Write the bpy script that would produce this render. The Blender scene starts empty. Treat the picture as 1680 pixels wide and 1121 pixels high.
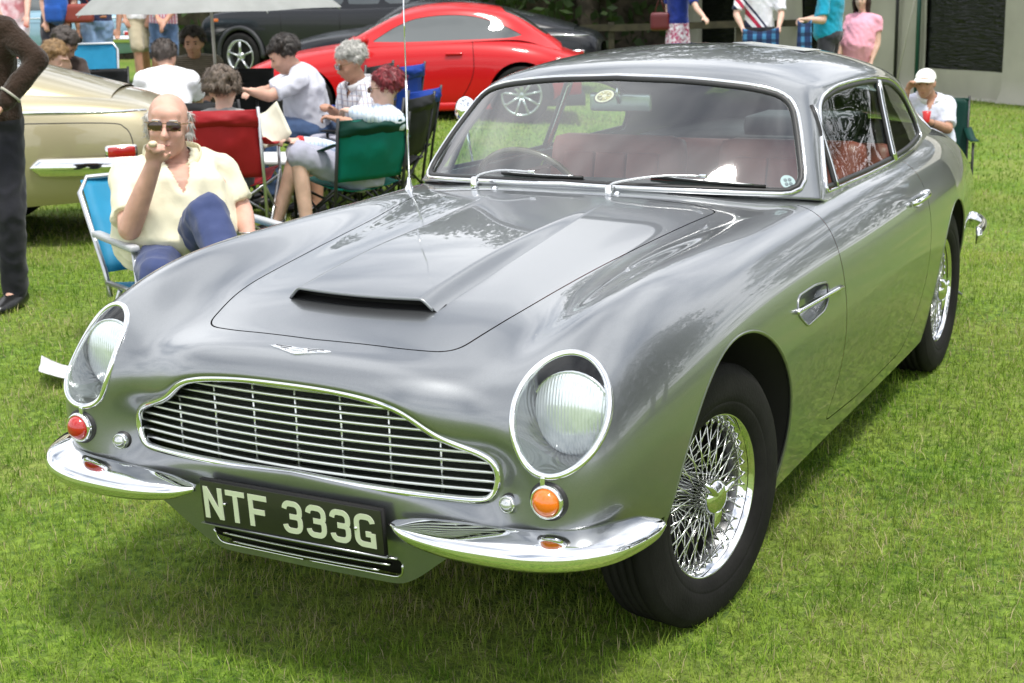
import bpy, bmesh, math, random
import numpy as np
from mathutils import Vector, Matrix, noise
from mathutils.bvhtree import BVHTree
random.seed(7)
SC = bpy.context.scene
COL = SC.collection
R = math.radians

# ------------------------------------------------------------------ camera
cam_d = bpy.data.cameras.new('camera')
cam = bpy.data.objects.new('camera', cam_d); COL.objects.link(cam)
SC.camera = cam
cam_d.sensor_width = 36.0
cam_d.lens = 51.13
cam_d.clip_start = 0.05; cam_d.clip_end = 2000
CAM = Vector((1.934, -3.251, 1.608))
def _camrot(y, p, r):
    fw = Vector((math.sin(y)*math.cos(p), math.cos(y)*math.cos(p), -math.sin(p)))
    rt = Vector((math.cos(y), -math.sin(y), 0)); up = rt.cross(fw)
    a = rt*math.cos(r)+up*math.sin(r); b = -rt*math.sin(r)+up*math.cos(r)
    return Matrix((a, b, -fw)).transposed()
cam.matrix_world = Matrix.Translation(CAM) @ _camrot(R(-28.512), R(14.2), R(-1.611)).to_4x4()
cam_d.dof.use_dof = True
cam_d.dof.focus_distance = 3.55
cam_d.dof.aperture_fstop = 9.0

# ------------------------------------------------------------------ world and sun
SUN_AZ, SUN_EL = R(116), R(70)     # azimuth from +Y towards +X
world = bpy.data.worlds.new('World'); SC.world = world; world.use_nodes = True
nt = world.node_tree; nt.nodes.clear()
wo = nt.nodes.new('ShaderNodeOutputWorld'); bg = nt.nodes.new('ShaderNodeBackground')
sky = nt.nodes.new('ShaderNodeTexSky'); sky.sky_type = 'NISHITA'; sky.sun_disc = False
sky.sun_elevation = SUN_EL; sky.sun_rotation = SUN_AZ
sky.air_density = 1.0; sky.dust_density = 1.2; sky.ozone_density = 1.0
tcw = nt.nodes.new('ShaderNodeTexCoord')
sep = nt.nodes.new('ShaderNodeSeparateXYZ'); nt.links.new(tcw.outputs['Generated'], sep.inputs[0])
def _m(op, a, b=None, v=None):
    n = nt.nodes.new('ShaderNodeMath'); n.operation = op
    if hasattr(a, 'links'): nt.links.new(a, n.inputs[0])
    else: n.inputs[0].default_value = a
    if b is not None:
        if hasattr(b, 'links'): nt.links.new(b, n.inputs[1])
        else: n.inputs[1].default_value = b
    return n.outputs[0]
zz = _m('MAXIMUM', _m('ADD', sep.outputs[2], 0.12), 0.04)
comb = nt.nodes.new('ShaderNodeCombineXYZ')
nt.links.new(_m('DIVIDE', sep.outputs[0], zz), comb.inputs[0]); nt.links.new(_m('DIVIDE', sep.outputs[1], zz), comb.inputs[1])
cn = nt.nodes.new('ShaderNodeTexNoise'); cn.inputs['Scale'].default_value = 1.55; cn.inputs['Detail'].default_value = 4; cn.inputs['Roughness'].default_value = .5
nt.links.new(comb.outputs[0], cn.inputs['Vector'])
cr = nt.nodes.new('ShaderNodeValToRGB'); cr.color_ramp.elements[0].position = .30; cr.color_ramp.elements[1].position = .58
nt.links.new(cn.outputs['Fac'], cr.inputs[0])
cloudc = nt.nodes.new('ShaderNodeRGB'); cloudc.outputs[0].default_value = (18.5, 18.9, 19.6, 1)
mx = nt.nodes.new('ShaderNodeMix'); mx.data_type = 'RGBA'
nt.links.new(cr.outputs[0], mx.inputs[0]); nt.links.new(sky.outputs[0], mx.inputs[6]); nt.links.new(cloudc.outputs[0], mx.inputs[7])
nt.links.new(mx.outputs[2], bg.inputs[0]); bg.inputs[1].default_value = 0.085
nt.links.new(bg.outputs[0], wo.inputs[0])

sun_d = bpy.data.lights.new('sun', 'SUN'); sun_d.energy = 3.0; sun_d.angle = R(10); sun_d.color = (1, .965, .91)
sun = bpy.data.objects.new('sun', sun_d); COL.objects.link(sun)
sdir = Vector((math.sin(SUN_AZ)*math.cos(SUN_EL), math.cos(SUN_AZ)*math.cos(SUN_EL), math.sin(SUN_EL)))
sun.rotation_euler = sdir.to_track_quat('Z', 'Y').to_euler(); sun.location = (0, 0, 30)
SC.view_settings.view_transform = 'Standard'; SC.view_settings.look = 'None'
SC.view_settings.exposure = 0.30; SC.view_settings.gamma = 1.0
SC.render.engine = 'CYCLES'
SC.cycles.max_bounces = 10; SC.cycles.transparent_max_bounces = 24; SC.cycles.glossy_bounces = 6

# ------------------------------------------------------------------ materials
MATS = {}
def mat(name, col=(.5, .5, .5), rough=.5, metal=0., spec=.5, coat=0., coat_r=.03, bump=0., bscale=60., vary=0., vscale=3., sheen=0., emit=None, trans=0., alpha=1., ior=None, col2=None, detail=4., sss=0.):
    """Principled material with optional noise colour variation and bump"""
    if name in MATS: return MATS[name]
    m = bpy.data.materials.new(name); m.use_nodes = True
    t = m.node_tree; b = t.nodes['Principled BSDF']
    b.inputs['Base Color'].default_value = (*col, 1); b.inputs['Roughness'].default_value = rough
    b.inputs['Metallic'].default_value = metal; b.inputs['Specular IOR Level'].default_value = spec
    b.inputs['Coat Weight'].default_value = coat; b.inputs['Coat Roughness'].default_value = coat_r
    b.inputs['Sheen Weight'].default_value = sheen
    b.inputs['Transmission Weight'].default_value = trans
    if sss: b.inputs['Subsurface Weight'].default_value = sss; b.inputs['Subsurface Radius'].default_value = (.012, .005, .003)
    if ior: b.inputs['IOR'].default_value = ior
    if vary or bump or col2:
        tc = t.nodes.new('ShaderNodeTexCoord')
    if vary or col2:
        n = t.nodes.new('ShaderNodeTexNoise'); n.inputs['Scale'].default_value = vscale; n.inputs['Detail'].default_value = detail
        t.links.new(tc.outputs['Object'], n.inputs['Vector'])
        r = t.nodes.new('ShaderNodeValToRGB'); r.color_ramp.elements[0].position = .35; r.color_ramp.elements[1].position = .65
        c2 = col2 or tuple(min(1, x*(1+vary)) for x in col); c1 = col if col2 else tuple(x*(1-vary) for x in col)
        r.color_ramp.elements[0].color = (*c1, 1); r.color_ramp.elements[1].color = (*c2, 1)
        t.links.new(n.outputs['Fac'], r.inputs[0]); t.links.new(r.outputs[0], b.inputs['Base Color'])
    if bump:
        n2 = t.nodes.new('ShaderNodeTexNoise'); n2.inputs['Scale'].default_value = bscale; n2.inputs['Detail'].default_value = 3
        t.links.new(tc.outputs['Object'], n2.inputs['Vector'])
        bp = t.nodes.new('ShaderNodeBump'); bp.inputs['Strength'].default_value = bump; bp.inputs['Distance'].default_value = .01
        t.links.new(n2.outputs['Fac'], bp.inputs['Height']); t.links.new(bp.outputs[0], b.inputs['Normal'])
    MATS[name] = m; return m
# ------------------------------------------------------------------
def glass(name, tint=(.80, .90, .87), refl=1.0, ior=1.5, rough=.0):
    """thin pane: clear where seen straight on, mirror-like at grazing angles"""
    if name in MATS: return MATS[name]
    m = bpy.data.materials.new(name); m.use_nodes = True; t = m.node_tree; t.nodes.clear()
    o = t.nodes.new('ShaderNodeOutputMaterial'); mixn = t.nodes.new('ShaderNodeMixShader')
    tr = t.nodes.new('ShaderNodeBsdfTransparent'); tr.inputs[0].default_value = (*tint, 1)
    gl = t.nodes.new('ShaderNodeBsdfGlossy'); gl.inputs['Roughness'].default_value = rough
    lw = t.nodes.new('ShaderNodeLayerWeight'); lw.inputs[0].default_value = .5
    pw = t.nodes.new('ShaderNodeMath'); pw.operation = 'POWER'; pw.inputs[1].default_value = 5; t.links.new(lw.outputs['Facing'], pw.inputs[0])
    mu = t.nodes.new('ShaderNodeMath'); mu.operation = 'MULTIPLY_ADD'; mu.use_clamp = True
    f0 = ((ior-1)/(ior+1))**2*2*refl
    mu.inputs[1].default_value = 1-f0; mu.inputs[2].default_value = f0
    t.links.new(pw.outputs[0], mu.inputs[0]); t.links.new(mu.outputs[0], mixn.inputs[0])
    t.links.new(tr.outputs[0], mixn.inputs[1]); t.links.new(gl.outputs[0], mixn.inputs[2]); t.links.new(mixn.outputs[0], o.inputs[0])
    MATS[name] = m; return m

# ------------------------------------------------------------------ mesh helpers
def link(name, me, m=None, parent=None, smooth=True):
    o = bpy.data.objects.new(name, me); COL.objects.link(o)
    if m is not None and not me.materials: me.materials.append(m)
    if smooth:
        me.polygons.foreach_set('use_smooth', [True]*len(me.polygons))
    if parent is not None: o.parent = parent
    return o
def mesh(name, V, F, m=None, parent=None, smooth=True):
    me = bpy.data.meshes.new(name); me.from_pydata([tuple(v) for v in V], [], [tuple(f) for f in F]); me.update()
    return link(name, me, m, parent, smooth)
def empty(name, loc=(0, 0, 0), rz=0, parent=None):
    o = bpy.data.objects.new(name, None); COL.objects.link(o); o.location = loc; o.rotation_euler = (0, 0, rz); o.empty_display_size = .1
    if parent: o.parent = parent
    return o
def tag(o, label, cat=None, group=None, kind=None):
    if label: o['label'] = label
    if cat: o['category'] = cat
    if group: o['group'] = group
    if kind: o['kind'] = kind
    return o
class MB:
    """collects simple shapes into one mesh"""
    def __init__(s): s.V = []; s.F = []
    def add(s, V, F):
        n = len(s.V); s.V += [tuple(v) for v in V]; s.F += [tuple(i+n for i in f) for f in F]; return s
    def box(s, c, d, rot=None, bev=0.):
        x, y, z = d[0]/2, d[1]/2, d[2]/2
        bm = bmesh.new(); bmesh.ops.create_cube(bm, size=1)
        bmesh.ops.scale(bm, vec=d, verts=bm.verts)
        if bev: bmesh.ops.bevel(bm, geom=list(bm.edges), offset=bev, segments=2, affect='EDGES', profile=.6)
        M = Matrix.Translation(c)
        if rot is not None: M = M @ (rot.to_4x4() if isinstance(rot, Matrix) else Matrix.Rotation(rot, 4, 'Z'))
        bmesh.ops.transform(bm, matrix=M, verts=bm.verts); bm.verts.ensure_lookup_table(); bm.verts.index_update()
        s.add([v.co for v in bm.verts], [[v.index for v in f.verts] for f in bm.faces]); bm.free(); return s
    def tube(s, pts, r, n=8, cap=True, closed=False):
        V, F = tube_vf(pts, r, n, cap, closed); return s.add(V, F)
    def lathe(s, prof, M=None, n=24, close=False):
        V, F = lathe_vf(prof, n, close)
        if M is not None: V = [M @ Vector(v) for v in V]
        return s.add(V, F)
    def ell(s, c, r, rot=None, nu=16, nv=10):
        V = []; F = []
        for i in range(nv+1):
            a = math.pi*i/nv
            for k in range(nu):
                b = 2*math.pi*k/nu; p = Vector((r[0]*math.sin(a)*math.cos(b), r[1]*math.sin(a)*math.sin(b), r[2]*math.cos(a)))
                if rot is not None: p = rot @ p
                V.append(p+Vector(c))
        for i in range(nv):
            for k in range(nu): F.append((i*nu+k, (i+1)*nu+k, (i+1)*nu+(k+1) % nu, i*nu+(k+1) % nu))
        return s.add(V, F)
    def build(s, name, m, parent=None, smooth=True, auto=None):
        o = mesh(name, s.V, s.F, m, parent, smooth)
        if auto is not None: sharp(o, auto)
        return o
def sharp(o, deg=35):
    me = o.data; bm = bmesh.new(); bm.from_mesh(me); a = R(deg)
    for e in bm.edges:
        if len(e.link_faces) == 2 and e.calc_face_angle(0) > a: e.smooth = False
    bm.to_mesh(me); bm.free(); return o
def frame_of(d, up=Vector((0, 0, 1))):
    d = d.normalized()
    if abs(d.dot(up)) > .97: up = Vector((1, 0, 0))
    x = d.cross(up).normalized(); y = x.cross(d).normalized(); return x, y
def tube_vf(pts, r, n=8, cap=True, closed=False):
    P = [Vector(p) for p in pts]; m = len(P); rr = r if isinstance(r, (list, tuple)) else [r]*m
    V = []; F = []; px = None
    for i, p in enumerate(P):
        if closed: d = P[(i+1) % m]-P[i-1]
        else: d = P[min(i+1, m-1)]-P[max(i-1, 0)]
        if d.length < 1e-9: d = Vector((0, 0, 1))
        d.normalize()
        if px is None: x, y = frame_of(d)
        else:
            x = px-d*px.dot(d)
            if x.length < 1e-6: x, y = frame_of(d)
            x.normalize(); y = d.cross(x)*-1; y = x.cross(d)
        px = x
        ra = rr[i] if not isinstance(rr[i], (list, tuple)) else None
        for k in range(n):
            a = 2*math.pi*k/n
            if ra is not None: V.append(p+x*(math.cos(a)*ra)+y*(math.sin(a)*ra))
            else: V.append(p+x*(math.cos(a)*rr[i][0])+y*(math.sin(a)*rr[i][1]))
    q = m if closed else m-1
    for i in range(q):
        for k in range(n):
            a, b = i*n, ((i+1) % m)*n
            F.append((a+k, a+(k+1) % n, b+(k+1) % n, b+k))
    if cap and not closed: F.append(tuple(range(n-1, -1, -1))); F.append(tuple((m-1)*n+k for k in range(n)))
    return V, F
def lathe_vf(prof, n=24, close=False):
    """profile of (radius, height) turned about Z"""
    V = []; F = []; m = len(prof)
    for k in range(n):
        a = 2*math.pi*k/n
        for (r, h) in prof: V.append((r*math.cos(a), r*math.sin(a), h))
    for k in range(n):
        for i in range(m-1 if not close else m):
            a = k*m+i; b = ((k+1) % n)*m+i; a2 = k*m+(i+1) % m; b2 = ((k+1) % n)*m+(i+1) % m
            F.append((a, b, b2, a2))
    return V, F
def strip_vf(path, prof, ups=None, closed=False):
    """sweep a flat profile [(side, up)] along a 3D path; ups gives the outward normal at each point"""
    P = [Vector(p) for p in path]; m = len(P); n = len(prof); V = []; F = []
    for i, p in enumerate(P):
        d = (P[(i+1) % m]-P[i-1]) if closed else (P[min(i+1, m-1)]-P[max(i-1, 0)])
        d.normalize(); u = Vector(ups[i] if isinstance(ups, list) else ups); u = (u-d*u.dot(d)).normalized(); s = d.cross(u)
        for a, b in prof: V.append(p+s*a+u*b)
    for i in range(m if closed else m-1):
        for k in range(n):
            a, b = i*n, ((i+1) % m)*n; F.append((a+k, a+(k+1) % n, b+(k+1) % n, b+k))
    if not closed: F.append(tuple(range(n-1, -1, -1))); F.append(tuple((m-1)*n+k for k in range(n)))
    return V, F
def catmull(P, n=8, closed=False):
    P = [Vector(p) for p in P]; m = len(P); out = []
    for i in range(m if closed else m-1):
        if closed: a, b, c, d = P[i-1], P[i], P[(i+1) % m], P[(i+2) % m]
        else: a, b, c, d = (P[i-1] if i else P[0]*2-P[1]), P[i], P[i+1], (P[i+2] if i+2 < m else P[m-1]*2-P[m-2])
        for k in range(n):
            t = k/n
            out.append(.5*((2*b)+(c-a)*t+(2*a-5*b+4*c-d)*t*t+(3*b-a-3*c+d)*t**3))
    if not closed: out.append(P[-1])
    return out
def evaluated(o, name, m=None, parent=None):
    """bake an object's modifiers into a new mesh object and drop the original"""
    dg = bpy.context.evaluated_depsgraph_get(); dg.update()
    me = bpy.data.meshes.new_from_object(o.evaluated_get(dg)); me.name = name
    old = o.data; bpy.data.objects.remove(o); bpy.data.meshes.remove(old)
    n = bpy.data.objects.new(name, me); COL.objects.link(n)
    me.materials.clear()
    if m: me.materials.append(m)
    me.polygons.foreach_set('use_smooth', [True]*len(me.polygons))
    if parent: n.parent = parent
    return n
def fuse(mb, name, m, parent=None, vox=.012, smooth=6, folds=0., fscale=11.):
    """fuse overlapping closed shapes into one continuous skin"""
    o = mesh(name+'_src', mb.V, mb.F)
    md = o.modifiers.new('r', 'REMESH'); md.mode = 'VOXEL'; md.voxel_size = vox; md.use_smooth_shade = True
    if smooth:
        sm = o.modifiers.new('s', 'SMOOTH'); sm.iterations = smooth; sm.factor = .5
    n = evaluated(o, name, m, parent)
    if folds:                      # creases: ridged noise stretched along random directions
        me = n.data; k = len(me.vertices); co = np.empty(k*3); no = np.empty(k*3); me.vertices.foreach_get('co', co); me.vertices.foreach_get('normal', no); co = co.reshape(-1, 3); no = no.reshape(-1, 3)
        h = np.array([.55-abs(noise.noise(Vector((p[0]*fscale+.8*p[2]*fscale, p[1]*fscale-.4*p[2]*fscale, p[2]*fscale*.55+7))))*1.9+.5*noise.noise(Vector((p[0]*fscale*2.3, p[1]*fscale*2.3, p[2]*fscale*2.0))) for p in co])
        co += no*(h*folds)[:, None]; me.vertices.foreach_set('co', co.ravel()); me.update()
    return n
def copy_tree(o, parent=None):
    c = o.copy(); COL.objects.link(c)
    if parent is not None: c.parent = parent
    for ch in list(o.children): copy_tree(ch, c)
    return c

def _ss(a, b, t):
    t = np.clip((t-a)/(b-a), 0, 1); return t*t*(3-2*t)
def ground_z(x, y):
    """the lawn falls away gently towards the marquee"""
    t = (((x+5.0)*.9+(y-9)*.35+1.0)/5.5)
    return -.50*_ss(0, 1, t)*_ss(4.3, 8.2, y)
def gz(x, y): return float(ground_z(np.array(float(x)), np.array(float(y))))
# ================================================================== silver-grey sports car
def paint(name, base, rough=.34, metal=.75, coat=1.0):
    if name in MATS: return MATS[name]
    m = mat(name, base, rough=rough, metal=metal, coat=coat, coat_r=.015)
    t = m.node_tree; b = t.nodes['Principled BSDF']; tc = t.nodes.new('ShaderNodeTexCoord')
    v = t.nodes.new('ShaderNodeTexVoronoi'); v.inputs['Scale'].default_value = 2600
    t.links.new(tc.outputs['Object'], v.inputs['Vector'])
    hs = t.nodes.new('ShaderNodeMix'); hs.data_type = 'RGBA'
    hs.inputs[6].default_value = (*[x*.82 for x in base], 1); hs.inputs[7].default_value = (*[min(1, x*1.18) for x in base], 1)
    sp = t.nodes.new('ShaderNodeSeparateColor'); t.links.new(v.outputs['Color'], sp.inputs[0])
    t.links.new(sp.outputs[0], hs.inputs[0]); t.links.new(hs.outputs[2], b.inputs['Base Color'])
    return m
M_PAINT = paint('silver_grey_paint', (.246, .257, .266), rough=.30, metal=.85)
M_CHROME = mat('chrome', (.80, .81, .82), rough=.045, metal=1.0)
M_CHROME2 = mat('dull_chrome', (.62, .63, .63), rough=.2, metal=1.0)
M_BLACK = mat('matt_black', (.012, .012, .012), rough=.75, spec=.25)
M_RUBBER = mat('black_rubber', (.018, .018, .018), rough=.5, bump=.05, bscale=200)
M_TYRE = mat('tyre_rubber', (.013, .0125, .012), rough=.75, spec=.15, bump=.12, bscale=120, vary=.25, vscale=9)
M_WELL = mat('wheel_well', (.014, .013, .012), rough=.85)
M_LEATHER = mat('red_leather', (.36, .090, .065), rough=.42, vary=.2, vscale=5, bump=.12, bscale=90)
M_DARKTRIM = mat('dark_trim', (.02, .021, .023), rough=.55)
M_WS = glass('windscreen_glass', (.88, .96, .94), 2.1, 1.5, .035)
M_SIDEGL = glass('side_glass', (.80, .89, .85), .75, 1.5)
M_LAMPGL = glass('lamp_cover_glass', (.93, .95, .95), .8, 1.45)

def bs_weights(n, per, mirror_first):
    """uniform cubic B-spline evaluation matrix on n control points, per samples a span"""
    m = (n-1)*per+1; A = np.zeros((m, n)); Mi = np.zeros((m, n))
    for k in range(m):
        s = min(k//per, n-2); t = k/per-s
        w = [(1-t)**3/6, (3*t**3-6*t*t+4)/6, (-3*t**3+3*t*t+3*t+1)/6, t**3/6]
        for q, ww in zip(range(s-1, s+3), w):
            if q < 0:
                if mirror_first: Mi[k, 1] += ww
                else: A[k, 0] += 2*ww; A[k, 1] -= ww
            elif q >= n: A[k, n-1] += 2*ww; A[k, n-2] -= ww
            else: A[k, q] += ww
    return A, Mi
def bspline_surface(P, per_i, per_j, fit=4):
    """tensor B-spline through (nearly) the control points; j=0 lies on the mirror plane x=0"""
    P = np.array(P, float); ni, nj = P.shape[:2]; mir = np.array([-1, 1, 1])
    def ev(Q, pi, pj):
        A, _ = bs_weights(ni, pi, False); B, Bm = bs_weights(nj, pj, True)
        T = np.einsum('ai,ijk->ajk', A, Q)
        return np.einsum('bj,ajk->abk', B, T)+np.einsum('bj,ajk->abk', Bm, T*mir)
    Q = P.copy()
    for _ in range(fit):
        Q = Q+.8*(P-ev(Q, 1, 1))
    return ev(Q, per_i, per_j)
def grid_normals(S):
    du = np.gradient(S, axis=0); dv = np.gradient(S, axis=1)
    n = np.cross(du, dv); n /= np.linalg.norm(n, axis=2, keepdims=True)+1e-12
    return n
def grid_faces(ni, nj):
    a = np.arange(ni*nj).reshape(ni, nj)
    return np.stack([a[:-1, :-1], a[:-1, 1:], a[1:, 1:], a[1:, :-1]], -1).reshape(-1, 4)
class Sheet:
    """a trimmed surface: vertices, analytic normals and polygons"""
    def __init__(s, V, N, F): s.V = V; s.N = N; s.F = F
    def split(s, field, mask=None):
        """cut along field = 0; returns (negative side, positive side)"""
        f = field(s.V)
        if mask is not None:
            mk = mask(s.V)
        V = list(map(tuple, s.V)); N = list(map(tuple, s.N)); neg = []; pos = []; cache = {}
        def cutpt(a, b):
            k = (a, b) if a < b else (b, a)
            if k in cache: return cache[k]
            t = f[a]/(f[a]-f[b]); p = s.V[a]*(1-t)+s.V[b]*t; n = s.N[a]*(1-t)+s.N[b]*t
            V.append(tuple(p)); N.append(tuple(n/np.linalg.norm(n))); cache[k] = len(V)-1; return len(V)-1
        for F in s.F:
            if mask is not None and not all(mk[i] for i in F): pos.append(F); continue
            sg = [f[i] >= 0 for i in F]
            if all(sg): pos.append(F); continue
            if not any(sg): neg.append(F); continue
            A = []; B = []; m = len(F)
            for k in range(m):
                i, j = F[k], F[(k+1) % m]
                (B if sg[k] else A).append(i)
                if sg[k] != sg[(k+1) % m]:
                    c = cutpt(i, j); A.append(c); B.append(c)
            if len(A) > 2: neg.append(tuple(A))
            if len(B) > 2: pos.append(tuple(B))
        V = np.array(V); N = np.array(N)
        return Sheet(V, N, neg).compact(), Sheet(V, N, pos).compact()
    def compact(s):
        used = sorted({i for f in s.F for i in f}); mp = {a: b for b, a in enumerate(used)}
        return Sheet(s.V[used] if used else np.zeros((0, 3)), s.N[used] if used else np.zeros((0, 3)), [tuple(mp[i] for i in f) for f in s.F])
    def mirror(s):
        k = np.array([-1, 1, 1]); return Sheet(s.V*k, s.N*k, [tuple(reversed(f)) for f in s.F])
    def joined(s, o):
        n = len(s.V); return Sheet(np.vstack([s.V, o.V]), np.vstack([s.N, o.N]), list(s.F)+[tuple(i+n for i in f) for f in o.F])
    def offset(s, d): return Sheet(s.V+s.N*d, s.N, s.F)
    def build(s, name, m, parent, thick=0.):
        me = bpy.data.meshes.new(name); me.from_pydata(s.V.tolist(), [], s.F); me.update()
        o = link(name, me, m, parent)
        if thick == 0: me.normals_split_custom_set_from_vertices(s.N.tolist())
        else:
            md = o.modifiers.new('thickness', 'SOLIDIFY'); md.thickness = thick; md.offset = -1
        return o
def poly_field(poly, ax):
    """signed distance to a closed polygon in the plane of the two axes ax (negative inside)"""
    P = np.array(poly, float)[:, :2]; Q = np.roll(P, -1, 0)
    def f(V):
        X = V[:, ax]; out = np.full(len(X), 1e9); ins = np.zeros(len(X), bool)
        for a, b in zip(P, Q):
            d = b-a; t = np.clip(((X-a)@d)/(d@d+1e-15), 0, 1); out = np.minimum(out, np.linalg.norm(X-a-t[:, None]*d, axis=1))
            c = ((a[1] > X[:, 1]) != (b[1] > X[:, 1]))
            with np.errstate(divide='ignore', invalid='ignore'):
                xi = (b[0]-a[0])*(X[:, 1]-a[1])/(b[1]-a[1])+a[0]
            ins ^= c & (X[:, 0] < xi)
        return np.where(ins, -out, out)
    return f
def round_poly(pts, n=6):
    """pts: (x, y, radius) -> list of 2D points with filleted corners"""
    out = []; m = len(pts)
    for i in range(m):
        p = Vector(pts[i][:2]); a = Vector(pts[i-1][:2]); b = Vector(pts[(i+1) % m][:2]); r = pts[i][2] if len(pts[i]) > 2 else 0
        if r <= 0: out.append((p.x, p.y)); continue
        da = (a-p); db = (b-p); L = min(r, da.length*.49, db.length*.49); p0 = p+da.normalized()*L; p1 = p+db.normalized()*L
        for k in range(n+1):
            t = k/n; q = p0*(1-t)**2+p*2*t*(1-t)+p1*t*t; out.append((q.x, q.y))
    return out

# ---- lower body control net: rings from the grille opening backwards, each from the top centre line round to the lower edge
BODY = [
 [(0,-.749,.735),(.13,-.750,.733),(.245,-.752,.722),(.315,-.745,.698),(.370,-.728,.658),(.435,-.708,.630),(.485,-.694,.606),(.502,-.690,.566),(.486,-.694,.524),(.425,-.706,.512),(.22,-.735,.516),(0,-.743,.522)],
 [(0,-.757,.752),(.133,-.759,.751),(.253,-.760,.741),(.330,-.755,.716),(.390,-.738,.678),(.455,-.718,.651),(.512,-.708,.622),(.535,-.706,.566),(.514,-.712,.500),(.44,-.722,.482),(.23,-.748,.484),(0,-.756,.490)],
 [(0,-.712,.795),(.142,-.712,.794),(.268,-.712,.787),(.362,-.706,.768),(.442,-.706,.738),(.520,-.716,.708),(.588,-.732,.660),(.628,-.740,.580),(.618,-.742,.490),(.550,-.738,.405),(.31,-.712,.312),(0,-.706,.262)],
 [(0,-.61,.814),(.158,-.61,.813),(.290,-.61,.806),(.392,-.60,.798),(.482,-.605,.796),(.574,-.640,.798),(.672,-.688,.742),(.730,-.698,.630),(.733,-.688,.515),(.690,-.680,.420),(.56,-.685,.330),(.40,-.670,.262)],
 [(0,-.44,.854),(.175,-.44,.852),(.310,-.44,.846),(.417,-.435,.842),(.515,-.44,.853),(.614,-.470,.876),(.710,-.512,.822),(.770,-.520,.708),(.785,-.508,.585),(.770,-.495,.450),(.730,-.500,.340),(.69,-.50,.262)],
 [(0,-.22,.884),(.19,-.22,.881),(.330,-.22,.874),(.436,-.22,.870),(.540,-.22,.890),(.632,-.235,.913),(.722,-.25,.866),(.784,-.25,.768),(.807,-.25,.640),(.805,-.25,.480),(.778,-.25,.360),(.752,-.25,.290)],
 [(0,.02,.912),(.20,.02,.908),(.345,.02,.898),(.450,.02,.892),(.550,.02,.908),(.638,.02,.921),(.728,.02,.882),(.789,.02,.790),(.813,.02,.660),(.813,.02,.500),(.788,.02,.320),(.762,.02,.208)],
 [(0,.30,.944),(.20,.30,.939),(.355,.30,.925),(.465,.30,.912),(.562,.30,.918),(.645,.30,.924),(.728,.30,.890),(.786,.30,.805),(.812,.30,.680),(.814,.30,.520),(.786,.30,.330),(.755,.30,.205)],
 [(0,.60,.974),(.20,.60,.968),(.365,.60,.952),(.485,.60,.936),(.575,.60,.930),(.652,.60,.925),(.728,.60,.893),(.784,.60,.810),(.810,.60,.690),(.814,.60,.530),(.784,.60,.340),(.748,.60,.205)],
 [(0,.90,.985),(.20,.90,.980),(.370,.90,.966),(.490,.90,.949),(.590,.90,.936),(.662,.90,.926),(.731,.90,.896),(.783,.90,.815),(.809,.90,.700),(.814,.90,.540),(.784,.90,.350),(.746,.90,.205)],
 [(0,1.3,.975),(.20,1.3,.972),(.380,1.3,.962),(.510,1.3,.948),(.610,1.3,.936),(.680,1.3,.925),(.738,1.3,.895),(.786,1.3,.815),(.812,1.3,.700),(.816,1.3,.540),(.786,1.3,.350),(.747,1.3,.205)],
 [(0,1.8,.975),(.20,1.8,.972),(.380,1.8,.962),(.510,1.8,.948),(.610,1.8,.936),(.680,1.8,.924),(.738,1.8,.892),(.783,1.8,.812),(.808,1.8,.700),(.812,1.8,.540),(.783,1.8,.350),(.745,1.8,.205)],
 [(0,2.3,.975),(.20,2.3,.972),(.370,2.3,.962),(.490,2.3,.948),(.590,2.3,.936),(.662,2.3,.924),(.724,2.3,.890),(.770,2.3,.812),(.795,2.3,.700),(.797,2.3,.540),(.772,2.3,.350),(.738,2.3,.205)],
 [(0,2.65,.97),(.19,2.65,.967),(.350,2.65,.957),(.470,2.65,.946),(.565,2.65,.938),(.640,2.65,.922),(.702,2.65,.882),(.750,2.65,.800),(.776,2.65,.690),(.778,2.65,.540),(.755,2.65,.360),(.722,2.65,.225)],
 [(0,3.0,.955),(.18,3.0,.952),(.330,3.0,.944),(.440,3.0,.935),(.530,3.0,.922),(.602,3.0,.900),(.664,3.0,.856),(.711,3.0,.775),(.737,3.0,.670),(.738,3.0,.530),(.715,3.0,.380),(.685,3.0,.270)],
 [(0,3.4,.925),(.17,3.4,.922),(.300,3.4,.914),(.400,3.4,.902),(.485,3.4,.884),(.552,3.4,.855),(.608,3.4,.806),(.652,3.4,.730),(.677,3.4,.640),(.678,3.4,.520),(.658,3.4,.400),(.635,3.4,.310)],
 [(0,3.72,.885),(.16,3.72,.882),(.280,3.72,.872),(.370,3.72,.856),(.445,3.72,.832),(.506,3.72,.798),(.558,3.72,.748),(.598,3.72,.680),(.620,3.72,.600),(.622,3.72,.510),(.605,3.72,.420),(.585,3.72,.350)],
 [(0,3.84,.80),(.13,3.84,.798),(.240,3.84,.79),(.32,3.84,.776),(.385,3.84,.756),(.44,3.84,.73),(.486,3.84,.694),(.524,3.84,.645),(.545,3.84,.585),(.548,3.84,.52),(.535,3.84,.455),(.518,3.84,.40)],
]
SB = bspline_surface(BODY, 16, 14)
for _i in range(SB.shape[0]):        # keep the lower edge of the nose on or outside the mirror plane
    _xl = SB[_i, -1, 0]
    if _i <= 32 or _xl < 0: SB[_i, :, 0] -= _xl*np.linspace(0, 1, SB.shape[1])**5
NB = grid_normals(SB)
if NB[60, 20, 2] < 0: NB = -NB
ni, nj = SB.shape[:2]
F0 = grid_faces(ni, nj)
_p = SB.reshape(-1, 3)[F0[1000]]; _n = np.cross(_p[1]-_p[0], _p[2]-_p[0])
if _n @ NB.reshape(-1, 3)[F0[1000, 0]] < 0: F0 = F0[:, ::-1]
HALF = Sheet(SB.reshape(-1, 3), NB.reshape(-1, 3), [tuple(f) for f in F0.tolist()])
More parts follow.
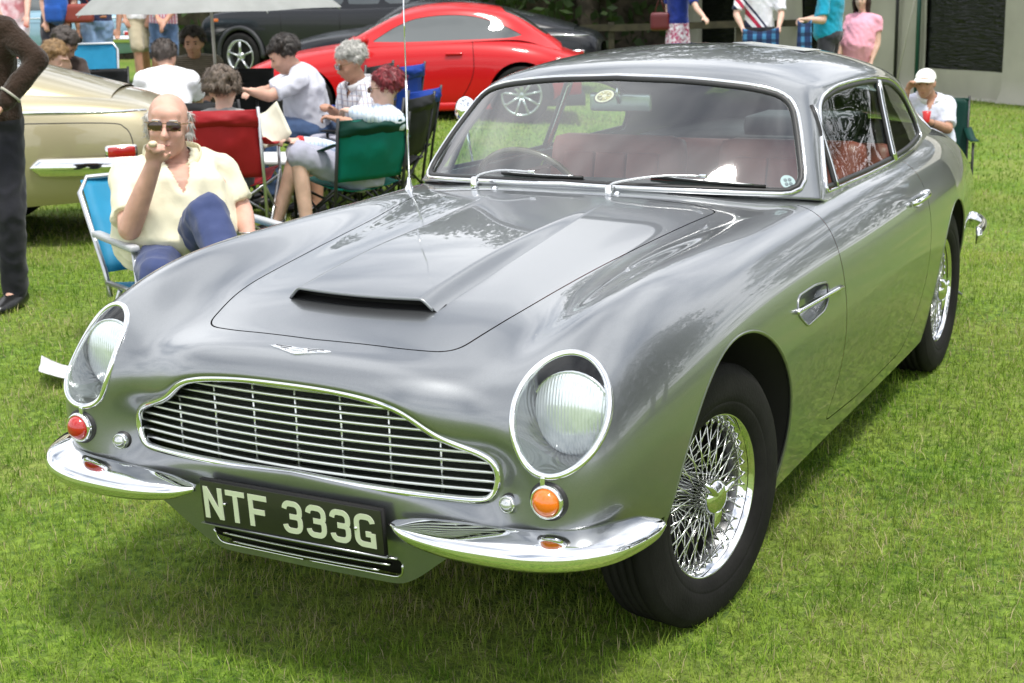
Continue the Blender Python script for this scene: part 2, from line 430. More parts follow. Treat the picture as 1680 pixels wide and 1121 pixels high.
BVH = BVHTree.FromPolygons(HALF.V.tolist(), HALF.F)
BVHW = None
def on_body(p, d):
    """point and outward normal where a ray from p along d meets the +x half of the body"""
    h = BVH.ray_cast(Vector(p), Vector(d).normalized(), 5)
    if h[0] is None:
        h = BVH.find_nearest(Vector(p))
    n = h[1]
    if n.dot(Vector(d)) > 0: n = -n
    return h[0], n
CAR = empty('sports_car', (0, 0, 0))
tag(CAR, 'silver grey classic coupe with wire wheels, chrome bumpers and plate NTF 333G', 'car')
# ---- trims
HL_C = Vector((.642, -.668, .722))
HL_N = Vector((.22, -.82, .54)).normalized()
HL_V = (Vector((.02, .56, .83))-HL_N*HL_N.dot(Vector((.02, .56, .83)))).normalized()
HL_U = HL_V.cross(HL_N).normalized()
if HL_U.x < 0: HL_U = -HL_U
HL_A, HL_B = .098, .137
def hl_field(V):
    d = V-np.array(HL_C); u = d@np.array(HL_U)/HL_A; v = d@np.array(HL_V)/HL_B
    return (np.sqrt(u*u+v*v)-1)*.115
ARCH_F = (-.012, .330, .420); ARCH_R = (2.565, .330, .372)
def arch_field(a):
    return lambda V: np.hypot(V[:, 1]-a[0], V[:, 2]-a[1])-a[2]
def ws_base_y(x): return .645+.62*np.abs(x)**1.9
BELT = [(.0, .0)]
def belt_x(y): return np.interp(y, [.6, .95, 1.3, 1.8, 2.3, 2.65, 3.0, 3.4, 3.8], [.668, .676, .694, .694, .676, .60, .50, .36, .0])
def cabin_field(V):
    x = np.abs(V[:, 0]); y = V[:, 1]
    return np.maximum(ws_base_y(x)+.03-y, x-belt_x(y)+.012)
rest = HALF
_, rest = rest.split(arch_field(ARCH_F), lambda V: (V[:, 0] > .55) & (V[:, 1] > -.66) & (V[:, 1] < .7) & (V[:, 2] < .83))
_, rest = rest.split(arch_field(ARCH_R), lambda V: (V[:, 0] > .5) & (V[:, 1] > 2.0) & (V[:, 1] < 3.2) & (V[:, 2] < .83))
HLSHEET, rest = rest.split(hl_field, lambda V: (V[:, 0] > .45) & (V[:, 1] < -.4) & (V[:, 2] > .53))
_, rest = rest.split(cabin_field, lambda V: (V[:, 2] > .85) & (V[:, 1] > .5) & (V[:, 1] < 3.9))
def low_edge(V):
    x = np.abs(V[:, 0]); return V[:, 2]-(.283+.130*_ss(.23, .47, x)+.02*_ss(.5, .75, x))
_, rest = rest.split(low_edge, lambda V: (V[:, 1] < -.30) & (V[:, 2] < .55))
# lower intake slot
LOWI = round_poly([(-.3, .302), (.262, .302, .03), (.268, .352, .02), (.2, .362, .05), (-.3, .362)])
_, rest = rest.split(poly_field(LOWI, [0, 2]), lambda V: (V[:, 1] < -.6) & (V[:, 2] < .45))
# bonnet
BON = [(-.5, -.640), (0, -.640)]
BON = round_poly([(-.9, -.634), (0, -.634), (.24, -.625, .05), (.345, -.600, .05), (.395, -.40, .1), (.425, .0, .2), (.462, .36, .2), (.505, .63, .13), (.44, .655, .1), (.2, .600, .1), (0, .583, .1), (-.9, .583)])
bf = poly_field(BON, [0, 1])
top = lambda V: (V[:, 2] > .74) & (V[:, 0] < .62) & (V[:, 1] < .75)
bon, rest = rest.split(lambda V: bf(V)+.0022, top)
gapB, rest = rest.split(lambda V: bf(V)-.0022, top)
# door
DOOR = round_poly([(.905, .99), (.865, .93, .05), (.862, .80, .05), (.880, .55, .1), (.872, .40, .1), (.835, .285, .04), (1.2, .262, .1), (1.80, .272, .06), (1.96, .45, .12), (2.02, .75, .1), (1.98, .99)])
df = poly_field(DOOR, [1, 2])
side = lambda V: (V[:, 0] > .66) & (V[:, 1] > .7) & (V[:, 1] < 2.1)
door, rest = rest.split(lambda V: df(V)+.0022, side)
gapD, rest = rest.split(lambda V: df(V)-.0022, side)
# side vent opening
VENT = round_poly([(.415, .708, .02), (.440, .752, .02), (.60, .752, .03), (.715, .738, .03), (.700, .690, .03), (.655, .668, .03), (.490, .660, .02)])
vf = poly_field(VENT, [1, 2])
ventS, rest = rest.split(vf, lambda V: (V[:, 0] > .7) & (V[:, 1] > .35) & (V[:, 1] < .8))
def both(s):
    j = s.joined(s.mirror()); n = len(s.V); mp = {}; F = []
    for i in range(n):
        if abs(j.V[i, 0]) < 1e-6:
            j.V[i, 0] = 0; mp[i+n] = i; v = j.N[i]; v[0] = 0; j.N[i] = v/(np.linalg.norm(v)+1e-9)
    return Sheet(j.V, j.N, [tuple(mp.get(i, i) for i in f) for f in j.F]).compact()
BODYO = both(rest).build('body', M_PAINT, CAR)
both(bon).build('bonnet', M_PAINT, CAR)
door.build('door', M_PAINT, CAR)
door.mirror().build('door', M_PAINT, CAR)
both(gapB.joined(gapD)).offset(-.006).build('shut_line', M_BLACK, CAR)
# inner edges folded in along bonnet and door gaps are covered by the shut lines; vent recess
vr = ventS; d = np.clip(-vf(vr.V)/.03, 0, 1); vr.V = vr.V-vr.N*(.004+.028*d*(2-d))[:, None]
mv = bpy.data.meshes.new('v')
o = Sheet(vr.V, vr.N, vr.F)
for s in (o, o.mirror()):
    me = bpy.data.meshes.new('vent_recess'); me.from_pydata(s.V.tolist(), [], s.F); link('side_vent', me, M_PAINT, CAR)
def lerp3(a, b, t): return tuple(a[k]*(1-t)+b[k]*t for k in range(3))
_base = [(0,.645,.978),(.20,.674,.975),(.38,.744,.966),(.52,.824,.954),(.625,.899,.942),(.690,.965,.930),(.698,.985,.926),(.700,.997,.922),(.701,1.008,.918),(.702,1.018,.912)]
_top = [(0,1.085,1.288),(.18,1.095,1.284),(.34,1.120,1.273),(.46,1.155,1.256),(.54,1.200,1.235),(.583,1.250,1.215),(.610,1.275,1.150),(.642,1.295,1.070),(.675,1.310,.985),(.700,1.320,.912)]
def _st(f):
    row = [lerp3(a, b, f) for a, b in zip(_base, _top)]
    out = []
    for j, p in enumerate(row):
        bow = .018*math.sin(math.pi*f) if j <= 5 else .012*math.sin(math.pi*f)
        out.append((p[0], p[1]-bow*.5, p[2]+bow*.6))
    return out
def _pl(y, pts): return [(x, y, z) for x, z in pts]
CABIN = [_st(0), _st(.25), _st(.5), _st(.75), _st(1.0),
 [(0,1.24,1.326),(.18,1.25,1.321),(.34,1.275,1.307),(.46,1.305,1.284),(.542,1.335,1.256),(.590,1.365,1.226),(.614,1.375,1.155),(.645,1.385,1.072),(.676,1.39,.985),(.700,1.395,.912)],
 _pl(1.55, [(0,1.345),(.18,1.340),(.34,1.323),(.46,1.297),(.545,1.264),(.594,1.228),(.617,1.157),(.647,1.073),(.677,.985),(.700,.912)]),
 _pl(1.90, [(0,1.342),(.18,1.337),(.34,1.321),(.458,1.297),(.546,1.267),(.598,1.232),(.621,1.160),(.647,1.070),(.673,.985),(.698,.912)]),
 _pl(2.25, [(0,1.308),(.175,1.303),(.328,1.288),(.440,1.265),(.524,1.236),(.576,1.201),(.602,1.134),(.630,1.056),(.657,.978),(.682,.912)]),
 _pl(2.60, [(0,1.242),(.165,1.237),(.308,1.222),(.411,1.200),(.488,1.172),(.540,1.138),(.568,1.084),(.594,1.026),(.618,.968),(.640,.912)]),
 _pl(3.00, [(0,1.136),(.15,1.132),(.275,1.118),(.365,1.084),(.430,1.060),(.478,1.030),(.508,.996),(.534,.962),(.558,.930),(.582,.895)]),
 _pl(3.40, [(0,1.012),(.135,1.009),(.245,.998),(.325,.983),(.385,.965),(.430,.942),(.458,.916),(.482,.890),(.503,.865),(.522,.838)]),
 _pl(3.75, [(0,.905),(.12,.902),(.22,.894),(.295,.882),(.35,.868),(.392,.850),(.418,.830),(.440,.810),(.458,.790),(.475,.768)]),
]
SG = bspline_surface(CABIN, 14, 12, fit=5); NG = grid_normals(SG)
if NG[80, 10, 2] < 0: NG = -NG
gi, gj = SG.shape[:2]; FG = grid_faces(gi, gj)
_p = SG.reshape(-1, 3)[FG[3000]]
if np.cross(_p[1]-_p[0], _p[2]-_p[0]) @ NG.reshape(-1, 3)[FG[3000, 0]] < 0: FG = FG[:, ::-1]
GH = Sheet(SG.reshape(-1, 3), NG.reshape(-1, 3), [tuple(f) for f in FG.tolist()])
GBVH = BVHTree.FromPolygons(GH.V.tolist(), GH.F)
def on_cabin(p, d):
    p = Vector(p); d = Vector(d).normalized(); neg = p.x < 0 and abs(d.x) < .5
    if neg: p.x = -p.x
    h = GBVH.ray_cast(p, d, 6)
    if h[0] is None: h = GBVH.find_nearest(p)
    q = h[0].copy(); n = h[1].copy()
    if n.dot(d) > 0: n = -n
    if neg: q.x = -q.x; n.x = -n.x
    return q, n
# windscreen opening in (x, z), half polygon reaching past the mirror plane
WSP = round_poly([(-.3, .995), (.0, .995), (.30, .985, .1), (.52, .968, .1), (.655, .955, .055), (.600, 1.100, .1), (.543, 1.212, .075), (.44, 1.243, .1), (.25, 1.266, .1), (0, 1.274), (-.3, 1.274)], 8)
wf = poly_field(WSP, [0, 2])
SWP = round_poly([(1.052, .942, .012), (1.19, 1.100, .2), (1.305, 1.203, .05), (1.45, 1.222, .1), (1.70, 1.226, .2), (1.95, 1.217, .2), (2.24, 1.186, .2), (2.45, 1.118, .14), (2.540, 1.010, .06), (2.535, .945, .02), (2.2, .935, .1), (1.8, .932, .2), (1.4, .934, .2)], 8)
sf = poly_field(SWP, [1, 2])
RWP = round_poly([(-.3, 2.36), (0, 2.36), (.30, 2.39, .1), (.385, 2.47, .08), (.33, 3.10, .08), (0, 3.16), (-.3, 3.16)], 6)
rf = poly_field(RWP, [0, 1])
front = lambda V: (V[:, 1] < 1.27) & (V[:, 0] < .69) & (V[:, 2] > .93)
sidem = lambda V: (V[:, 0] > .50) & (V[:, 2] < 1.26) & (V[:, 1] > 1.0)
ws, shell = GH.split(wf, front)
sg, shell = shell.split(sf, sidem)
rw, shell = shell.split(rf, lambda V: (V[:, 1] > 2.2) & (V[:, 2] > .95))
ro = both(shell).build('roof', M_PAINT, CAR, thick=.012)
wsO = both(ws).build('windscreen', M_WS, CAR)
both(rw).build('rear_window', M_SIDEGL, CAR)
# side glass cut into quarter light, door glass and rear quarter glass
def cut_y(s, y0, z0, y1, z1):
    return s.split(lambda V: (V[:, 1]-(y0+(y1-y0)*(V[:, 2]-z0)/(z1-z0))))
ql, r1 = cut_y(sg, 1.150, .93, 1.205, 1.2)
dg_, rq = cut_y(r1, 1.900, .93, 1.965, 1.2)
for s, n in ((ql, 'quarter_light'), (dg_, 'door_glass'), (rq, 'rear_quarter_glass')):
    s.offset(-.006).build(n, M_SIDEGL, CAR); s.offset(-.006).mirror().build(n, M_SIDEGL, CAR)
def path_ws(poly, off=0.):
    P = []; N = []
    for x, z in poly:
        p, n = on_cabin((x, -1, z), (0, 1, 0)); P.append(p+n*off); N.append(n)
    return P, N
def resample(pts, step, closed=False):
    P = [Vector((*p, 0)) if len(p) == 2 else Vector(p) for p in pts]
    if closed: P = P+[P[0]]
    out = [P[0]]; acc = 0
    for a, b in zip(P, P[1:]):
        L = (b-a).length; 
        if L < 1e-9: continue
        t = step-acc
        while t < L: out.append(a+(b-a)*(t/L)); t += step
        acc = (acc+L) % step if L >= step-acc else acc+L
    if not closed: out.append(P[-1])
    elif (out[-1]-P[0]).length < step*.4: out.pop()
    return out
def mirror_pts(P): return [Vector((-p.x, p.y, p.z)) for p in P]
# windscreen surround: chrome strip and black rubber inside it
half = [p for p in WSP if p[0] >= 0]
half = [(p.x, p.y) for p in resample(half, .02)]
P, N = path_ws(half)
full = P+[Vector((-p.x, p.y, p.z)) for p in reversed(P[1:-1])]; fn = N+[Vector((-n.x, n.y, n.z)) for n in reversed(N[1:-1])]
def surround(name, path, ns, prof, m, parent=CAR):
    V, F = strip_vf(path, prof, ns, closed=True); return mesh(name, V, F, m, parent)
def ctr(path):
    c = Vector((0, 0, 0))
    for p in path: c += p
    return c/len(path)
def outward_sign(path, ns):
    d = (path[1]-path[0]).normalized(); s = d.cross(ns[0]); return 1 if s.dot(path[0]-ctr(path)) > 0 else -1
sg_ = outward_sign(full, fn)
def prof_flip(pr, s): return [(a*s, b) for a, b in pr] if s > 0 else [(a*s, b) for a, b in reversed(pr)]
surround('windscreen_chrome', full, fn, prof_flip([(.004, -.004), (.005, .007), (.009, .011), (.015, .010), (.019, .003), (.019, -.004)], sg_), M_CHROME)
surround('windscreen_seal', full, fn, prof_flip([(-.011, -.004), (-.010, .004), (-.002, .009), (.005, .008), (.006, -.004)], sg_), M_RUBBER)
# side window surround on each side
sp = [(p.x, p.y) for p in resample(SWP, .02, True)]
P = []; N = []
for y, z in sp:
    p, n = on_cabin((2, y, z), (-1, 0, 0)); P.append(p); N.append(n)
for sgn in (1, -1):
    P2 = P if sgn > 0 else mirror_pts(P); N2 = N if sgn > 0 else mirror_pts(N); s = outward_sign(P2, N2)
    surround('side_window_chrome', P2, N2, prof_flip([(-.004, -.006), (-.004, .004), (0, .007), (.006, .006), (.009, -.004)], s), M_CHROME)
    surround('side_window_seal', P2, N2, prof_flip([(-.020, -.008), (-.019, -.001), (-.006, .003), (-.005, -.008)], s), M_RUBBER)
    def bar(name, y0, z0, y1, z1, w, t, m, off=0.):
        q = []
        for k in range(9):
            f = k/8; p, n = on_cabin((2, y0+(y1-y0)*f, z0+(z1-z0)*f), (-1, 0, 0))
            if sgn < 0: p = Vector((-p.x, p.y, p.z)); n = Vector((-n.x, n.y, n.z))
            q.append((p+n*off, n))
        V, F = strip_vf([a for a, b in q], [(-w/2, -t), (-w/2, t*.5), (-w/4, t), (w/4, t), (w/2, t*.5), (w/2, -t)], [b for a, b in q]); return mesh(name, V, F, m, CAR)
    bar('quarter_light_bar', 1.150, .935, 1.205, 1.185, .016, .006, M_RUBBER)
    bar('quarter_light_trim', 1.163, .935, 1.218, 1.185, .007, .008, M_CHROME2)
    bar('window_post', 1.905, .930, 1.968, 1.203, .034, .010, M_CHROME)
    bar('window_post_seal', 1.878, .932, 1.941, 1.203, .014, .005, M_RUBBER)
# ------------------------------------------------------------------ bonnet scoop
def top_z(x, y):
    p, n = on_body((abs(x), y, 2), (0, 0, -1)); return p.z
def sstep(a, b, t):
    t = min(1, max(0, (t-a)/(b-a))); return t*t*(3-2*t)
V = []; F = []; nx, ny = 61, 70
for j in range(ny):
    f = j/(ny-1); y = -.462+f*1.0
    w = .215-.012*f; h = .031*(1-sstep(.25, 1.0, f))-.0005
    for i in range(nx):
        s = -1+2*i/(nx-1); s = math.copysign(abs(s)**.8, s)
        x = s*w; k = 1-sstep(w-.045, w, abs(x))
        yy = y+.022*(x/w)**2*(1-f)
        V.append((x, yy, top_z(x, yy)+h*k+(.0006 if k > 0 else -.002)))
for j in range(ny-1):
    for i in range(nx-1):
        a = j*nx+i; F.append((a, a+1, a+nx+1, a+nx))
# rolled lip of the mouth
scoop = mesh('bonnet_scoop', V, F, M_PAINT, CAR)
lip = [Vector(V[i])+Vector((0, -.001, -.0015)) for i in range(2, nx-2)]
mesh('scoop_lip', *tube_vf(lip, .0042, 8), M_PAINT, CAR)
Vm = []; Fm = []
for i in range(3, nx-3):
    v = Vector(scoop.data.vertices[i].co); z0 = top_z(v.x, v.y+.03)
    Vm += [(v.x, v.y+.002, v.z-.001), (v.x, v.y+.035, v.z-.002), (v.x, v.y+.035, z0-.002)]
    if i > 3:
        a = len(Vm)-6; Fm += [(a, a+3, a+4, a+1), (a+1, a+4, a+5, a+2)]
mesh('scoop_shade_back', Vm, Fm, M_BLACK, CAR)  # black sheet behind the opening, in place of the shade inside the scoop
V = []; F = []
for i in range(nx):
    v = Vector(scoop.data.vertices[i].co); k = max(.0, 1-abs(i-(nx-1)/2)/((nx-1)/2)*1.03)
    V += [(v.x*.985, v.y+.006, top_z(v.x, v.y)+.0016), (v.x*.985, v.y+.045, top_z(v.x, v.y+.045)+.0016)]
    if i: a = 2*i-2; F.append((a, a+2, a+3, a+1))
mesh('scoop_shade_floor', V, F, M_BLACK, CAR)  # black sheet laid on the bonnet as the shade within the scoop

# ------------------------------------------------------------------ grille
g = [Vector(p) for p in SB[0]]
loop = g+[Vector((-p.x, p.y, p.z)) for p in reversed(g[1:-1])]
loop = resample(loop, .012, True)
nrm = [Vector((0, -1, 0))]*len(loop)
s = outward_sign(loop, nrm)
V, F = strip_vf(loop, prof_flip([(-.006, -.022), (-.009, .002), (-.005, .009), (.003, .010), (.009, .004), (.009, -.004)], s), nrm, closed=True)
GR = mesh('grille_surround', V, F, M_CHROME, CAR)
def gy(x): return -.741+.205*x*x
def g_span(z):
    xs = []
    P = g
    for a, b in zip(P, P[1:]):
        if (a.z-z)*(b.z-z) <= 0 and abs(a.z-b.z) > 1e-6:
            t = (z-a.z)/(b.z-a.z); xs.append(a.x+(b.x-a.x)*t)
    return max(xs) if xs else None
GRI = empty('grille', (0, 0, 0), parent=CAR)
M_SLAT = mat('slat_alloy', (.76, .77, .76), rough=.30, metal=1.0)
for k in range(10):
    z = .5325+.0208*k; sp_ = g_span(z) or .2; sp_ = max(.1, sp_-.004)
    P = [Vector((-sp_+2*sp_*i/24, gy(-sp_+2*sp_*i/24)+.012, z)) for i in range(25)]
    V, F = strip_vf(P, [(-.0032, -.010), (-.0040, .003), (-.0016, .0058), (.0018, .0058), (.0040, .002), (.0030, -.010)], Vector((0, -1, 0)))
    mesh('slat', V, F, M_SLAT, GRI)
def g_top(x):
    zs = []
    for a, b in zip(g, g[1:]):
        if (a.x-x)*(b.x-x) <= 0 and abs(a.x-b.x) > 1e-6: zs.append(a.z+(b.z-a.z)*(x-a.x)/(b.x-a.x))
    return min(zs), max(zs)
for k in range(-3, 4):
    x = k*.121; z0, z1 = g_top(abs(x)+1e-4)
    b = MB().tube([(x, gy(x)+.020, z0+.002), (x, gy(x)+.020, z1-.002)], .0032, 6); b.build('upright', M_SLAT, GRI)
# radiator behind
V = []; F = []
for i in range(21):
    x = -.52+1.04*i/20; V += [(x, gy(x)+.085, .49), (x, gy(x)+.085, .77)]
    if i: a = 2*i-2; F.append((a, a+2, a+3, a+1))
mesh('radiator', V, F, mat('radiator_black', (.012, .015, .013), rough=.7), GRI)
# lower intake: dark box and thin slats
LI = empty('lower_intake', parent=CAR)
MB().box((0, -.655, .337), (.50, .05, .085)).build('intake_back', M_BLACK, LI)
for k in range(3):
    z = .317+.017*k; w = .255-.02*(2-k)**1.3
    P = [Vector((-w+2*w*i/16, -.732+.12*(-w+2*w*i/16)**2, z)) for i in range(17)]
    V, F = strip_vf(P, [(-.0016, -.012), (-.0016, .002), (.0016, .002), (.0016, -.012)], Vector((0, -1, 0))); mesh('slat', V, F, M_CHROME2, LI)
half = [p for p in resample([p for p in LOWI], .010) if p.x > 0]
lp = [on_body((p.x, -3, p.y), (0, 1, 0))[0] for p in half]; lp = [p for p in lp if p.y < -.6]
lp.sort(key=lambda p: math.atan2(p.z-.332, p.x-.05))
for sg2 in (1, -1):
    low = [p for p in lp if p.z < .34]; low.sort(key=lambda p: p.x)
    mesh('intake_edge', *tube_vf([Vector((p.x*sg2, p.y, p.z)) for p in low], .0032, 6), M_CHROME2, LI)

# ------------------------------------------------------------------ headlamps
M_LENS = mat('lens_glass', (.85, .88, .88), rough=.05, metal=.0, trans=.75, ior=1.3, bump=.5, bscale=120)
M_REFL = mat('lamp_reflector', (.78, .80, .80), rough=.13, metal=1.0)
M_BOWL = mat('lamp_bowl', (.26, .265, .27), rough=.10, metal=.85, coat=.6)
def fluted_lens():
    m = mat('fluted_lens', (.80, .84, .85), rough=.12, metal=.55, coat=1.0, coat_r=.02)
    t = m.node_tree; b = t.nodes['Principled BSDF']; tc = t.nodes.new('ShaderNodeTexCoord')
    w = t.nodes.new('ShaderNodeTexWave'); w.wave_type = 'BANDS'; w.bands_direction = 'X'; w.inputs['Scale'].default_value = 42; w.inputs['Distortion'].default_value = .3
    t.links.new(tc.outputs['Object'], w.inputs['Vector'])
    bp = t.nodes.new('ShaderNodeBump'); bp.inputs['Strength'].default_value = .30; bp.inputs['Distance'].default_value = .003
    t.links.new(w.outputs['Fac'], bp.inputs['Height']); t.links.new(bp.outputs[0], b.inputs['Normal']); return m
M_FLUTE = fluted_lens()
ringP = []; ringN = []
for k in range(72):
    a = 2*math.pi*k/72
    p0 = HL_C+HL_U*(HL_A*math.cos(a))+HL_V*(HL_B*math.sin(a))
    p, n = on_body(p0+HL_N*.2, -HL_N); ringP.append(p); ringN.append((n+HL_N*.4).normalized())
for sg2 in (1, -1):
    HLR = empty('headlamp', parent=CAR)
    P2 = ringP if sg2 > 0 else mirror_pts(ringP); N2 = ringN if sg2 > 0 else mirror_pts(ringN)
    s = outward_sign(P2, N2)
    V, F = strip_vf(P2, prof_flip([(-.008, -.004), (-.007, .003), (-.002, .0065), (.003, .0065), (.0075, .002), (.0075, -.006)], s), N2, closed=True)
    mesh('bezel', V, F, M_CHROME, HLR)
    cov = HLSHEET if sg2 > 0 else HLSHEET.mirror()
    cov.build('cover_glass', M_LAMPGL, HLR)
    # bowl: painted tunnel tapering inwards
    V = []; F = []; nn = len(P2)
    ax = Vector((.06*sg2, .97, -.12)).normalized()
    cc = Vector((HL_C.x*sg2-.005*sg2, -.548, .705))
    for r_ in range(6):
        f = r_/5
        for k in range(nn):
            p = P2[k]; tgt = cc+(Vector((p.x, 0, p.z))-Vector((cc.x, 0, cc.z)))*.80; tgt.y = cc.y
            V.append(p.lerp(tgt, f)-N2[k]*.003*(1-f))
    for r_ in range(5):
        for k in range(nn):
            a = r_*nn+k; b = r_*nn+(k+1) % nn; F.append((a, b, b+nn, a+nn))
    F.append(tuple(5*nn+k for k in range(nn)))
    mesh('bowl', V, F, M_BOWL, HLR)
    lc = Vector(((HL_C.x-.002)*sg2, -.610, .702)); q = Vector((0.05*sg2, -1, .06)).to_track_quat('Z', 'Y').to_matrix().to_4x4()
    prof = [(.0001, .030)]+[(.091*math.sin(a*math.pi/2/8), .030*math.cos(a*math.pi/2/8)) for a in range(1, 9)]
    o = mesh('lamp_lens', *lathe_vf(prof, 36), M_FLUTE, HLR); o.matrix_local = Matrix.Translation(lc) @ q
    o = mesh('lamp_rim', *lathe_vf([(.089, 0), (.091, .006), (.0945, .006), (.095, -.008), (.092, -.02), (.089, -.02)], 40, True), M_CHROME, HLR); o.matrix_local = Matrix.Translation(lc) @ q
    # clip under the lamp
    cp, cn_ = on_body(HL_C-HL_V*(HL_B+.012)+HL_N*.2, -HL_N); cp = Vector((cp.x*sg2, cp.y, cp.z)); cn_ = Vector((cn_.x*sg2, cn_.y, cn_.z))
    rot = Matrix((Vector((1, 0, 0)), cn_.cross(Vector((1, 0, 0))).normalized(), cn_)).transposed()
    MB().box(cp+cn_*.004, (.011, .028, .010), rot, .002).build('clip', M_CHROME, HLR)
# ------------------------------------------------------------------ side lamps and indicators
def lamp(name, x, z, r, lens, sg2, dome, flip=-1, tilt=0.):
    p, n = on_body((x, -3, z), (0, 1, 0)); p = Vector((p.x*sg2, p.y, p.z)); n = Vector((n.x*sg2*.35, -1, n.z*.2)).normalized()
    L = empty(name, parent=CAR); q = n.to_track_quat('Z', 'Y').to_matrix().to_4x4(); M = Matrix.Translation(p-n*.004) @ q
    o = mesh('chrome_base', *lathe_vf([(r*1.22, -.04), (r*1.20, .010), (r*1.12, .018), (r*.98, .018), (r*.95, .010)], 32), M_CHROME, L); o.matrix_local = M
    o = mesh('rubber_ring', *lathe_vf([(r*1.40, -.02), (r*1.38, .004), (r*1.2, .006)], 32), M_RUBBER, L); o.matrix_local = M
    pr = []
    for k in range(11):
        a = k/10*math.pi/2; rr = r*.97*math.sin(a) if k else .0002; pr.append((rr, .012+dome*math.cos(a)+(.0008 if k % 2 else 0)))
    o = mesh('lens', *lathe_vf(pr, 36), lens, L); o.matrix_local = M
M_AMBER = mat('amber_lens', (.75, .17, .008), rough=.12, coat=1.0, sss=.3)
M_REDL = mat('red_lens', (.42, .012, .008), rough=.12, coat=1.0, sss=.3)
M_CLEAR = mat('clear_lens', (.55, .57, .57), rough=.12, metal=.7, coat=1.0)
lamp('indicator', .645, .553, .031, M_AMBER, 1, .026)
lamp('indicator', .645, .553, .031, M_REDL, -1, .026)
lamp('side_lamp', .540, .523, .0165, M_CLEAR, 1, .016)
lamp('side_lamp', .540, .523, .0165, M_CLEAR, -1, .016)
# ------------------------------------------------------------------ front quarter bumpers
BP = [(.272,-.768,.455),(.33,-.790,.450),(.42,-.800,.447),(.52,-.802,.447),(.62,-.795,.449),(.70,-.770,.453),(.762,-.722,.458),(.796,-.664,.463),(.818,-.606,.468),(.828,-.566,.471)]
BH = [.004,.020,.029,.033,.034,.034,.032,.028,.021,.006]
BPROF = [(q.x, q.y) for q in catmull([(-.030, -.036, 0), (-.004, -.034, 0), (.014, -.027, 0), (.023, -.014, 0), (.0245, .000, 0), (.018, .0115, 0), (.002, .020, 0), (-.022, .029, 0), (-.046, .036, 0)], 3)]     # blade section: rounded nose, broad upper face sloping back to the body
pts = catmull(BP, 6); hs = catmull([(h, 0, 0) for h in BH], 6)
for sg2 in (1, -1):
    V = []; F = []; m = 15
    for i, p in enumerate(pts):
        d = (pts[min(i+1, len(pts)-1)]-pts[max(i-1, 0)]).normalized(); out = Vector((d.y, -d.x, 0)).normalized()
        if out.y > 0 and abs(out.x) < .7: out = -out
        if out.dot(Vector((.5, -1, 0))) < 0: out = -out
        h = max(.003, hs[i].x); dep = min(.046, h*1.35)
        sc_ = h/.034; m = len(BPROF)
        for (bo, bz) in BPROF:
            q = p+out*(bo*min(1, sc_*1.15))+Vector((0, 0, bz*sc_))
            V.append((q.x*sg2, q.y, q.z))
    for i in range(len(pts)-1):
        for k in range(m-1):
            a = i*m+k; f = (a, a+1, a+m+1, a+m); F.append(f if sg2 > 0 else tuple(reversed(f)))
    o = mesh('bumper', V, F, M_CHROME, CAR); md = o.modifiers.new('t', 'SOLIDIFY'); md.thickness = .003; md.offset = -1
    MB().box((.47*sg2, -.740, .452), (.05, .06, .03)).build('bumper_bracket', M_BLACK, CAR)
# ------------------------------------------------------------------ number plate
PL = MB().box((0, 0, 0), (.504, .004, .106), None, .0015).build('number_plate', mat('plate_black', (.012, .012, .011), rough=.32, coat=.5), CAR, auto=30)
PL.location = (0, -.771, .429); PL.rotation_euler = (R(3), 0, R(0))
M_CHAR = mat('plate_silver', (.70, .74, .58), rough=.38, metal=.35)
def stroke(polys, w):
    """flat raised strokes of width w along 2D polylines with mitred joints"""
    b = MB()
    for pi, P in enumerate(polys):
        P = [Vector((x, y)) for i, (x, y) in enumerate(P) if i == 0 or math.hypot(x-P[i-1][0], y-P[i-1][1]) > 2e-4]; L = []; Rr = []
        for i, p in enumerate(P):
            d0 = (p-P[i-1]).normalized() if i else None; d1 = (P[i+1]-p).normalized() if i+1 < len(P) else None
            d = ((d0 or d1)+(d1 or d0)).normalized(); n = Vector((-d.y, d.x)); c_ = n.dot(Vector((-(d1 or d0).y, (d1 or d0).x))); k = w/2/max(c_, .5)
            L.append(p+n*k); Rr.append(p-n*k)
        V = []; F = []
        for a, c_ in zip(L, Rr): V += [(a.x, 0, a.y), (c_.x, 0, c_.y), (a.x, -.0012-.0002*pi, a.y), (c_.x, -.0012-.0002*pi, c_.y)]
        for i in range(len(P)-1):
            q = 4*i; F += [(q+2, q+6, q+7, q+3), (q, q+4, q+6, q+2), (q+1, q+3, q+7, q+5)]
        F += [(0, 2, 3, 1), (len(V)-4, len(V)-3, len(V)-1, len(V)-2)]
        b.add(V, F)
    return b
def arc(cx, cy, rx, ry, a0, a1, n=8): return [(cx+rx*math.cos(R(a0+(a1-a0)*k/n)), cy+ry*math.sin(R(a0+(a1-a0)*k/n))) for k in range(n+1)]
cw, ch, sw = .055, .079, .0132
a_, b_ = sw/2, cw-sw/2; t_ = ch-sw/2; mid = ch*.52
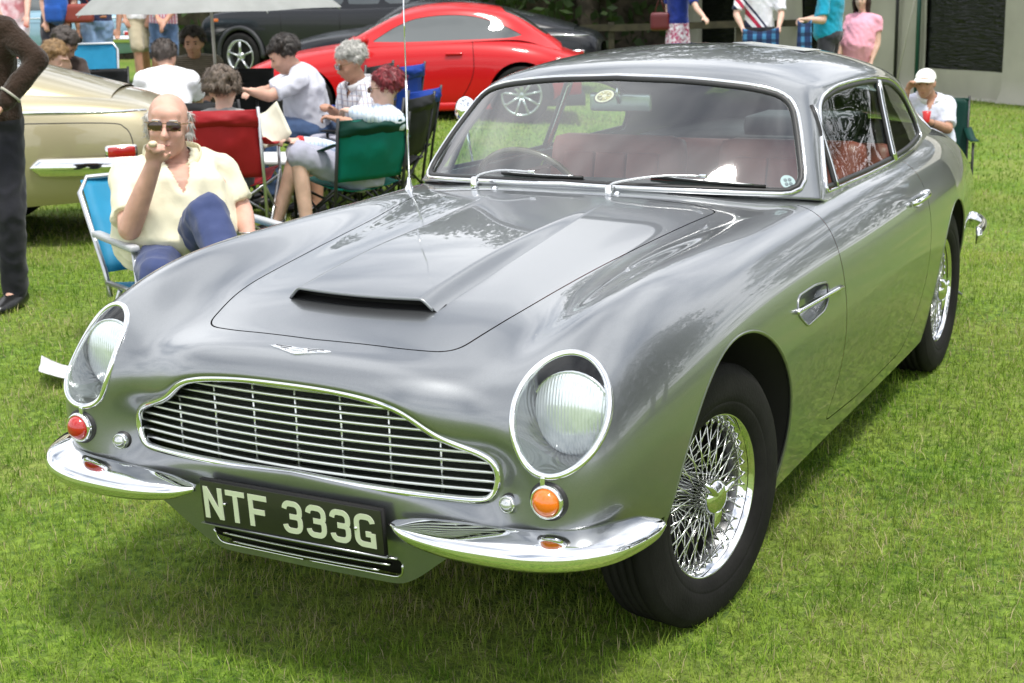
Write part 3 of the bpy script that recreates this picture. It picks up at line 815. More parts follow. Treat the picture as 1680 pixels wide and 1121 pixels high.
GL = {
 'N': [[(a_, 0), (a_, ch)], [(b_, 0), (b_, ch)], [(a_, ch-.004), (b_, .004)]],
 'T': [[(0, t_), (cw, t_)], [(cw/2, 0), (cw/2, ch-sw+.001)]],
 'F': [[(a_, 0), (a_, ch)], [(sw-.001, t_), (cw-.002, t_)], [(sw-.001, mid-.004), (cw-.010, mid-.004)]],
 '3': [arc(.019, ch-.0215, .0125, .015, 175, 90, 5)+arc(b_-.015, ch-.0215, .015, .015, 90, 0, 5)+[(b_, mid+.010)]+arc(b_-.010, mid+.010, .010, .010, 0, -90, 4)+[(.020, mid)],
       [(.024, mid)]+arc(b_-.010, mid-.010, .010, .010, 90, 0, 4)+arc(b_-.015, .0215, .015, .015, 0, -90, 5)+arc(.019, .0215, .0125, .015, -90, -175, 5)],
 'G': [arc(b_-.015, ch-.0215, .015, .015, 5, 90, 5)+arc(a_+.015, ch-.0215, .015, .015, 90, 180, 5)+arc(a_+.015, .0215, .015, .015, 180, 270, 5)+[(b_-.002, a_)], [(b_, 0), (b_, mid-.006)], [(cw/2+.002, mid-.009), (cw-sw+.002, mid-.009)]],
}
x = -.2435
for ch_ in 'NTF 333G':
    if ch_ == ' ': x += .030; continue
    o = stroke(GL[ch_], sw).build('character', M_CHAR, PL, smooth=False); o.location = (x, -.0022, -.0395); x += cw+.0105
for sx in (-.183, .183):
    o = MB().ell((sx, -.004, .002), (.0042, .003, .0042), None, 12, 8).build('screw', M_CHROME2, PL)
MB().box((0, -.764, .429), (.508, .010, .112), Matrix.Rotation(R(3), 3, 'X')).build('plate_backing', M_BLACK, CAR)
MB().box((0, -.766, .372), (.52, .014, .004), Matrix.Rotation(R(3), 3, 'X')).build('plate_bracket', M_PAINT, CAR)
# ------------------------------------------------------------------ winged badge
bz = []
def wing(sg2):
    return [(0, .010), (.012*sg2, .011), (.030*sg2, .0135), (.055*sg2, .0145), (.078*sg2, .013), (.085*sg2, .010), (.070*sg2, .004), (.052*sg2, .000), (.036*sg2, -.005), (.022*sg2, -.009), (.010*sg2, -.013), (0, -.0145)]
bpos, bn = on_body((0.001, -.70, 2), (0, 0, -1))
rot = Matrix((Vector((1, 0, 0)), bn.cross(Vector((1, 0, 0))).normalized(), bn)).transposed()
ol = wing(1)+list(reversed(wing(-1)))[1:-1]
BADGE = empty('winged_badge', parent=CAR)
V = []; F = []; n_ = len(ol)
for lay, (k, h) in enumerate(((1.0, -.004), (1.0, .0025), (.86, .0042))):
    for (px, py) in ol:
        q = bpos+rot @ Vector((px*k, py*k, h+(-.9*px*px)*0)); V.append(q)
for lay in range(2):
    for k in range(n_): a = lay*n_+k; b = lay*n_+(k+1) % n_; F.append((a, b, b+n_, a+n_))
F.append(tuple(2*n_+k for k in range(n_)))
mesh('wings', V, F, mat('badge_silver', (.82, .83, .84), rough=.2, metal=.9), BADGE, smooth=False)
for sg2 in (1, -1):
    for k in range(3):
        a = bpos+rot @ Vector(((.022+.004*k)*sg2, .0085-.0065*k, .0045)); c_ = bpos+rot @ Vector(((.066-.016*k)*sg2, .0100-.0062*k, .0045))
        MB().tube([a, c_], .0009, 5).build('feather_line', M_DARKTRIM, BADGE)
MB().box(bpos+bn*.0045, (.030, .009, .003), rot, .001).build('centre_bar', M_CHROME2, BADGE)
# ------------------------------------------------------------------ wheel wells, underside
for (ay, az, ar) in (ARCH_F, ARCH_R):
    for sg2 in (1, -1):
        V = []; F = []; lipP = []
        for k in range(41):
            a = R(-14+(184 if ay < 1 else 208)*k/40); y = ay+ar*math.cos(a); z = az+ar*math.sin(a)
            p, n = on_body((2, ay+(ar+.002)*math.cos(a), az+(ar+.002)*math.sin(a)), (-1, 0, 0)); xo = p.x if .55 < p.x < .9 else .7
            if z > (.21 if (y > ay or ay > 1) else .39): lipP.append(Vector(((xo-.004)*sg2, y, z)))
            V += [((xo-.004)*sg2, y, z), (.62*sg2, ay+(ar+.01)*math.cos(a), az+(ar+.01)*math.sin(a)), (.40*sg2, ay+(ar+.01)*math.cos(a), az+(ar+.01)*math.sin(a))]
            if k: b = 3*k-3; F += [(b, b+3, b+4, b+1), (b+1, b+4, b+5, b+2)]
        V.append((.40*sg2, ay, az)); c_ = len(V)-1
        for k in range(40): F.append((3*k+2, 3*k+5, c_))
        mesh('wheel_well', V, F, M_WELL, CAR)
        mesh('arch_lip', *tube_vf(lipP, .0055, 8), M_PAINT, CAR)
und = MB()
und.box((0, -.12, .37), (.74, .72, .14)); und.box((0, 1.30, .245), (1.46, 1.62, .05)); und.box((0, 2.6, .30), (.78, 1.1, .12)); und.box((0, 3.35, .36), (1.0, .7, .08))
und.build('underside', M_WELL, CAR)
tail = SB[-1]; tl = [Vector(p) for p in tail]; tl = tl+[Vector((-p.x, p.y, p.z)) for p in reversed(tl)]
mesh('tail_panel', [p for p in tl], [tuple(range(len(tl)))], M_PAINT, CAR, smooth=False)
# rear bumper with overrider
for sg2 in (1, -1):
    rb = catmull([(.45*sg2, 3.92, .40), (.60*sg2, 3.88, .40), (.665*sg2, 3.74, .40), (.690*sg2, 3.58, .40), (.695*sg2, 3.45, .40)], 5)
    V, F = strip_vf(rb, [(-.04, 0), (-.03, .02), (0, .028), (.03, .02), (.04, 0)], [Vector((p.x*.8, (p.y-3.2)*.5, 0)) for p in rb]); mesh('rear_bumper', V, F, M_CHROME, CAR)
# ------------------------------------------------------------------ wheels
def tyre_prof():
    pr = [(.203, -.060), (.212, -.074), (.235, -.084), (.265, -.0865), (.295, -.083), (.318, -.074), (.328, -.064)]
    z = -.058
    for k in range(5):
        pr += [(.3345, z+.001), (.3352, z+.019)]
        if k < 4: pr += [(.3285, z+.0205), (.3285, z+.0235)]
        z += .0245
    pr += [(.328, .066), (.318, .0745), (.3145, .0762), (.3135, .0772), (.310, .0785), (.295, .083), (.265, .0865), (.2445, .0853), (.2430, .0842), (.2415, .0847), (.235, .084), (.222, .079), (.212, .074), (.203, .060)]
    return pr
TYRE_ME = None
def axis_x(V): return [(z, x, y) for x, y, z in V]
def make_wheel(loc, rz, side, full):
    global TYRE_ME
    W = empty('wheel', loc, rz, CAR)
    V, F = lathe_vf(tyre_prof(), 96); mesh('tyre', axis_x(V), F, M_TYRE, W)
    V, F = lathe_vf([(.188, .030), (.192, .040), (.197, .046), (.203, .052), (.2085, .058), (.2105, .064), (.2085, .069), (.205, .066), (.199, .054)], 96); mesh('rim', axis_x(V), F, M_CHROME, W)
    V, F = lathe_vf([(.150, -.058), (.200, -.062), (.207, -.060), (.205, -.048), (.180, -.040), (.176, -.02), (.176, .0), (.181, .018), (.188, .030)], 64); mesh('rim_well', axis_x(V), F, mat('rim_well_metal', (.20, .20, .20), rough=.3, metal=1.0), W)
    if not full: return W
    V, F = lathe_vf([(.148, -.058), (.02, -.055)], 48); mesh('brake_drum', axis_x(V), F, mat('brake_dark', (.03, .03, .03), rough=.5, metal=.6), W)
    V, F = lathe_vf([(.02, -.05), (.052, -.048), (.056, -.040), (.050, -.030), (.040, .02), (.038, .045), (.044, .055), (.044, .066), (.036, .072)], 36); mesh('hub', axis_x(V), F, M_CHROME, W)
    V, F = lathe_vf([(.044, .060), (.046, .072), (.041, .081), (.031, .088), (.019, .092), (.0005, .093)], 36)
    KO = mesh('spinner', axis_x(V), F, M_CHROME, W)
    for k in range(3):
        a = R(55+120*k); rt = Matrix.Rotation(a, 3, 'X')
        P = [rt @ Vector(p) for p in ((.076, 0, .02), (.081, 0, .040), (.082, .004, .060), (.077, .008, .080))]
        mesh('ear', *tube_vf(P, [(.016, .011), (.014, .009), (.012, .007), (.005, .004)], 10), M_CHROME, KO)
    sm = {}
    def spoke(key, a, b):
        if key not in sm:
            me = bpy.data.meshes.new('spoke'); t1 = Vector(b)-(Vector(b)-Vector(a)).normalized()*.017
            V1, F1 = tube_vf([a, t1], .0020, 6); V2, F2 = tube_vf([t1, b], .0031, 6)
            me.from_pydata([tuple(v) for v in V1+V2], [], [tuple(f) for f in F1]+[tuple(i+len(V1) for i in f) for f in F2]); me.update(); me.materials.append(mat('spoke_steel', (.74, .74, .72), rough=.16, metal=1.0))
            me.polygons.foreach_set('use_smooth', [True]*len(me.polygons)); sm[key] = me
        return sm[key]
    def polar(r, x, deg): a = R(deg); return (x, r*math.cos(a), r*math.sin(a))
    sets = [(20, 0, polar(.040, .052, -30), polar(.197, .044, 0)), (20, 9, polar(.040, .052, 30), polar(.197, .044, 0)),
            (20, 4.5, polar(.050, -.030, -50), polar(.187, .026, 0)), (20, 13.5, polar(.050, -.030, 50), polar(.187, .026, 0))]
    for si, (cnt, off, a, b) in enumerate(sets):
        me = spoke(si, a, b)
        for k in range(cnt):
            o = bpy.data.objects.new('spoke', me); COL.objects.link(o); o.parent = W; o.rotation_euler = (R(off+360/cnt*k), 0, 0)
    return W
make_wheel((.668, 0, .330), -.175, 1, True)
make_wheel((-.668, 0, .330), math.pi-.175, -1, False)
make_wheel((.660, 2.585, .330), 0, 1, True)
make_wheel((-.660, 2.585, .330), math.pi, -1, False)
# ------------------------------------------------------------------ interior
INT = empty('interior', parent=CAR)
MB().box((0, 1.45, .30), (1.36, 1.6, .03)).build('floor_carpet', mat('carpet_red', (.07, .015, .012), rough=.95), INT)
def soft_box(name, c, d, m, rx=0., bev=.05, parent=INT):
    o = MB().box((0, 0, 0), d, None, bev).build(name, m, parent); o.location = c; o.rotation_euler = (rx, 0, 0); return o
for sg2, nm in ((1, 'passenger'), (-1, 'driver')):
    s_ = empty('front_seat', (.34*sg2, 1.45, .32), parent=INT)
    soft_box('cushion', (0, 0, .14), (.52, .52, .16), M_LEATHER, R(4), .05, s_)
    soft_box('backrest', (0, .33, .40), (.54, .13, .58), M_LEATHER, R(-14), .055, s_)
    for k in (-1, 0, 1): soft_box('pleat', (k*.13, .262, .42), (.125, .03, .42), M_LEATHER, R(-14), .012, s_)
soft_box('rear_seat_back', (0, 2.32, .66), (1.16, .14, .56), M_LEATHER, R(-18), .05)
soft_box('rear_seat_cushion', (0, 2.12, .46), (1.16, .46, .16), M_LEATHER, R(5), .05)
MB().box((0, 2.75, .93), (1.0, .70, .02)).build('parcel_shelf', M_DARKTRIM, INT)
soft_box('folded_rug', (.15, 2.62, .975), (.46, .28, .09), M_DARKTRIM, 0, .035)
V = []; F = []
for i in range(21):
    x = -.66+1.32*i/20; yb = float(ws_base_y(x))+.045
    V += [(x, min(yb, .95), .945-.02*abs(x)), (x, 1.06+.02*abs(x), .955-.02*abs(x)), (x, 1.09, .91), (x, 1.09, .70)]
    if i:
        for k in range(3): a = 4*i-4+k; F.append((a, a+4, a+5, a+1))
mesh('dashboard', V, F, mat('dash_black', (.025, .03, .032), rough=.5, bump=.1, bscale=150), INT)
for sg2 in (1, -1):
    MB().box((.690*sg2, 1.45, .60), (.04, 1.0, .54), None, .02).build('door_card', M_LEATHER, INT)
    MB().box((.635*sg2, 2.22, .64), (.05, .56, .48), None, .02).build('quarter_trim', M_LEATHER, INT)
SWH = empty('steering_wheel', (-.35, 1.12, .862), parent=INT); SWH.rotation_euler = (R(-62), 0, 0)
cir = [(.198*math.cos(2*math.pi*k/48), .198*math.sin(2*math.pi*k/48), 0) for k in range(48)]
mesh('rim', *tube_vf(cir, .0115, 10, closed=True), mat('wood_rim', (.075, .05, .02), rough=.25, coat=1.0, vary=.3, vscale=30), SWH)
for k in range(3):
    a = R(90+120*k); MB().tube([(0, 0, -.02), (.19*math.cos(a), .19*math.sin(a), 0)], .006, 6).build('spoke', M_CHROME2, SWH)
MB().ell((0, 0, -.02), (.04, .04, .02)).build('boss', M_DARKTRIM, SWH)
MIR = empty('rear_view_mirror', (-.005, 1.10, 1.195), parent=CAR); MIR.rotation_euler = (R(6), 0, 0)
o = MB().box((0, 0, 0), (.215, .022, .060), None, .010).build('mirror_back', mat('mirror_shell', (.42, .47, .46), rough=.25, metal=.7), MIR)
MB().tube([(0, -.012, 0), (0, -.03, .03), (0, .0, .075)], .006, 8).build('stalk', M_CHROME2, MIR)
# round badge and stickers inside the screen, lying on the glass
def glass_disc(name, x, z, r, m, off=-.004):
    p, n = on_cabin((x, -1, z), (0, 1, 0)); q = n.to_track_quat('Z', 'Y').to_matrix().to_4x4()
    o = mesh(name, *lathe_vf([(.0003, .0012), (r, .0012), (r, 0)], 32), m, CAR, smooth=False); o.matrix_local = Matrix.Translation(p+n*off) @ q; return o
d0 = glass_disc('permit_disc', -.008, 1.226, .036, mat('disc_dark', (.03, .025, .02), rough=.4))
for k, (r_, mm) in enumerate(((.031, mat('disc_cream', (.55, .5, .36), rough=.5)), (.024, mat('disc_gold', (.30, .24, .10), rough=.4, vary=.6, vscale=70)), (.008, mat('disc_cream', (.5, .5, .4))))):
    o = mesh('disc_ring', *lathe_vf([(.0003, .0016+.0006*k), (r_, .0016+.0006*k)], 28), mm, d0, smooth=False)
for k in range(6):
    a = R(60*k); MB().box((.016*math.cos(a), .016*math.sin(a), .0034), (.010, .004, .0006), a).build('disc_mark', MATS['disc_cream'], d0)
d1 = glass_disc('club_sticker', .612, .985, .024, mat('sticker_clear', (.45, .52, .54), rough=.4))
for k in range(4):
    a = R(45+90*k); MB().ell((.010*math.cos(a), .010*math.sin(a), .002), (.006, .006, .0008), None, 12, 6).build('sticker_mark', mat('sticker_grey', (.12, .15, .17)), d1)
# ------------------------------------------------------------------ wipers, jets, aerial, handle, vent, mirror
def wiper(px, py, elbow, tip, start):
    W = empty('wiper', parent=CAR)
    pz = top_z(px, py) if py < .66 else .975
    pv = Vector((px, py, pz)); MB().lathe([(.013, -.01), (.013, .012), (.009, .022), (.0005, .024)], Matrix.Translation(pv), 16).build('pivot', M_CHROME, W)
    def glassp(x, z, off): p, n = on_cabin((x, -1, z), (0, 1, 0)); return p+n*off, n
    e, en = glassp(elbow[0], elbow[1], .022); P = [pv+Vector((0, 0, .014)), pv+Vector((.02*(1 if e.x > px else -1), .01, .030)), pv.lerp(e, .5)+Vector((0, 0, .024)), e]
    mesh('arm', *tube_vf(catmull(P, 6), [(.0085-.0045*k/18, .0045-.001*k/18) for k in range(19)], 8), M_CHROME2, W)
    a, an = glassp(start[0], start[1], .007); b, bn_ = glassp(tip[0], tip[1], .007); mids = [glassp(start[0]+(tip[0]-start[0])*k/8, start[1]+(tip[1]-start[1])*k/8, .009) for k in range(9)]
    V, F = strip_vf([m[0] for m in mids], [(-.004, -.005), (-.003, .004), (.003, .004), (.004, -.005)], [m[1] for m in mids]); mesh('blade', V, F, M_RUBBER, W)
    mids2 = [glassp(start[0]+(tip[0]-start[0])*(k+1)/10, start[1]+(tip[1]-start[1])*(k+1)/10, .015) for k in range(9)]
    mesh('blade_holder', *tube_vf([m[0] for m in mids2], .0022, 6), M_CHROME2, W)
    MB().box(e, (.022, .012, .012), None, .003).build('joint', M_CHROME, W)
wiper(-.312, .668, (-.11, 1.003), (.060, 1.003), (-.235, 1.001))
wiper(.160, .640, (.395, .999), (.560, .972), (.255, 1.008))
for x in (-.22, .19):
    z = top_z(x, .615); MB().lathe([(.009, -.004), (.009, .005), (.004, .010), (.0005, .0105)], Matrix.Translation((x, .632, z)), 14).build('washer_jet', M_CHROME, CAR)
AE = empty('aerial', parent=CAR); az0 = top_z(-.62, .775)
MB().lathe([(.016, -.004), (.014, .006), (.008, .016), (.006, .035), (.0035, .04)], Matrix.Translation((-.62, .775, az0)), 14).build('aerial_base', M_CHROME, AE)
MB().tube([(-.62, .775, az0+.03), (-.621, .785, az0+.35)], .0038, 8).build('lower_tube', M_CHROME, AE)
MB().tube([(-.621, .785, az0+.35), (-.622, .795, az0+.70)], .0025, 8).build('middle_tube', M_CHROME, AE)
MB().tube([(-.622, .795, az0+.70), (-.623, .81, az0+1.1)], .0015, 8).build('upper_tube', M_CHROME, AE)
for sg2 in (1, -1):
    H = empty('door_handle', parent=CAR)
    def bodyp(y, z, off): p, n = on_body((2, y, z), (-1, 0, 0)); p = p+n*off; return Vector((p.x*sg2, p.y, p.z))
    mesh('grip', *tube_vf(catmull([bodyp(1.765, .800, .004), bodyp(1.78, .801, .022), bodyp(1.87, .803, .030), bodyp(1.95, .804, .026), bodyp(1.965, .804, .004)], 5), [(.006, .010)]*21, 8), M_CHROME, H)
    p, n = on_body((2, 1.99, .804), (-1, 0, 0)); n = Vector((n.x*sg2, n.y, n.z)); q = n.to_track_quat('Z', 'Y').to_matrix().to_4x4()
    MB().lathe([(.015, -.01), (.015, .012), (.010, .020), (.0005, .021)], Matrix.Translation(Vector((p.x*sg2, p.y, p.z))) @ q, 16).build('push_button', M_CHROME, H)
    mesh('scuff_plate', *tube_vf([bodyp(1.82+.01*k, .785-.0, .001) for k in range(8)], [(.012, .003)]*8, 8), M_CHROME2, H)
    V, F = strip_vf([bodyp(.40+.42*k/12, .718-.016*k/12, .004) for k in range(13)], [(-.007, -.004), (-.005, .006), (0, .009), (.005, .006), (.007, -.004)], Vector((sg2, 0, 0))); mesh('vent_strip', V, F, M_CHROME, CAR)
    vp = [on_body((2, y, z), (-1, 0, 0))[0] for y, z in [(p.x, p.y) for p in resample(VENT, .012, True)]]
    mesh('vent_edge', *tube_vf([Vector((p.x*sg2, p.y, p.z)) for p in vp], .0035, 6, closed=True), M_PAINT, CAR)
# sill seam
P = [Vector((on_body((2, 1.0+.9*k/10, .245+.06*(k/10)**3), (-1, 0, 0))[0])) + Vector((.0015, 0, 0)) for k in range(11)]
DM = empty('door_mirror', (-.735, 1.40, .925), parent=CAR)
MB().tube([(0, 0, 0), (-.012, -.003, .08), (-.018, -.008, .16)], .006, 8).build('stalk', M_CHROME, DM)
o = MB().lathe([(.0005, -.022), (.030, -.018), (.048, -.006), (.053, .004), (.050, .007), (.0005, .007)], None, 28).build('mirror_head', M_CHROME, DM); o.location = (-.02, -.008, .20); o.rotation_euler = (R(-90), 0, R(-12))
# paper lying on the roof: a thing of its own
rp = []
for sx, sy in ((-1, -1), (1, -1), (1, 1), (-1, 1)):
    x = .27+.13*sx; y = 1.86+.10*sy; p, n = on_cabin((x, y, 3), (0, 0, -1)); rp.append(p+Vector((0, 0, .006)))
o = mesh('paper_card', rp+[p-Vector((0, 0, .002)) for p in rp], [(0, 1, 2, 3), (7, 6, 5, 4), (0, 4, 5, 1), (1, 5, 6, 2), (2, 6, 7, 3), (3, 7, 4, 0)], mat('paper_grey', (.45, .47, .48), rough=.5, coat=.6), None, smooth=False)
tag(o, 'pale printed card lying flat on the silver car roof', 'card')
# ================================================================== lawn
def lawn_material():
    m = mat('lawn_soil', (.05, .085, .015), rough=.95); t = m.node_tree; b = t.nodes['Principled BSDF']
    tc = t.nodes.new('ShaderNodeTexCoord')
    def noise_(s, d): n = t.nodes.new('ShaderNodeTexNoise'); n.inputs['Scale'].default_value = s; n.inputs['Detail'].default_value = d; t.links.new(tc.outputs['Object'], n.inputs['Vector']); return n.outputs['Fac']
    r1 = t.nodes.new('ShaderNodeValToRGB'); e = r1.color_ramp.elements
    e[0].position = .36; e[0].color = (.05, .11, .008, 1); e[1].position = .66; e[1].color = (.22, .34, .035, 1)
    t.links.new(noise_(26, 8), r1.inputs[0])
    r2 = t.nodes.new('ShaderNodeValToRGB'); e = r2.color_ramp.elements
    e[0].position = .44; e[0].color = (0, 0, 0, 1); e[1].position = .70; e[1].color = (1, 1, 1, 1)
    t.links.new(noise_(1.3, 5), r2.inputs[0])
    mxn = t.nodes.new('ShaderNodeMix'); mxn.data_type = 'RGBA'; mxn.inputs[7].default_value = (.28, .29, .07, 1)
    mm = t.nodes.new('ShaderNodeMath'); mm.operation = 'MULTIPLY'; mm.inputs[1].default_value = .55; t.links.new(r2.outputs[0], mm.inputs[0])
    t.links.new(mm.outputs[0], mxn.inputs[0]); t.links.new(r1.outputs[0], mxn.inputs[6]); t.links.new(mxn.outputs[2], b.inputs['Base Color'])
    bp = t.nodes.new('ShaderNodeBump'); bp.inputs['Strength'].default_value = .9; bp.inputs['Distance'].default_value = .03
    t.links.new(noise_(60, 6), bp.inputs['Height']); t.links.new(bp.outputs[0], b.inputs['Normal']); return m
xs = np.concatenate([np.linspace(-260, -22, 12), np.linspace(-20, 12, 97), np.linspace(14, 260, 12)])
ys = np.concatenate([np.linspace(-120, -8, 8), np.linspace(-6, 32, 115), np.linspace(36, 400, 12)])
gx, gy_ = np.meshgrid(xs, ys, indexing='ij'); gzv = ground_z(gx, gy_)
V = np.stack([gx, gy_, gzv], -1).reshape(-1, 3); F = grid_faces(len(xs), len(ys))[:, ::-1]
LAWN = mesh('lawn', V.tolist(), F.tolist(), lawn_material()); tag(LAWN, 'mown grass of the show field', None, None, 'structure')
# ------------------------------------------------------------------ grass blades (one mass)
def grass():
    rng = np.random.default_rng(5)
    cx, cy = CAM.x, CAM.y; yaw = R(-28.5)
    P = []; Wd = []; Ht = []
    def zone(d0, d1, dens, half, w, h):
        area = half*(d1*d1-d0*d0); n = int(area*dens)
        d = np.sqrt(rng.uniform(d0*d0, d1*d1, n)); a = yaw+rng.uniform(-half, half, n)
        x = cx+np.sin(a)*d; y = cy+np.cos(a)*d
        # clumping
        cl = np.sin(x*23.1+3*np.sin(y*9.7))*np.sin(y*19.3+2*np.sin(x*11.3)); keep = rng.uniform(0, 1, n) < .72+.28*cl
        # nothing grows through the parked car's tyres or far beneath its floor
        under = (np.abs(x) < .55) & (y > 0.5) & (y < 3.2); keep &= ~(under & (rng.uniform(0, 1, n) < .8))
        x = x[keep]; y = y[keep]; n = len(x)
        P.append(np.stack([x, y, ground_z(x, y)], 1)); Wd.append(rng.uniform(.7, 1.3, n)*w); Ht.append(rng.uniform(.45, 1.3, n)*h)
    hf = R(26)
    zone(2.7, 4.6, 19000, R(30), .0021, .046); zone(4.6, 6.5, 10000, hf, .0028, .046); zone(6.5, 9.5, 6500, hf, .0034, .046)
    zone(9.5, 15, 2600, R(24), .0055, .046); zone(15, 24, 700, R(23), .010, .05)
    P = np.concatenate(P); Wd = np.concatenate(Wd); Ht = np.concatenate(Ht); n = len(P)
    az = rng.uniform(0, 2*np.pi, n); lean = np.abs(rng.normal(.85, .45, n)).clip(.05, 1.45)
    hx = np.cos(az); hy = np.sin(az); sx = -hy; sy = hx
    def pt(f, curl): # point along the bent blade
        l = lean*curl; return np.stack([P[:, 0]+hx*Ht*f*np.sin(l), P[:, 1]+hy*Ht*f*np.sin(l), P[:, 2]+Ht*f*np.cos(l)-.004], 1)
    side = np.stack([sx, sy, np.zeros(n)], 1)*(Wd/2)[:, None]
    b0 = pt(0, .5); b1 = pt(.5, .75); b2 = pt(1.0, 1.1)
    V = np.stack([b0-side, b0+side, b1-side*.8, b1+side*.8, b2], 1).reshape(-1, 3)
    base = (np.arange(n)*5)[:, None]
    T = (base[:, None, :]+np.array([[0, 1, 3], [0, 3, 2], [2, 3, 4]])[None]).reshape(-1, 3)
    me = bpy.data.meshes.new('grass'); me.vertices.add(len(V)); me.vertices.foreach_set('co', V.ravel())
    me.loops.add(len(T)*3); me.loops.foreach_set('vertex_index', T.ravel()); me.polygons.add(len(T))
    me.polygons.foreach_set('loop_start', np.arange(len(T))*3); me.polygons.foreach_set('loop_total', np.full(len(T), 3)); me.update()
    # each blade its own green, some dry straw; patches of yellower turf
    patch = .5+.5*np.sin(P[:, 0]*1.7+1.3*np.sin(P[:, 1]*1.1+1))*np.sin(P[:, 1]*2.1+1.7*np.sin(P[:, 0]*.9)); patch2 = .5+.5*np.sin(P[:, 0]*6.1+2*np.sin(P[:, 1]*4.3))*np.sin(P[:, 1]*5.3+2*np.sin(P[:, 0]*3.7))
    def vn(s, o):      # smooth value noise for patches of turf
        g = np.random.default_rng(int(o*100)).uniform(0, 1, (256, 256)); u = P[:, 0]*s+100+o; v = P[:, 1]*s+100+o; i = np.floor(u).astype(int); j = np.floor(v).astype(int); fu = u-i; fv = v-j; fu = fu*fu*(3-2*fu); fv = fv*fv*(3-2*fv)
        G = lambda a, b: g[a % 256, b % 256]
        return (G(i, j)*(1-fu)+G(i+1, j)*fu)*(1-fv)+(G(i, j+1)*(1-fu)+G(i+1, j+1)*fu)*fv
    patch = np.clip((.6*vn(1.1, .3)+.4*vn(3.1, .7)-.38)*3.2, 0, 1); patch2 = np.clip((.5*vn(7, .2)+.5*vn(17, .9)-.42)*3.5, 0, 1); lush = np.clip((.6*vn(2.3, .5)+.4*vn(9, .4)-.5)*3.2, 0, 1)
    k = rng.uniform(0, 1, n)**1.2*(1-.55*lush); g1 = np.array([.062, .150, .010]); g2 = np.array([.275, .415, .045]); st = np.array([.50, .44, .24])
    col = g1+(g2-g1)*k[:, None]; yel = np.array([.41, .44, .10]); f = np.clip(.50*patch+.40*patch2-.25*lush, 0, .9)*rng.uniform(.2, 1, n); col = col*(1-f[:, None])+yel*f[:, None]
    dry = rng.uniform(0, 1, n) < .07+.16*patch2*patch+.07*patch; col[dry] = st*rng.uniform(.5, 1, (dry.sum(), 1))
    ca = me.color_attributes.new('tint', 'FLOAT_COLOR', 'POINT')
    ca.data.foreach_set('color', np.repeat(np.concatenate([col, np.ones((n, 1))], 1), 5, 0).ravel())
    m = mat('grass_blade', (.1, .2, .03), rough=.7, spec=.12); t = m.node_tree; at = t.nodes.new('ShaderNodeAttribute'); at.attribute_name = 'tint'
    b = t.nodes['Principled BSDF']; t.links.new(at.outputs['Color'], b.inputs['Base Color'])
    tl = t.nodes.new('ShaderNodeBsdfTranslucent'); t.links.new(at.outputs['Color'], tl.inputs[0]); ms = t.nodes.new('ShaderNodeMixShader'); ms.inputs[0].default_value = .3
    t.links.new(b.outputs[0], ms.inputs[1]); t.links.new(tl.outputs[0], ms.inputs[2]); t.links.new(ms.outputs[0], t.nodes['Material Output'].inputs[0])
    me.materials.append(m); o = bpy.data.objects.new('grass', me); COL.objects.link(o); tag(o, 'short mown green grass with dry straw blades', 'grass', None, 'stuff')
    print('blades', n)
grass()
# ================================================================== trees behind the field
def leaf_material(name, c1, c2):
    m = mat(name, c1, rough=.6, col2=c2, vscale=.9); t = m.node_tree; b = t.nodes['Principled BSDF']
    src = b.inputs['Base Color'].links[0].from_socket
    tl = t.nodes.new('ShaderNodeBsdfTranslucent'); t.links.new(src, tl.inputs[0]); ms = t.nodes.new('ShaderNodeMixShader'); ms.inputs[0].default_value = .3
    t.links.new(b.outputs[0], ms.inputs[1]); t.links.new(tl.outputs[0], ms.inputs[2]); t.links.new(ms.outputs[0], t.nodes['Material Output'].inputs[0]); return m
M_LEAF = leaf_material('leaf_green', (.018, .040, .009), (.048, .085, .017))
M_BARK = mat('bark', (.07, .055, .04), rough=.9, bump=.6, bscale=14, vary=.4, vscale=6)
def crown_mesh(seed, h0, h1, rad, n_cl, leaf, dens):
    rng = np.random.default_rng(seed); V = []; 
    th = rng.uniform(0, 2*np.pi, n_cl); f = rng.uniform(0, 1, n_cl); prof = np.sin(np.pi*(.12+.83*f))**.7
    rr = rad*prof*rng.uniform(.35, 1.0, n_cl)**.5; C = np.stack([np.cos(th)*rr, np.sin(th)*rr, h0+(h1-h0)*f], 1)
    cr = rng.uniform(.5, 1.1, n_cl)*rad*.22
    idx = rng.integers(0, n_cl, n_cl*dens); n = len(idx); d = rng.normal(0, 1, (n, 3)); d /= np.linalg.norm(d, axis=1)[:, None]
    P = C[idx]+d*(cr[idx]*rng.uniform(.3, 1, n)**.5)[:, None]*np.array([1, 1, .75])
    a = rng.normal(0, 1, (n, 3)); a /= np.linalg.norm(a, axis=1)[:, None]; b = np.cross(a, rng.normal(0, 1, (n, 3))); b /= np.linalg.norm(b, axis=1)[:, None]
    s = (rng.uniform(.6, 1.3, n)*leaf)[:, None]
    V = np.stack([P-a*s, P+b*s*.55, P+a*s, P-b*s*.55], 1).reshape(-1, 3)
    F = (np.arange(n)*4)[:, None]+np.arange(4)[None]
    me = bpy.data.meshes.new('crown'); me.from_pydata(V.tolist(), [], F.tolist()); me.update(); me.materials.append(M_LEAF); return me, C
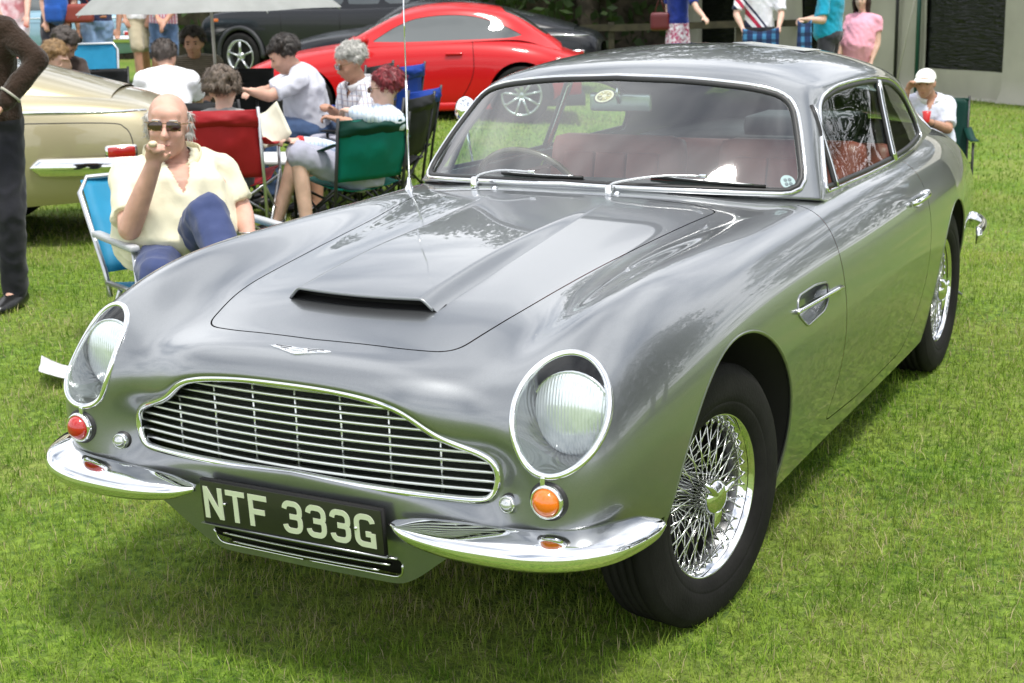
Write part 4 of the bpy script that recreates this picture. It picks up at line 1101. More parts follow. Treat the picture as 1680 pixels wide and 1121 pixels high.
def tree(name, loc, h0, h1, rad, seed, label, group, n_cl=120, leaf=.13, dens=75, rz=0, me=None):
    T = empty(name, loc, rz); tag(T, label, 'tree', group)
    if me is None: me, C = crown_mesh(seed, h0, h1, rad, n_cl, leaf, dens)
    else: me, C = me
    c = bpy.data.objects.new('crown', me); COL.objects.link(c); c.parent = T
    rng = random.Random(seed); top = h0+(h1-h0)*.7
    MB().tube([(0, 0, -.3), (.05, 0, h0*.6), (.1, .1, h0+.8), (.0, .1, top)], [.30, .24, .19, .05], 10).build('trunk', M_BARK, T)
    for k in range(6):
        q = C[rng.randrange(len(C))]; z0 = h0*.75+(top-h0)*.4*k/6
        MB().tube([(.08, .05, z0), (q[0]*.45, q[1]*.45, (z0+q[2])/2+.3), tuple(q)], [.11, .07, .02], 7).build('limb', M_BARK, T)
    return me, C
t1 = tree('broadleaf_tree', (-15.5, 27.5, -.4), 2.2, 9.3, 5.0, 1, 'tall broadleaf tree beyond the black off-road car', 'trees beyond the field')
t2 = tree('broadleaf_tree', (-8.2, 27.0, -.5), 1.8, 10.2, 5.4, 2, 'tall broadleaf tree behind the wooden rail fence', 'trees beyond the field')
tree('broadleaf_tree', (-23.5, 25.0, -.3), 2.0, 12.0, 5.2, 3, 'tall broadleaf tree far beyond the parked cars', 'trees beyond the field', rz=1.2, me=t1)
tree('broadleaf_tree', (-31.0, 21.0, -.2), 2.0, 12.0, 5.2, 4, 'wide broadleaf tree beyond the light blue car', 'trees beyond the field', rz=2.6, me=t2)
tree('broadleaf_tree', (-1.0, 31.5, -.5), 2.0, 12.0, 5.2, 5, 'tall broadleaf tree rising behind the canvas marquee', 'trees beyond the field', rz=4.1, me=t1)
tree('broadleaf_tree', (7.0, 28.5, -.5), 2.0, 12.0, 5.2, 6, 'broadleaf tree past the end of the marquee with the windows', 'trees beyond the field', rz=5.2, me=t2)
tree('broadleaf_tree', (15.0, 16.0, -.3), 2.0, 12.0, 5.2, 7, 'broadleaf tree at the side of the field past the marquee', 'trees beside the field', rz=.7, me=t1)
tree('broadleaf_tree', (16.5, 6.5, -.1), 2.0, 12.0, 5.2, 8, 'broadleaf tree on the open lawn beside the coupe', 'trees beside the field', rz=3.3, me=t2)
tree('broadleaf_tree', (-11.0, 24.2, -.5), 2.0, 12.0, 5.2, 9, 'leafy tree added over the wooden rail fence to block sky light', 'trees beyond the field', rz=1.9, me=t2)  # added so its crown keeps sky light off the ground by the fence
tree('broadleaf_tree', (-5.5, 33.0, -.5), 2.0, 12.0, 5.2, 10, 'tree standing behind the leafy one at the rail fence', 'trees beyond the field', rz=2.9, me=t1)
tree('broadleaf_tree', (13.5, 1.0, 0), 2.0, 12.0, 5.2, 12, 'broadleaf tree on the lawn level with the coupe front', 'trees beside the field', rz=2.2, me=t2)
tree('broadleaf_tree', (12.0, 11.0, -.2), 2.0, 12.0, 5.2, 13, 'broadleaf tree on the lawn level with the coupe tail', 'trees beside the field', rz=.2, me=t1)
# dense dark hedge under the trees
def hedge(name, a, b, h, dep, seed, label):
    rng = np.random.default_rng(seed); a = np.array(a); b = np.array(b); L = np.linalg.norm(b-a); n = int(L*h*90)
    t = rng.uniform(0, 1, n); nrm = np.array([-(b-a)[1], (b-a)[0]])/L
    P2 = a+(b-a)*t[:, None]+nrm*(rng.uniform(-dep/2, dep/2, n))[:, None]; z = rng.uniform(0, 1, n)**.8*h*(.85+.15*np.sin(t*37))
    P = np.concatenate([P2, z[:, None]-.5], 1); A = rng.normal(0, 1, (n, 3)); A /= np.linalg.norm(A, axis=1)[:, None]; B = np.cross(A, rng.normal(0, 1, (n, 3))); B /= np.linalg.norm(B, axis=1)[:, None]
    s = (rng.uniform(.6, 1.4, n)*.13)[:, None]
    V = np.stack([P-A*s, P+B*s*.6, P+A*s, P-B*s*.6], 1).reshape(-1, 3); F = (np.arange(n)*4)[:, None]+np.arange(4)[None]
    T = empty(name, (0, 0, 0)); tag(T, label, 'hedge'); o = mesh('foliage', V.tolist(), F.tolist(), M_LEAF, T, smooth=False)
    cb = (a+b)/2; MB().box((cb[0], cb[1], h*.42-.5), (L, dep*.5, h*.84), math.atan2((b-a)[1], (b-a)[0])).build('inner_branches', M_BARK, T)
hedge('hedge', (-34, 18.4), (-4.5, 26.6), 4.6, 1.6, 11, 'long dark dense hedge in shade under the trees')
# ================================================================== marquee, fence
MQ0 = Vector((-2.9, 20.49, -.5)); MQD = Vector((-.82, .57, 0)).normalized(); MQN = Vector((-.57, -.82, 0)).normalized()
MQ = empty('marquee', MQ0); tag(MQ, 'grey cream canvas marquee with dark clear-plastic windows along its wall', 'marquee')
M_CANVAS = mat('canvas', (.40, .385, .32), rough=.85, vary=.10, vscale=1.2, bump=.3, bscale=9)
def film():
    m = mat('plastic_film', (.006, .007, .006), rough=.12, spec=.35); t = m.node_tree; b = t.nodes['Principled BSDF']; tc = t.nodes.new('ShaderNodeTexCoord'); mp = t.nodes.new('ShaderNodeMapping'); mp.inputs['Scale'].default_value = (1.5, 1.5, 11)
    n = t.nodes.new('ShaderNodeTexNoise'); n.inputs['Scale'].default_value = 2.2; n.inputs['Detail'].default_value = 3; n.inputs['Distortion'].default_value = .8; t.links.new(tc.outputs['Object'], mp.inputs[0]); t.links.new(mp.outputs[0], n.inputs['Vector'])
    bp = t.nodes.new('ShaderNodeBump'); bp.inputs['Strength'].default_value = .55; bp.inputs['Distance'].default_value = .05; t.links.new(n.outputs['Fac'], bp.inputs['Height']); t.links.new(bp.outputs[0], b.inputs['Normal']); return m
M_FILM = film()
def wall_panel(s0, s1, z0, z1, name='canvas_panel', m=None, off=0., wav=.03):
    V = []; F = []; nx = max(2, int((s1-s0)*14)); nz = 14
    for i in range(nx+1):
        s = s0+(s1-s0)*i/nx
        for j in range(nz+1):
            z = z0+(z1-z0)*j/nz; w = wav*math.sin(s*4.1+.6*math.sin(z*2.2))+wav*.5*math.sin(s*11+z)
            p = MQD*s+MQN*(off+w*(1 if name == 'canvas_panel' else .15)); 
            if j == 0 and name == 'canvas_panel': p += MQN*.12
            V.append((p.x, p.y, z))
    for i in range(nx):
        for j in range(nz): a = i*(nz+1)+j; F.append((a, a+1, a+nz+2, a+nz+1))
    return mesh(name, V, F, m or M_CANVAS, MQ)
zt = 2.7
for s0, s1 in ((-6, -1.02), (.67, 1.31), (1.31, 2.86), (3.87, 5.92), (7.05, 8.55)): wall_panel(s0, s1, -.02, zt)
for s0, s1 in ((-1.02, .67), (2.86, 3.87), (5.92, 7.05)):
    low = .45 if s0 < 2 else .05
    if low > .1: wall_panel(s0, s1, -.02, low)
    wall_panel(s0, s1, low, 2.1, 'window_film', M_FILM, -.03); wall_panel(s0, s1, 2.1, zt)
V = []; e = [(-6.2, 0), (8.75, 0)]
for s, _ in e: p = MQD*s+MQN*.35; V.append((p.x, p.y, zt-.05)); p = MQD*s-MQN*3.0; V.append((p.x, p.y, 4.2)); p = MQD*s-MQN*6.4; V.append((p.x, p.y, zt-.05)); p = MQD*s-MQN*6.0; V.append((p.x, p.y, 0))
mesh('roof_canvas', V, [(0, 4, 5, 1), (1, 5, 6, 2), (2, 6, 7, 3)], M_CANVAS, MQ, smooth=False)
def pole(s, m, r, lean=0., off=.06, name='pole'):
    a = MQD*s+MQN*off; b = MQD*(s+lean)+MQN*off; MB().tube([(a.x, a.y, -.1), (b.x, b.y, zt)], r, 10).build(name, m, MQ)
pole(1.31, mat('black_pole', (.015, .015, .015), rough=.5), .028); pole(.80, mat('green_pole', (.012, .075, .055), rough=.4), .035); pole(8.62, mat('cream_pole', (.55, .48, .32), rough=.6), .05); pole(8.45, M_CANVAS, .03)
a = MQD*.85+MQN*.5; b = MQD*.55+MQN*.1; MB().tube([(a.x, a.y, -.05), (b.x, b.y, zt)], .012, 6).build('guy_rope', mat('rope', (.5, .48, .42), rough=.9), MQ)
FN = empty('rail_fence', (-9.4, 21.3, -.5)); tag(FN, 'weathered wooden post and rail fence darkened as if in tree shade', 'fence')
M_WOOD = mat('shade_dark_wood', (.040, .034, .018), rough=.85, vary=.3, vscale=8, bump=.4, bscale=30)  # base colour darkened to stand in for tree shade on the rails
fd = Vector((.909, .417, 0))
for k in range(-4, 4): p = fd*(k*1.15+.2); MB().box((p.x, p.y, .55), (.11, .09, 1.3), .43, .01).build('post', M_WOOD, FN)
for z in (1.10, .60):
    for k in range(-2, 2): a = fd*(k*2.3+.2); b = fd*(k*2.3+2.5); V, F = strip_vf([a+Vector((0, -.07, z)), b+Vector((0, -.07, z+.01))], [(-.06, -.02), (-.06, .02), (.06, .02), (.06, -.02)], Vector((.417, -.909, 0))); mesh('rail', V, F, M_WOOD, FN, smooth=False)
# ================================================================== other parked cars
M_CARGL = mat('car_glass', (.055, .065, .065), rough=.03, spec=.8, coat=1.0, coat_r=.0)
M_ALLOY = mat('alloy', (.62, .64, .65), rough=.28, metal=.85)
def loft(stations, per_i=8, per_j=7, fit=4):
    P = [[(x, y, z) for x, z in pts] for y, pts in stations]
    S = bspline_surface(P, per_i, per_j, fit); N = grid_normals(S)
    if N[S.shape[0]//2, 3, 2] < 0: N = -N
    F = grid_faces(*S.shape[:2]); p = S.reshape(-1, 3)[F[S.shape[1]*(S.shape[0]//2)]]
    if np.cross(p[1]-p[0], p[2]-p[0]) @ N.reshape(-1, 3)[F[S.shape[1]*(S.shape[0]//2), 0]] < 0: F = F[:, ::-1]
    return Sheet(S.reshape(-1, 3), N.reshape(-1, 3), [tuple(f) for f in F.tolist()])
def simple_wheel(parent, loc, r, w, side, spokes=9, rim_m=None):
    W = empty('wheel', loc, 0 if side > 0 else math.pi, parent); rr = r*.70
    V, F = lathe_vf([(rr, -w*.45), (r*.9, -w*.5), (r*.985, -w*.42), (r, -w*.3), (r, w*.3), (r*.985, w*.42), (r*.9, w*.5), (rr, w*.45)], 48); mesh('tyre', axis_x(V), F, M_TYRE, W)
    V, F = lathe_vf([(rr*1.02, w*.36), (rr*1.03, w*.46), (rr*.95, w*.46), (rr*.90, w*.2), (rr*.88, -w*.3)], 48); mesh('rim', axis_x(V), F, rim_m or M_ALLOY, W)
    V, F = lathe_vf([(rr*.9, w*.02), (.001, w*.02)], 32); mesh('brake', axis_x(V), F, M_WELL, W)
    if spokes:
        for k in range(spokes):
            a = 2*math.pi*k/spokes; rt = Matrix.Rotation(a, 3, 'X'); P = [rt @ Vector(p) for p in ((w*.40, 0, rr*.15), (w*.42, 0, rr*.55), (w*.40, 0, rr*.93))]
            mesh('spoke', *tube_vf(P, [(.030, .018), (.024, .014), (.036, .014)], 8), rim_m or M_ALLOY, W)
    V, F = lathe_vf([(rr*.26, w*.25), (rr*.26, w*.42), (rr*.16, w*.47), (.001, w*.48)], 28); mesh('hub', axis_x(V), F, rim_m or M_ALLOY, W)
    return W
def wells(parent, arches, xo, xi=.45):
    for ay, az, ar in arches:
        for sg2 in (1, -1):
            V = []; F = []
            for k in range(25):
                a = R(-20+220*k/24); V += [(xo*sg2, ay+ar*math.cos(a), az+ar*math.sin(a)), (xi*sg2, ay+ar*math.cos(a), az+ar*math.sin(a))]
                if k: q = 2*k-2; F.append((q, q+2, q+3, q+1))
            V.append((xi*sg2, ay, az)); c_ = len(V)-1
            for k in range(24): F.append((2*k+1, 2*k+3, c_))
            mesh('wheel_well', V, F, M_WELL, parent)
def on_sheet(bvh, p, d, sg2=1):
    h = bvh.ray_cast(Vector(p), Vector(d).normalized(), 6)
    if h[0] is None: h = bvh.find_nearest(Vector(p))
    q = h[0].copy(); q.x *= sg2; n = h[1].copy()
    if n.dot(Vector(d)) > 0: n = -n
    n.x *= sg2; return q, n
# ---- red coupe
def red_coupe():
    T = empty('red_coupe', (-8.45, 11.1, -.06), R(-62)); tag(T, 'bright red modern coupe with silver multi-spoke wheels', 'car')
    M_RED = mat('red_paint', (.52, .003, .006), rough=.35, coat=.45, coat_r=.02, spec=.25)
    B = loft([(-.88, [(0,.50),(.25,.50),(.45,.49),(.55,.47),(.60,.43),(.62,.38),(.61,.32),(.58,.26),(.55,.20)]), (-.80, [(0,.62),(.3,.615),(.52,.60),(.63,.57),(.69,.52),(.71,.44),(.70,.35),(.67,.25),(.64,.18)]),
     (-.50, [(0,.76),(.3,.755),(.58,.74),(.72,.70),(.80,.62),(.83,.50),(.83,.38),(.80,.25),(.76,.17)]), (-.05, [(0,.86),(.3,.855),(.6,.845),(.76,.805),(.85,.71),(.89,.58),(.895,.42),(.88,.27),(.83,.17)]),
     (.5, [(0,.93),(.3,.92),(.6,.905),(.75,.88),(.835,.78),(.875,.62),(.88,.45),(.87,.28),(.82,.17)]), (1.2, [(0,.96),(.3,.955),(.6,.945),(.76,.92),(.845,.81),(.88,.64),(.88,.45),(.87,.28),(.82,.17)]),
     (1.9, [(0,.975),(.3,.97),(.6,.955),(.76,.925),(.85,.815),(.885,.65),(.885,.46),(.87,.28),(.82,.17)]), (2.47, [(0,.94),(.3,.935),(.58,.925),(.74,.90),(.85,.81),(.90,.66),(.905,.47),(.885,.30),(.83,.19)]),
     (2.9, [(0,.83),(.3,.825),(.55,.81),(.68,.785),(.77,.72),(.81,.61),(.80,.46),(.76,.33),(.70,.23)]), (3.16, [(0,.73),(.28,.725),(.48,.715),(.58,.69),(.64,.64),(.67,.56),(.66,.45),(.62,.36),(.57,.28)])])
    bv = BVHTree.FromPolygons(B.V.tolist(), B.F); ar = ((0, .33, .37), (2.47, .33, .37))
    for a in ar: _, B = B.split(arch_field(a), lambda V: V[:, 0] > .5)
    door_p = poly_field(round_poly([(.55, .95), (.56, .6, .1), (.62, .25, .08), (1.75, .25, .1), (1.95, .55, .2), (1.93, .95)]), [1, 2])
    sm = lambda V: (V[:, 0] > .6); D, B = B.split(lambda V: door_p(V)+.004, sm); Gp, B = B.split(lambda V: door_p(V)-.004, sm)
    HLp, B = B.split(poly_field(round_poly([(-.80, .50, .02), (-.76, .60, .04), (-.52, .700, .04), (-.36, .695, .03), (-.46, .60, .05), (-.62, .52, .04)]), [1, 2]), lambda V: (V[:, 0] > .40) & (V[:, 1] < -.2) & (V[:, 2] > .4))
    for s_ in (HLp, HLp.mirror()): s_.offset(.003).build('headlamp', mat('lamp_clear', (.55, .60, .62), rough=.15, metal=.5, coat=1.0), T)
    both(B).build('body', M_RED, T); D.build('door', M_RED, T); D.mirror().build('door', M_RED, T); both(Gp.offset(-.008)).build('shut_line', M_BLACK, T)
    C = loft([(.40, [(0,.94),(.3,.935),(.55,.925),(.66,.92),(.70,.915),(.74,.90)]), (.75, [(0,1.13),(.3,1.12),(.5,1.09),(.60,1.05),(.67,.98),(.76,.90)]), (1.1, [(0,1.285),(.3,1.275),(.47,1.24),(.56,1.20),(.65,1.06),(.77,.91)]), (1.5, [(0,1.352),(.3,1.34),(.46,1.305),(.55,1.255),(.65,1.09),(.77,.92)]),
     (1.9, [(0,1.345),(.3,1.333),(.455,1.30),(.545,1.25),(.645,1.09),(.765,.93)]), (2.3, [(0,1.275),(.29,1.265),(.43,1.232),(.52,1.185),(.62,1.065),(.74,.94)]), (2.6, [(0,1.12),(.27,1.11),(.40,1.08),(.49,1.04),(.58,.97),(.68,.90)]), (2.95, [(0,.86),(.25,.855),(.38,.84),(.46,.82),(.54,.79),(.60,.76)])], 10, 10)
    sw = poly_field(round_poly([(.78, .955, .02), (1.02, 1.10, .1), (1.25, 1.195, .1), (1.55, 1.232, .2), (1.9, 1.222, .2), (2.22, 1.135, .15), (2.50, .985, .02), (2.35, .958, .1), (1.2, .945, .1)]), [1, 2])
    sd, C = C.split(sw, lambda V: (V[:, 0] > .45)); wsh, C = C.split(poly_field(round_poly([(-.3, .5), (0, .5), (.55, .58, .05), (.44, 1.12, .05), (0, 1.10), (-.3, 1.10)]), [0, 1]), lambda V: V[:, 2] > .9)
    rwh, C = C.split(poly_field(round_poly([(-.3, 2.25), (0, 2.25), (.40, 2.30, .05), (.36, 2.78, .05), (0, 2.82), (-.3, 2.82)]), [0, 1]), lambda V: V[:, 2] > .90)
    both(C).build('roof', M_RED, T); both(wsh.offset(-.004)).build('windscreen', M_CARGL, T); both(rwh.offset(-.004)).build('rear_window', M_CARGL, T)
    qa, qb = sd.split(lambda V: V[:, 1]-1.93); 
    for s in (qa, qb):
        s.offset(-.005).build('side_window', M_CARGL, T); s.offset(-.005).mirror().build('side_window', M_CARGL, T)
    wells(T, ar, .86); MB().box((0, 1.2, .24), (1.5, 4.0, .12)).build('underside', M_WELL, T)
    for sx in (1, -1):
        for y in (0, 2.47): simple_wheel(T, (.80*sx, y, .325), .325, .22, sx)
        M_ = empty('door_mirror', (.93*sx, .72, .985), 0, T); fuse(MB().ell((0, 0, 0), (.10, .06, .065)).ell((-.08*sx, .01, -.05), (.06, .03, .03)), 'mirror_shell', M_RED, M_, .012, 3)
        q, n = on_sheet(bv, (2, 1.72, .80), (-1, 0, 0), sx); MB().box(q+n*.02, (.03, .19, .026), None, .01).build('door_handle', M_RED, T)
        MB().box((.86*sx, 1.25, .22), (.05, 1.7, .09), None, .02).build('sill', M_RED, T)
        q, n = on_sheet(bv, (2, 2.95, .68), (-1, 0, 0), sx); MB().box(q, (.05, .20, .10), .3*sx, .02).build('tail_lamp', M_REDL, T)
red_coupe()
# ---- black off-road car
def black_offroader():
    T = empty('black_offroad_car', (-13.75, 17.35, 0), R(-90)); tag(T, 'glossy black boxy off-road car with flared wheel arches', 'car')
    MK = mat('black_paint', (.008, .009, .012), rough=.25, coat=.25, coat_r=.03, spec=.35)
    B = loft([(-.85, [(0,.80),(.4,.80),(.70,.79),(.82,.77),(.86,.70),(.87,.55),(.86,.42)]), (-.80, [(0,1.02),(.4,1.02),(.72,1.01),(.86,.98),(.90,.88),(.91,.62),(.90,.42)]), (-.4, [(0,1.13),(.4,1.13),(.74,1.12),(.88,1.09),(.92,.95),(.92,.65),(.91,.42)]), (.4, [(0,1.16),(.4,1.16),(.74,1.15),(.88,1.12),(.92,.97),(.92,.65),(.91,.42)]), (1.2, [(0,1.16),(.4,1.16),(.74,1.15),(.88,1.12),(.92,.97),(.92,.65),(.91,.40)]), (2.6, [(0,1.16),(.4,1.16),(.74,1.15),(.88,1.12),(.92,.97),(.92,.65),(.91,.42)]), (3.5, [(0,1.16),(.4,1.16),(.74,1.15),(.88,1.12),(.91,.97),(.91,.65),(.90,.46)]), (3.6, [(0,.95),(.4,.95),(.72,.94),(.84,.92),(.87,.85),(.87,.65),(.86,.5)])])
    ar = ((0, .40, .44), (2.7, .40, .44)); bv = BVHTree.FromPolygons(B.V.tolist(), B.F)
    for a in ar: _, B = B.split(arch_field(a), lambda V: V[:, 0] > .5)
    both(B).build('body', MK, T); wells(T, ar, .90); MB().box((0, 1.4, .42), (1.5, 4.0, .14)).build('underside', M_WELL, T)
    C = loft([(.75, [(0,1.16),(.4,1.16),(.70,1.15),(.80,1.14),(.86,1.12)]), (1.25, [(0,1.62),(.4,1.61),(.64,1.58),(.74,1.45),(.84,1.13)]), (1.5, [(0,1.75),(.4,1.74),(.64,1.71),(.74,1.55),(.85,1.13)]), (2.6, [(0,1.78),(.4,1.77),(.65,1.74),(.75,1.57),(.85,1.13)]), (3.3, [(0,1.76),(.4,1.75),(.64,1.72),(.74,1.55),(.85,1.13)]), (3.55, [(0,1.2),(.4,1.2),(.62,1.19),(.7,1.17),(.8,1.13)])], 8, 8)
    for y0, y1 in ((1.35, 2.05), (2.12, 2.75), (2.82, 3.3)):
        g_, C = C.split(poly_field(round_poly([(y0, 1.2, .03), (y0+.05, 1.62, .04), (y1-.03, 1.62, .04), (y1, 1.2, .03)]), [1, 2]), lambda V: V[:, 0] > .55); both(g_.offset(-.006)).build('side_window', M_CARGL, T)
    g_, C = C.split(poly_field(round_poly([(-.3, .85), (0, .85), (.68, .9, .04), (.60, 1.34, .05), (0, 1.36), (-.3, 1.36)]), [0, 1]), lambda V: V[:, 2] > 1.17); both(g_.offset(-.006)).build('windscreen', M_CARGL, T)
    both(C).build('roof', MK, T)
    for sx in (1, -1):
        for (y, az, rad) in ar:
            simple_wheel(T, (.84*sx, y, .385), .385, .26, sx, 5)
            V, F = strip_vf([Vector((.925*sx, y+.455*math.cos(R(-5+190*k/24)), az+.455*math.sin(R(-5+190*k/24)))) for k in range(25)], [(-.035, -.03), (-.035, .02), (.035, .03), (.035, -.03)], Vector((sx, 0, 0))); mesh('arch_flare', V, F, mat('grey_plastic', (.035, .036, .040), rough=.55), T)
        q, n = on_sheet(bv, (2, -.50, .98), (-1, 0, 0), sx); MB().box(q, (.02, .11, .05), None, .006).build('side_indicator', M_AMBER, T)
        MB().box((.62*sx, -.83, .86), (.36, .06, .2), None, .03).build('headlamp', mat('lamp_clear', (.55, .6, .62)), T)
        for yy in (.85, 2.02): V, F = tube_vf([on_sheet(bv, (2, yy, z), (-1, 0, 0), sx)[0] for z in (1.05, .9, .7, .5)], .006, 5); mesh('shut_line', V, F, M_BLACK, T)
black_offroader()
# ---- old saloon shapes: gold, light blue, and two seen only in part
def old_saloon(name, label, loc, rz, pm, chrome=True):
    T = empty(name, loc, rz); tag(T, label, 'car')
    # rear axle at the origin, tail towards +y
    lo = [(.66, .93), (.735, .84), (.77, .68), (.77, .50), (.745, .36), (.705, .27)]
    B = loft([(1.36, [(0,.72),(.22,.715),(.38,.70),(.45,.67),(.50,.61),(.52,.54),(.51,.46),(.48,.40),(.45,.35)]), (1.24, [(0,.86),(.28,.855),(.47,.835),(.56,.80),(.61,.73),(.64,.62),(.635,.49),(.61,.385),(.57,.31)]), (.9, [(0,.955),(.3,.945),(.54,.915),(.64,.875),(.695,.80),(.725,.67),(.72,.50),(.695,.37),(.65,.285)]),
      (.45, [(0,1.02),(.3,1.01),(.56,.965),(.67,.92),(.735,.84),(.77,.68),(.768,.5),(.745,.355),(.70,.27)]), (0, [(0,1.06),(.3,1.05),(.57,.99),(.69,.935),(.755,.85),(.79,.69),(.79,.5),(.765,.34),(.72,.25)]), (-.6, [(0,1.06),(.3,1.05),(.57,.99),(.69,.935),(.755,.85),(.79,.69),(.79,.5),(.765,.34),(.72,.24)]), (-1.4, [(0,1.04),(.3,1.03),(.57,.98),(.69,.93),(.755,.85),(.79,.69),(.79,.5),(.765,.34),(.72,.24)]), (-2.1, [(0,1.0),(.3,.99),(.55,.95),(.68,.91),(.75,.83),(.785,.68),(.785,.5),(.76,.34),(.72,.24)]), (-2.8, [(0,.92),(.3,.91),(.52,.88),(.65,.85),(.72,.78),(.755,.64),(.755,.48),(.73,.35),(.69,.27)]), (-3.3, [(0,.78),(.25,.77),(.42,.75),(.52,.72),(.58,.66),(.61,.56),(.60,.46),(.58,.38),(.54,.32)])])
    ar = ((0, .34, .38), (-2.6, .34, .38)); bv = BVHTree.FromPolygons(B.V.tolist(), B.F)
    for a in ar: _, B = B.split(arch_field(a), lambda V: (V[:, 0] > .5) & (V[:, 2] < .8))
    bootp = poly_field(round_poly([(.50, .835, .05), (.45, .99), (1.5, .99), (1.235, .80, .06), (1.215, .62, .08), (1.1, .60, .1), (.58, .60, .1)]), [1, 2])
    both(B).build('body', pm, T); wells(T, ar, .76); MB().box((0, -1.0, .33), (1.2, 4.0, .12)).build('underside', M_WELL, T)
    C = loft([(.98, [(0,.955),(.2,.95),(.38,.935),(.48,.915),(.54,.885),(.57,.86)]), (.5, [(0,1.10),(.25,1.09),(.42,1.06),(.52,1.02),(.58,.965),(.62,.90)]), (0, [(0,1.23),(.28,1.215),(.44,1.175),(.54,1.11),(.61,1.01),(.655,.93)]), (-.5, [(0,1.33),(.28,1.315),(.45,1.27),(.54,1.19),(.62,1.05),(.67,.93)]), (-1.0, [(0,1.37),(.28,1.355),(.45,1.31),(.55,1.22),(.63,1.06),(.68,.93)]), (-1.5, [(0,1.33),(.28,1.32),(.44,1.28),(.54,1.19),(.62,1.04),(.68,.92)]), (-2.0, [(0,1.02),(.28,1.01),(.44,1.0),(.54,.98),(.62,.95),(.68,.92)])], 8, 8)
    gl_, C = C.split(poly_field(round_poly([(-.3, .42), (0, .42), (.38, .38, .06), (.34, -.16, .08), (0, -.2), (-.3, -.2)]), [0, 1]), lambda V: V[:, 2] > 1.0)
    g2, C = C.split(poly_field(round_poly([(-.05, .985, .04), (-.35, 1.17, .1), (-1.0, 1.22, .1), (-1.45, 1.17, .06), (-1.7, .99, .03)]), [1, 2]), lambda V: V[:, 0] > .45)
    both(C).build('roof', pm, T); both(gl_.offset(-.005)).build('rear_window', M_CARGL, T); both(g2.offset(-.005)).build('side_window', M_CARGL, T)
    for sx in (1, -1):
        for y in (0, -2.6): simple_wheel(T, (.66*sx, y, .325), .325, .17, sx, 0, M_CHROME)
        def path(zf, y0, y1, n=22): return [on_sheet(bv, (2, y0+(y1-y0)*k/n, zf(y0+(y1-y0)*k/n)), (-1, 0, 0), sx) for k in range(n+1)]
        q = [on_sheet(bv, (2, y, z), (-1, 0, 0), sx)[0] for y, z in [(p.x, p.y) for p in catmull([(-.55, .80, 0), (.3, .795, 0), (.95, .775, 0), (1.08, .74, 0), (1.12, .66, 0), (1.12, .58, 0)], 8)]]; mesh('panel_line', *tube_vf(q, .0032, 5), M_DARKTRIM, T)
        q = [on_sheet(bv, (2, -.50-.1*(z-.3), z), (-1, 0, 0), sx)[0] for z in (.86, .75, .6, .45, .32)]; mesh('panel_line', *tube_vf(q, .0032, 5), M_DARKTRIM, T)
        if chrome:
            q = path(lambda y: .868-.03*max(0, y), -1.6, 1.20); V, F = strip_vf([a+b*.002 for a, b in q], [(-.011, -.004), (-.009, .006), (0, .010), (.009, .006), (.011, -.004)], [b for a, b in q]); mesh('side_moulding', V, F, M_CHROME, T)
        bp_ = catmull([(.752*sx, .50, .520), (.768*sx, .60, .517), (.772*sx, .85, .512), (.748*sx, 1.12, .507), (.68*sx, 1.34, .505), (.5*sx, 1.47, .505), (.2*sx, 1.52, .505), (0, 1.53, .505)], 6); ups = [Vector((p.x*1.2, max(0, p.y-.6)*1.1, 0)) for p in bp_]
        hh = [.006 if k == 0 else .052 for k in range(len(bp_))]; V = []; F = []; m = 11
        for k, p in enumerate(bp_):
            u = ups[k].normalized(); h = .058*min(1, (k/4)**.5)+.003
            for j in range(m): t = -math.pi/2+math.pi*j/(m-1); V.append(p+u*(.045*math.cos(t)-.012)+Vector((0, 0, h*math.sin(t))))
            if k:
                for j in range(m-1): a = (k-1)*m+j; F.append((a, a+1, a+m+1, a+m))
        mesh('rear_bumper', V, F, M_CHROME, T)
        q, n = on_sheet(bv, (2, 1.05, .59), (-1, 0, 0), sx); tl_ = MB().box(q, (.05, .17, .075), .25*sx, .015).build('tail_lamp', M_REDL, T); MB().box(q-n*.008, (.05, .20, .095), .25*sx, .02).build('lamp_bezel', M_CHROME, T)
    return T
GOLD = old_saloon('gold_saloon', 'pale gold classic car with chrome side moulding parked behind the eating man', (-5.80, 3.62, 0), R(-56.4), paint('gold_paint', (.41, .355, .215), rough=.36, metal=.45))
old_saloon('light_blue_saloon', 'light blue classic car parked beyond the walking man', (-15.9, 14.9, .25), R(-62), paint('light_blue_paint', (.20, .34, .42), rough=.35, metal=.3))
old_saloon('red_saloon', 'red car with rounded tail lamp just behind the brown jumper', (-10.7, 7.4, .10), R(-40), mat('red_paint', (.5, .006, .01)))
old_saloon('black_saloon', 'black car behind the roof of the red coupe', (-8.35, 15.9, -.10), R(-70), mat('black_paint', (.01, .011, .014)))
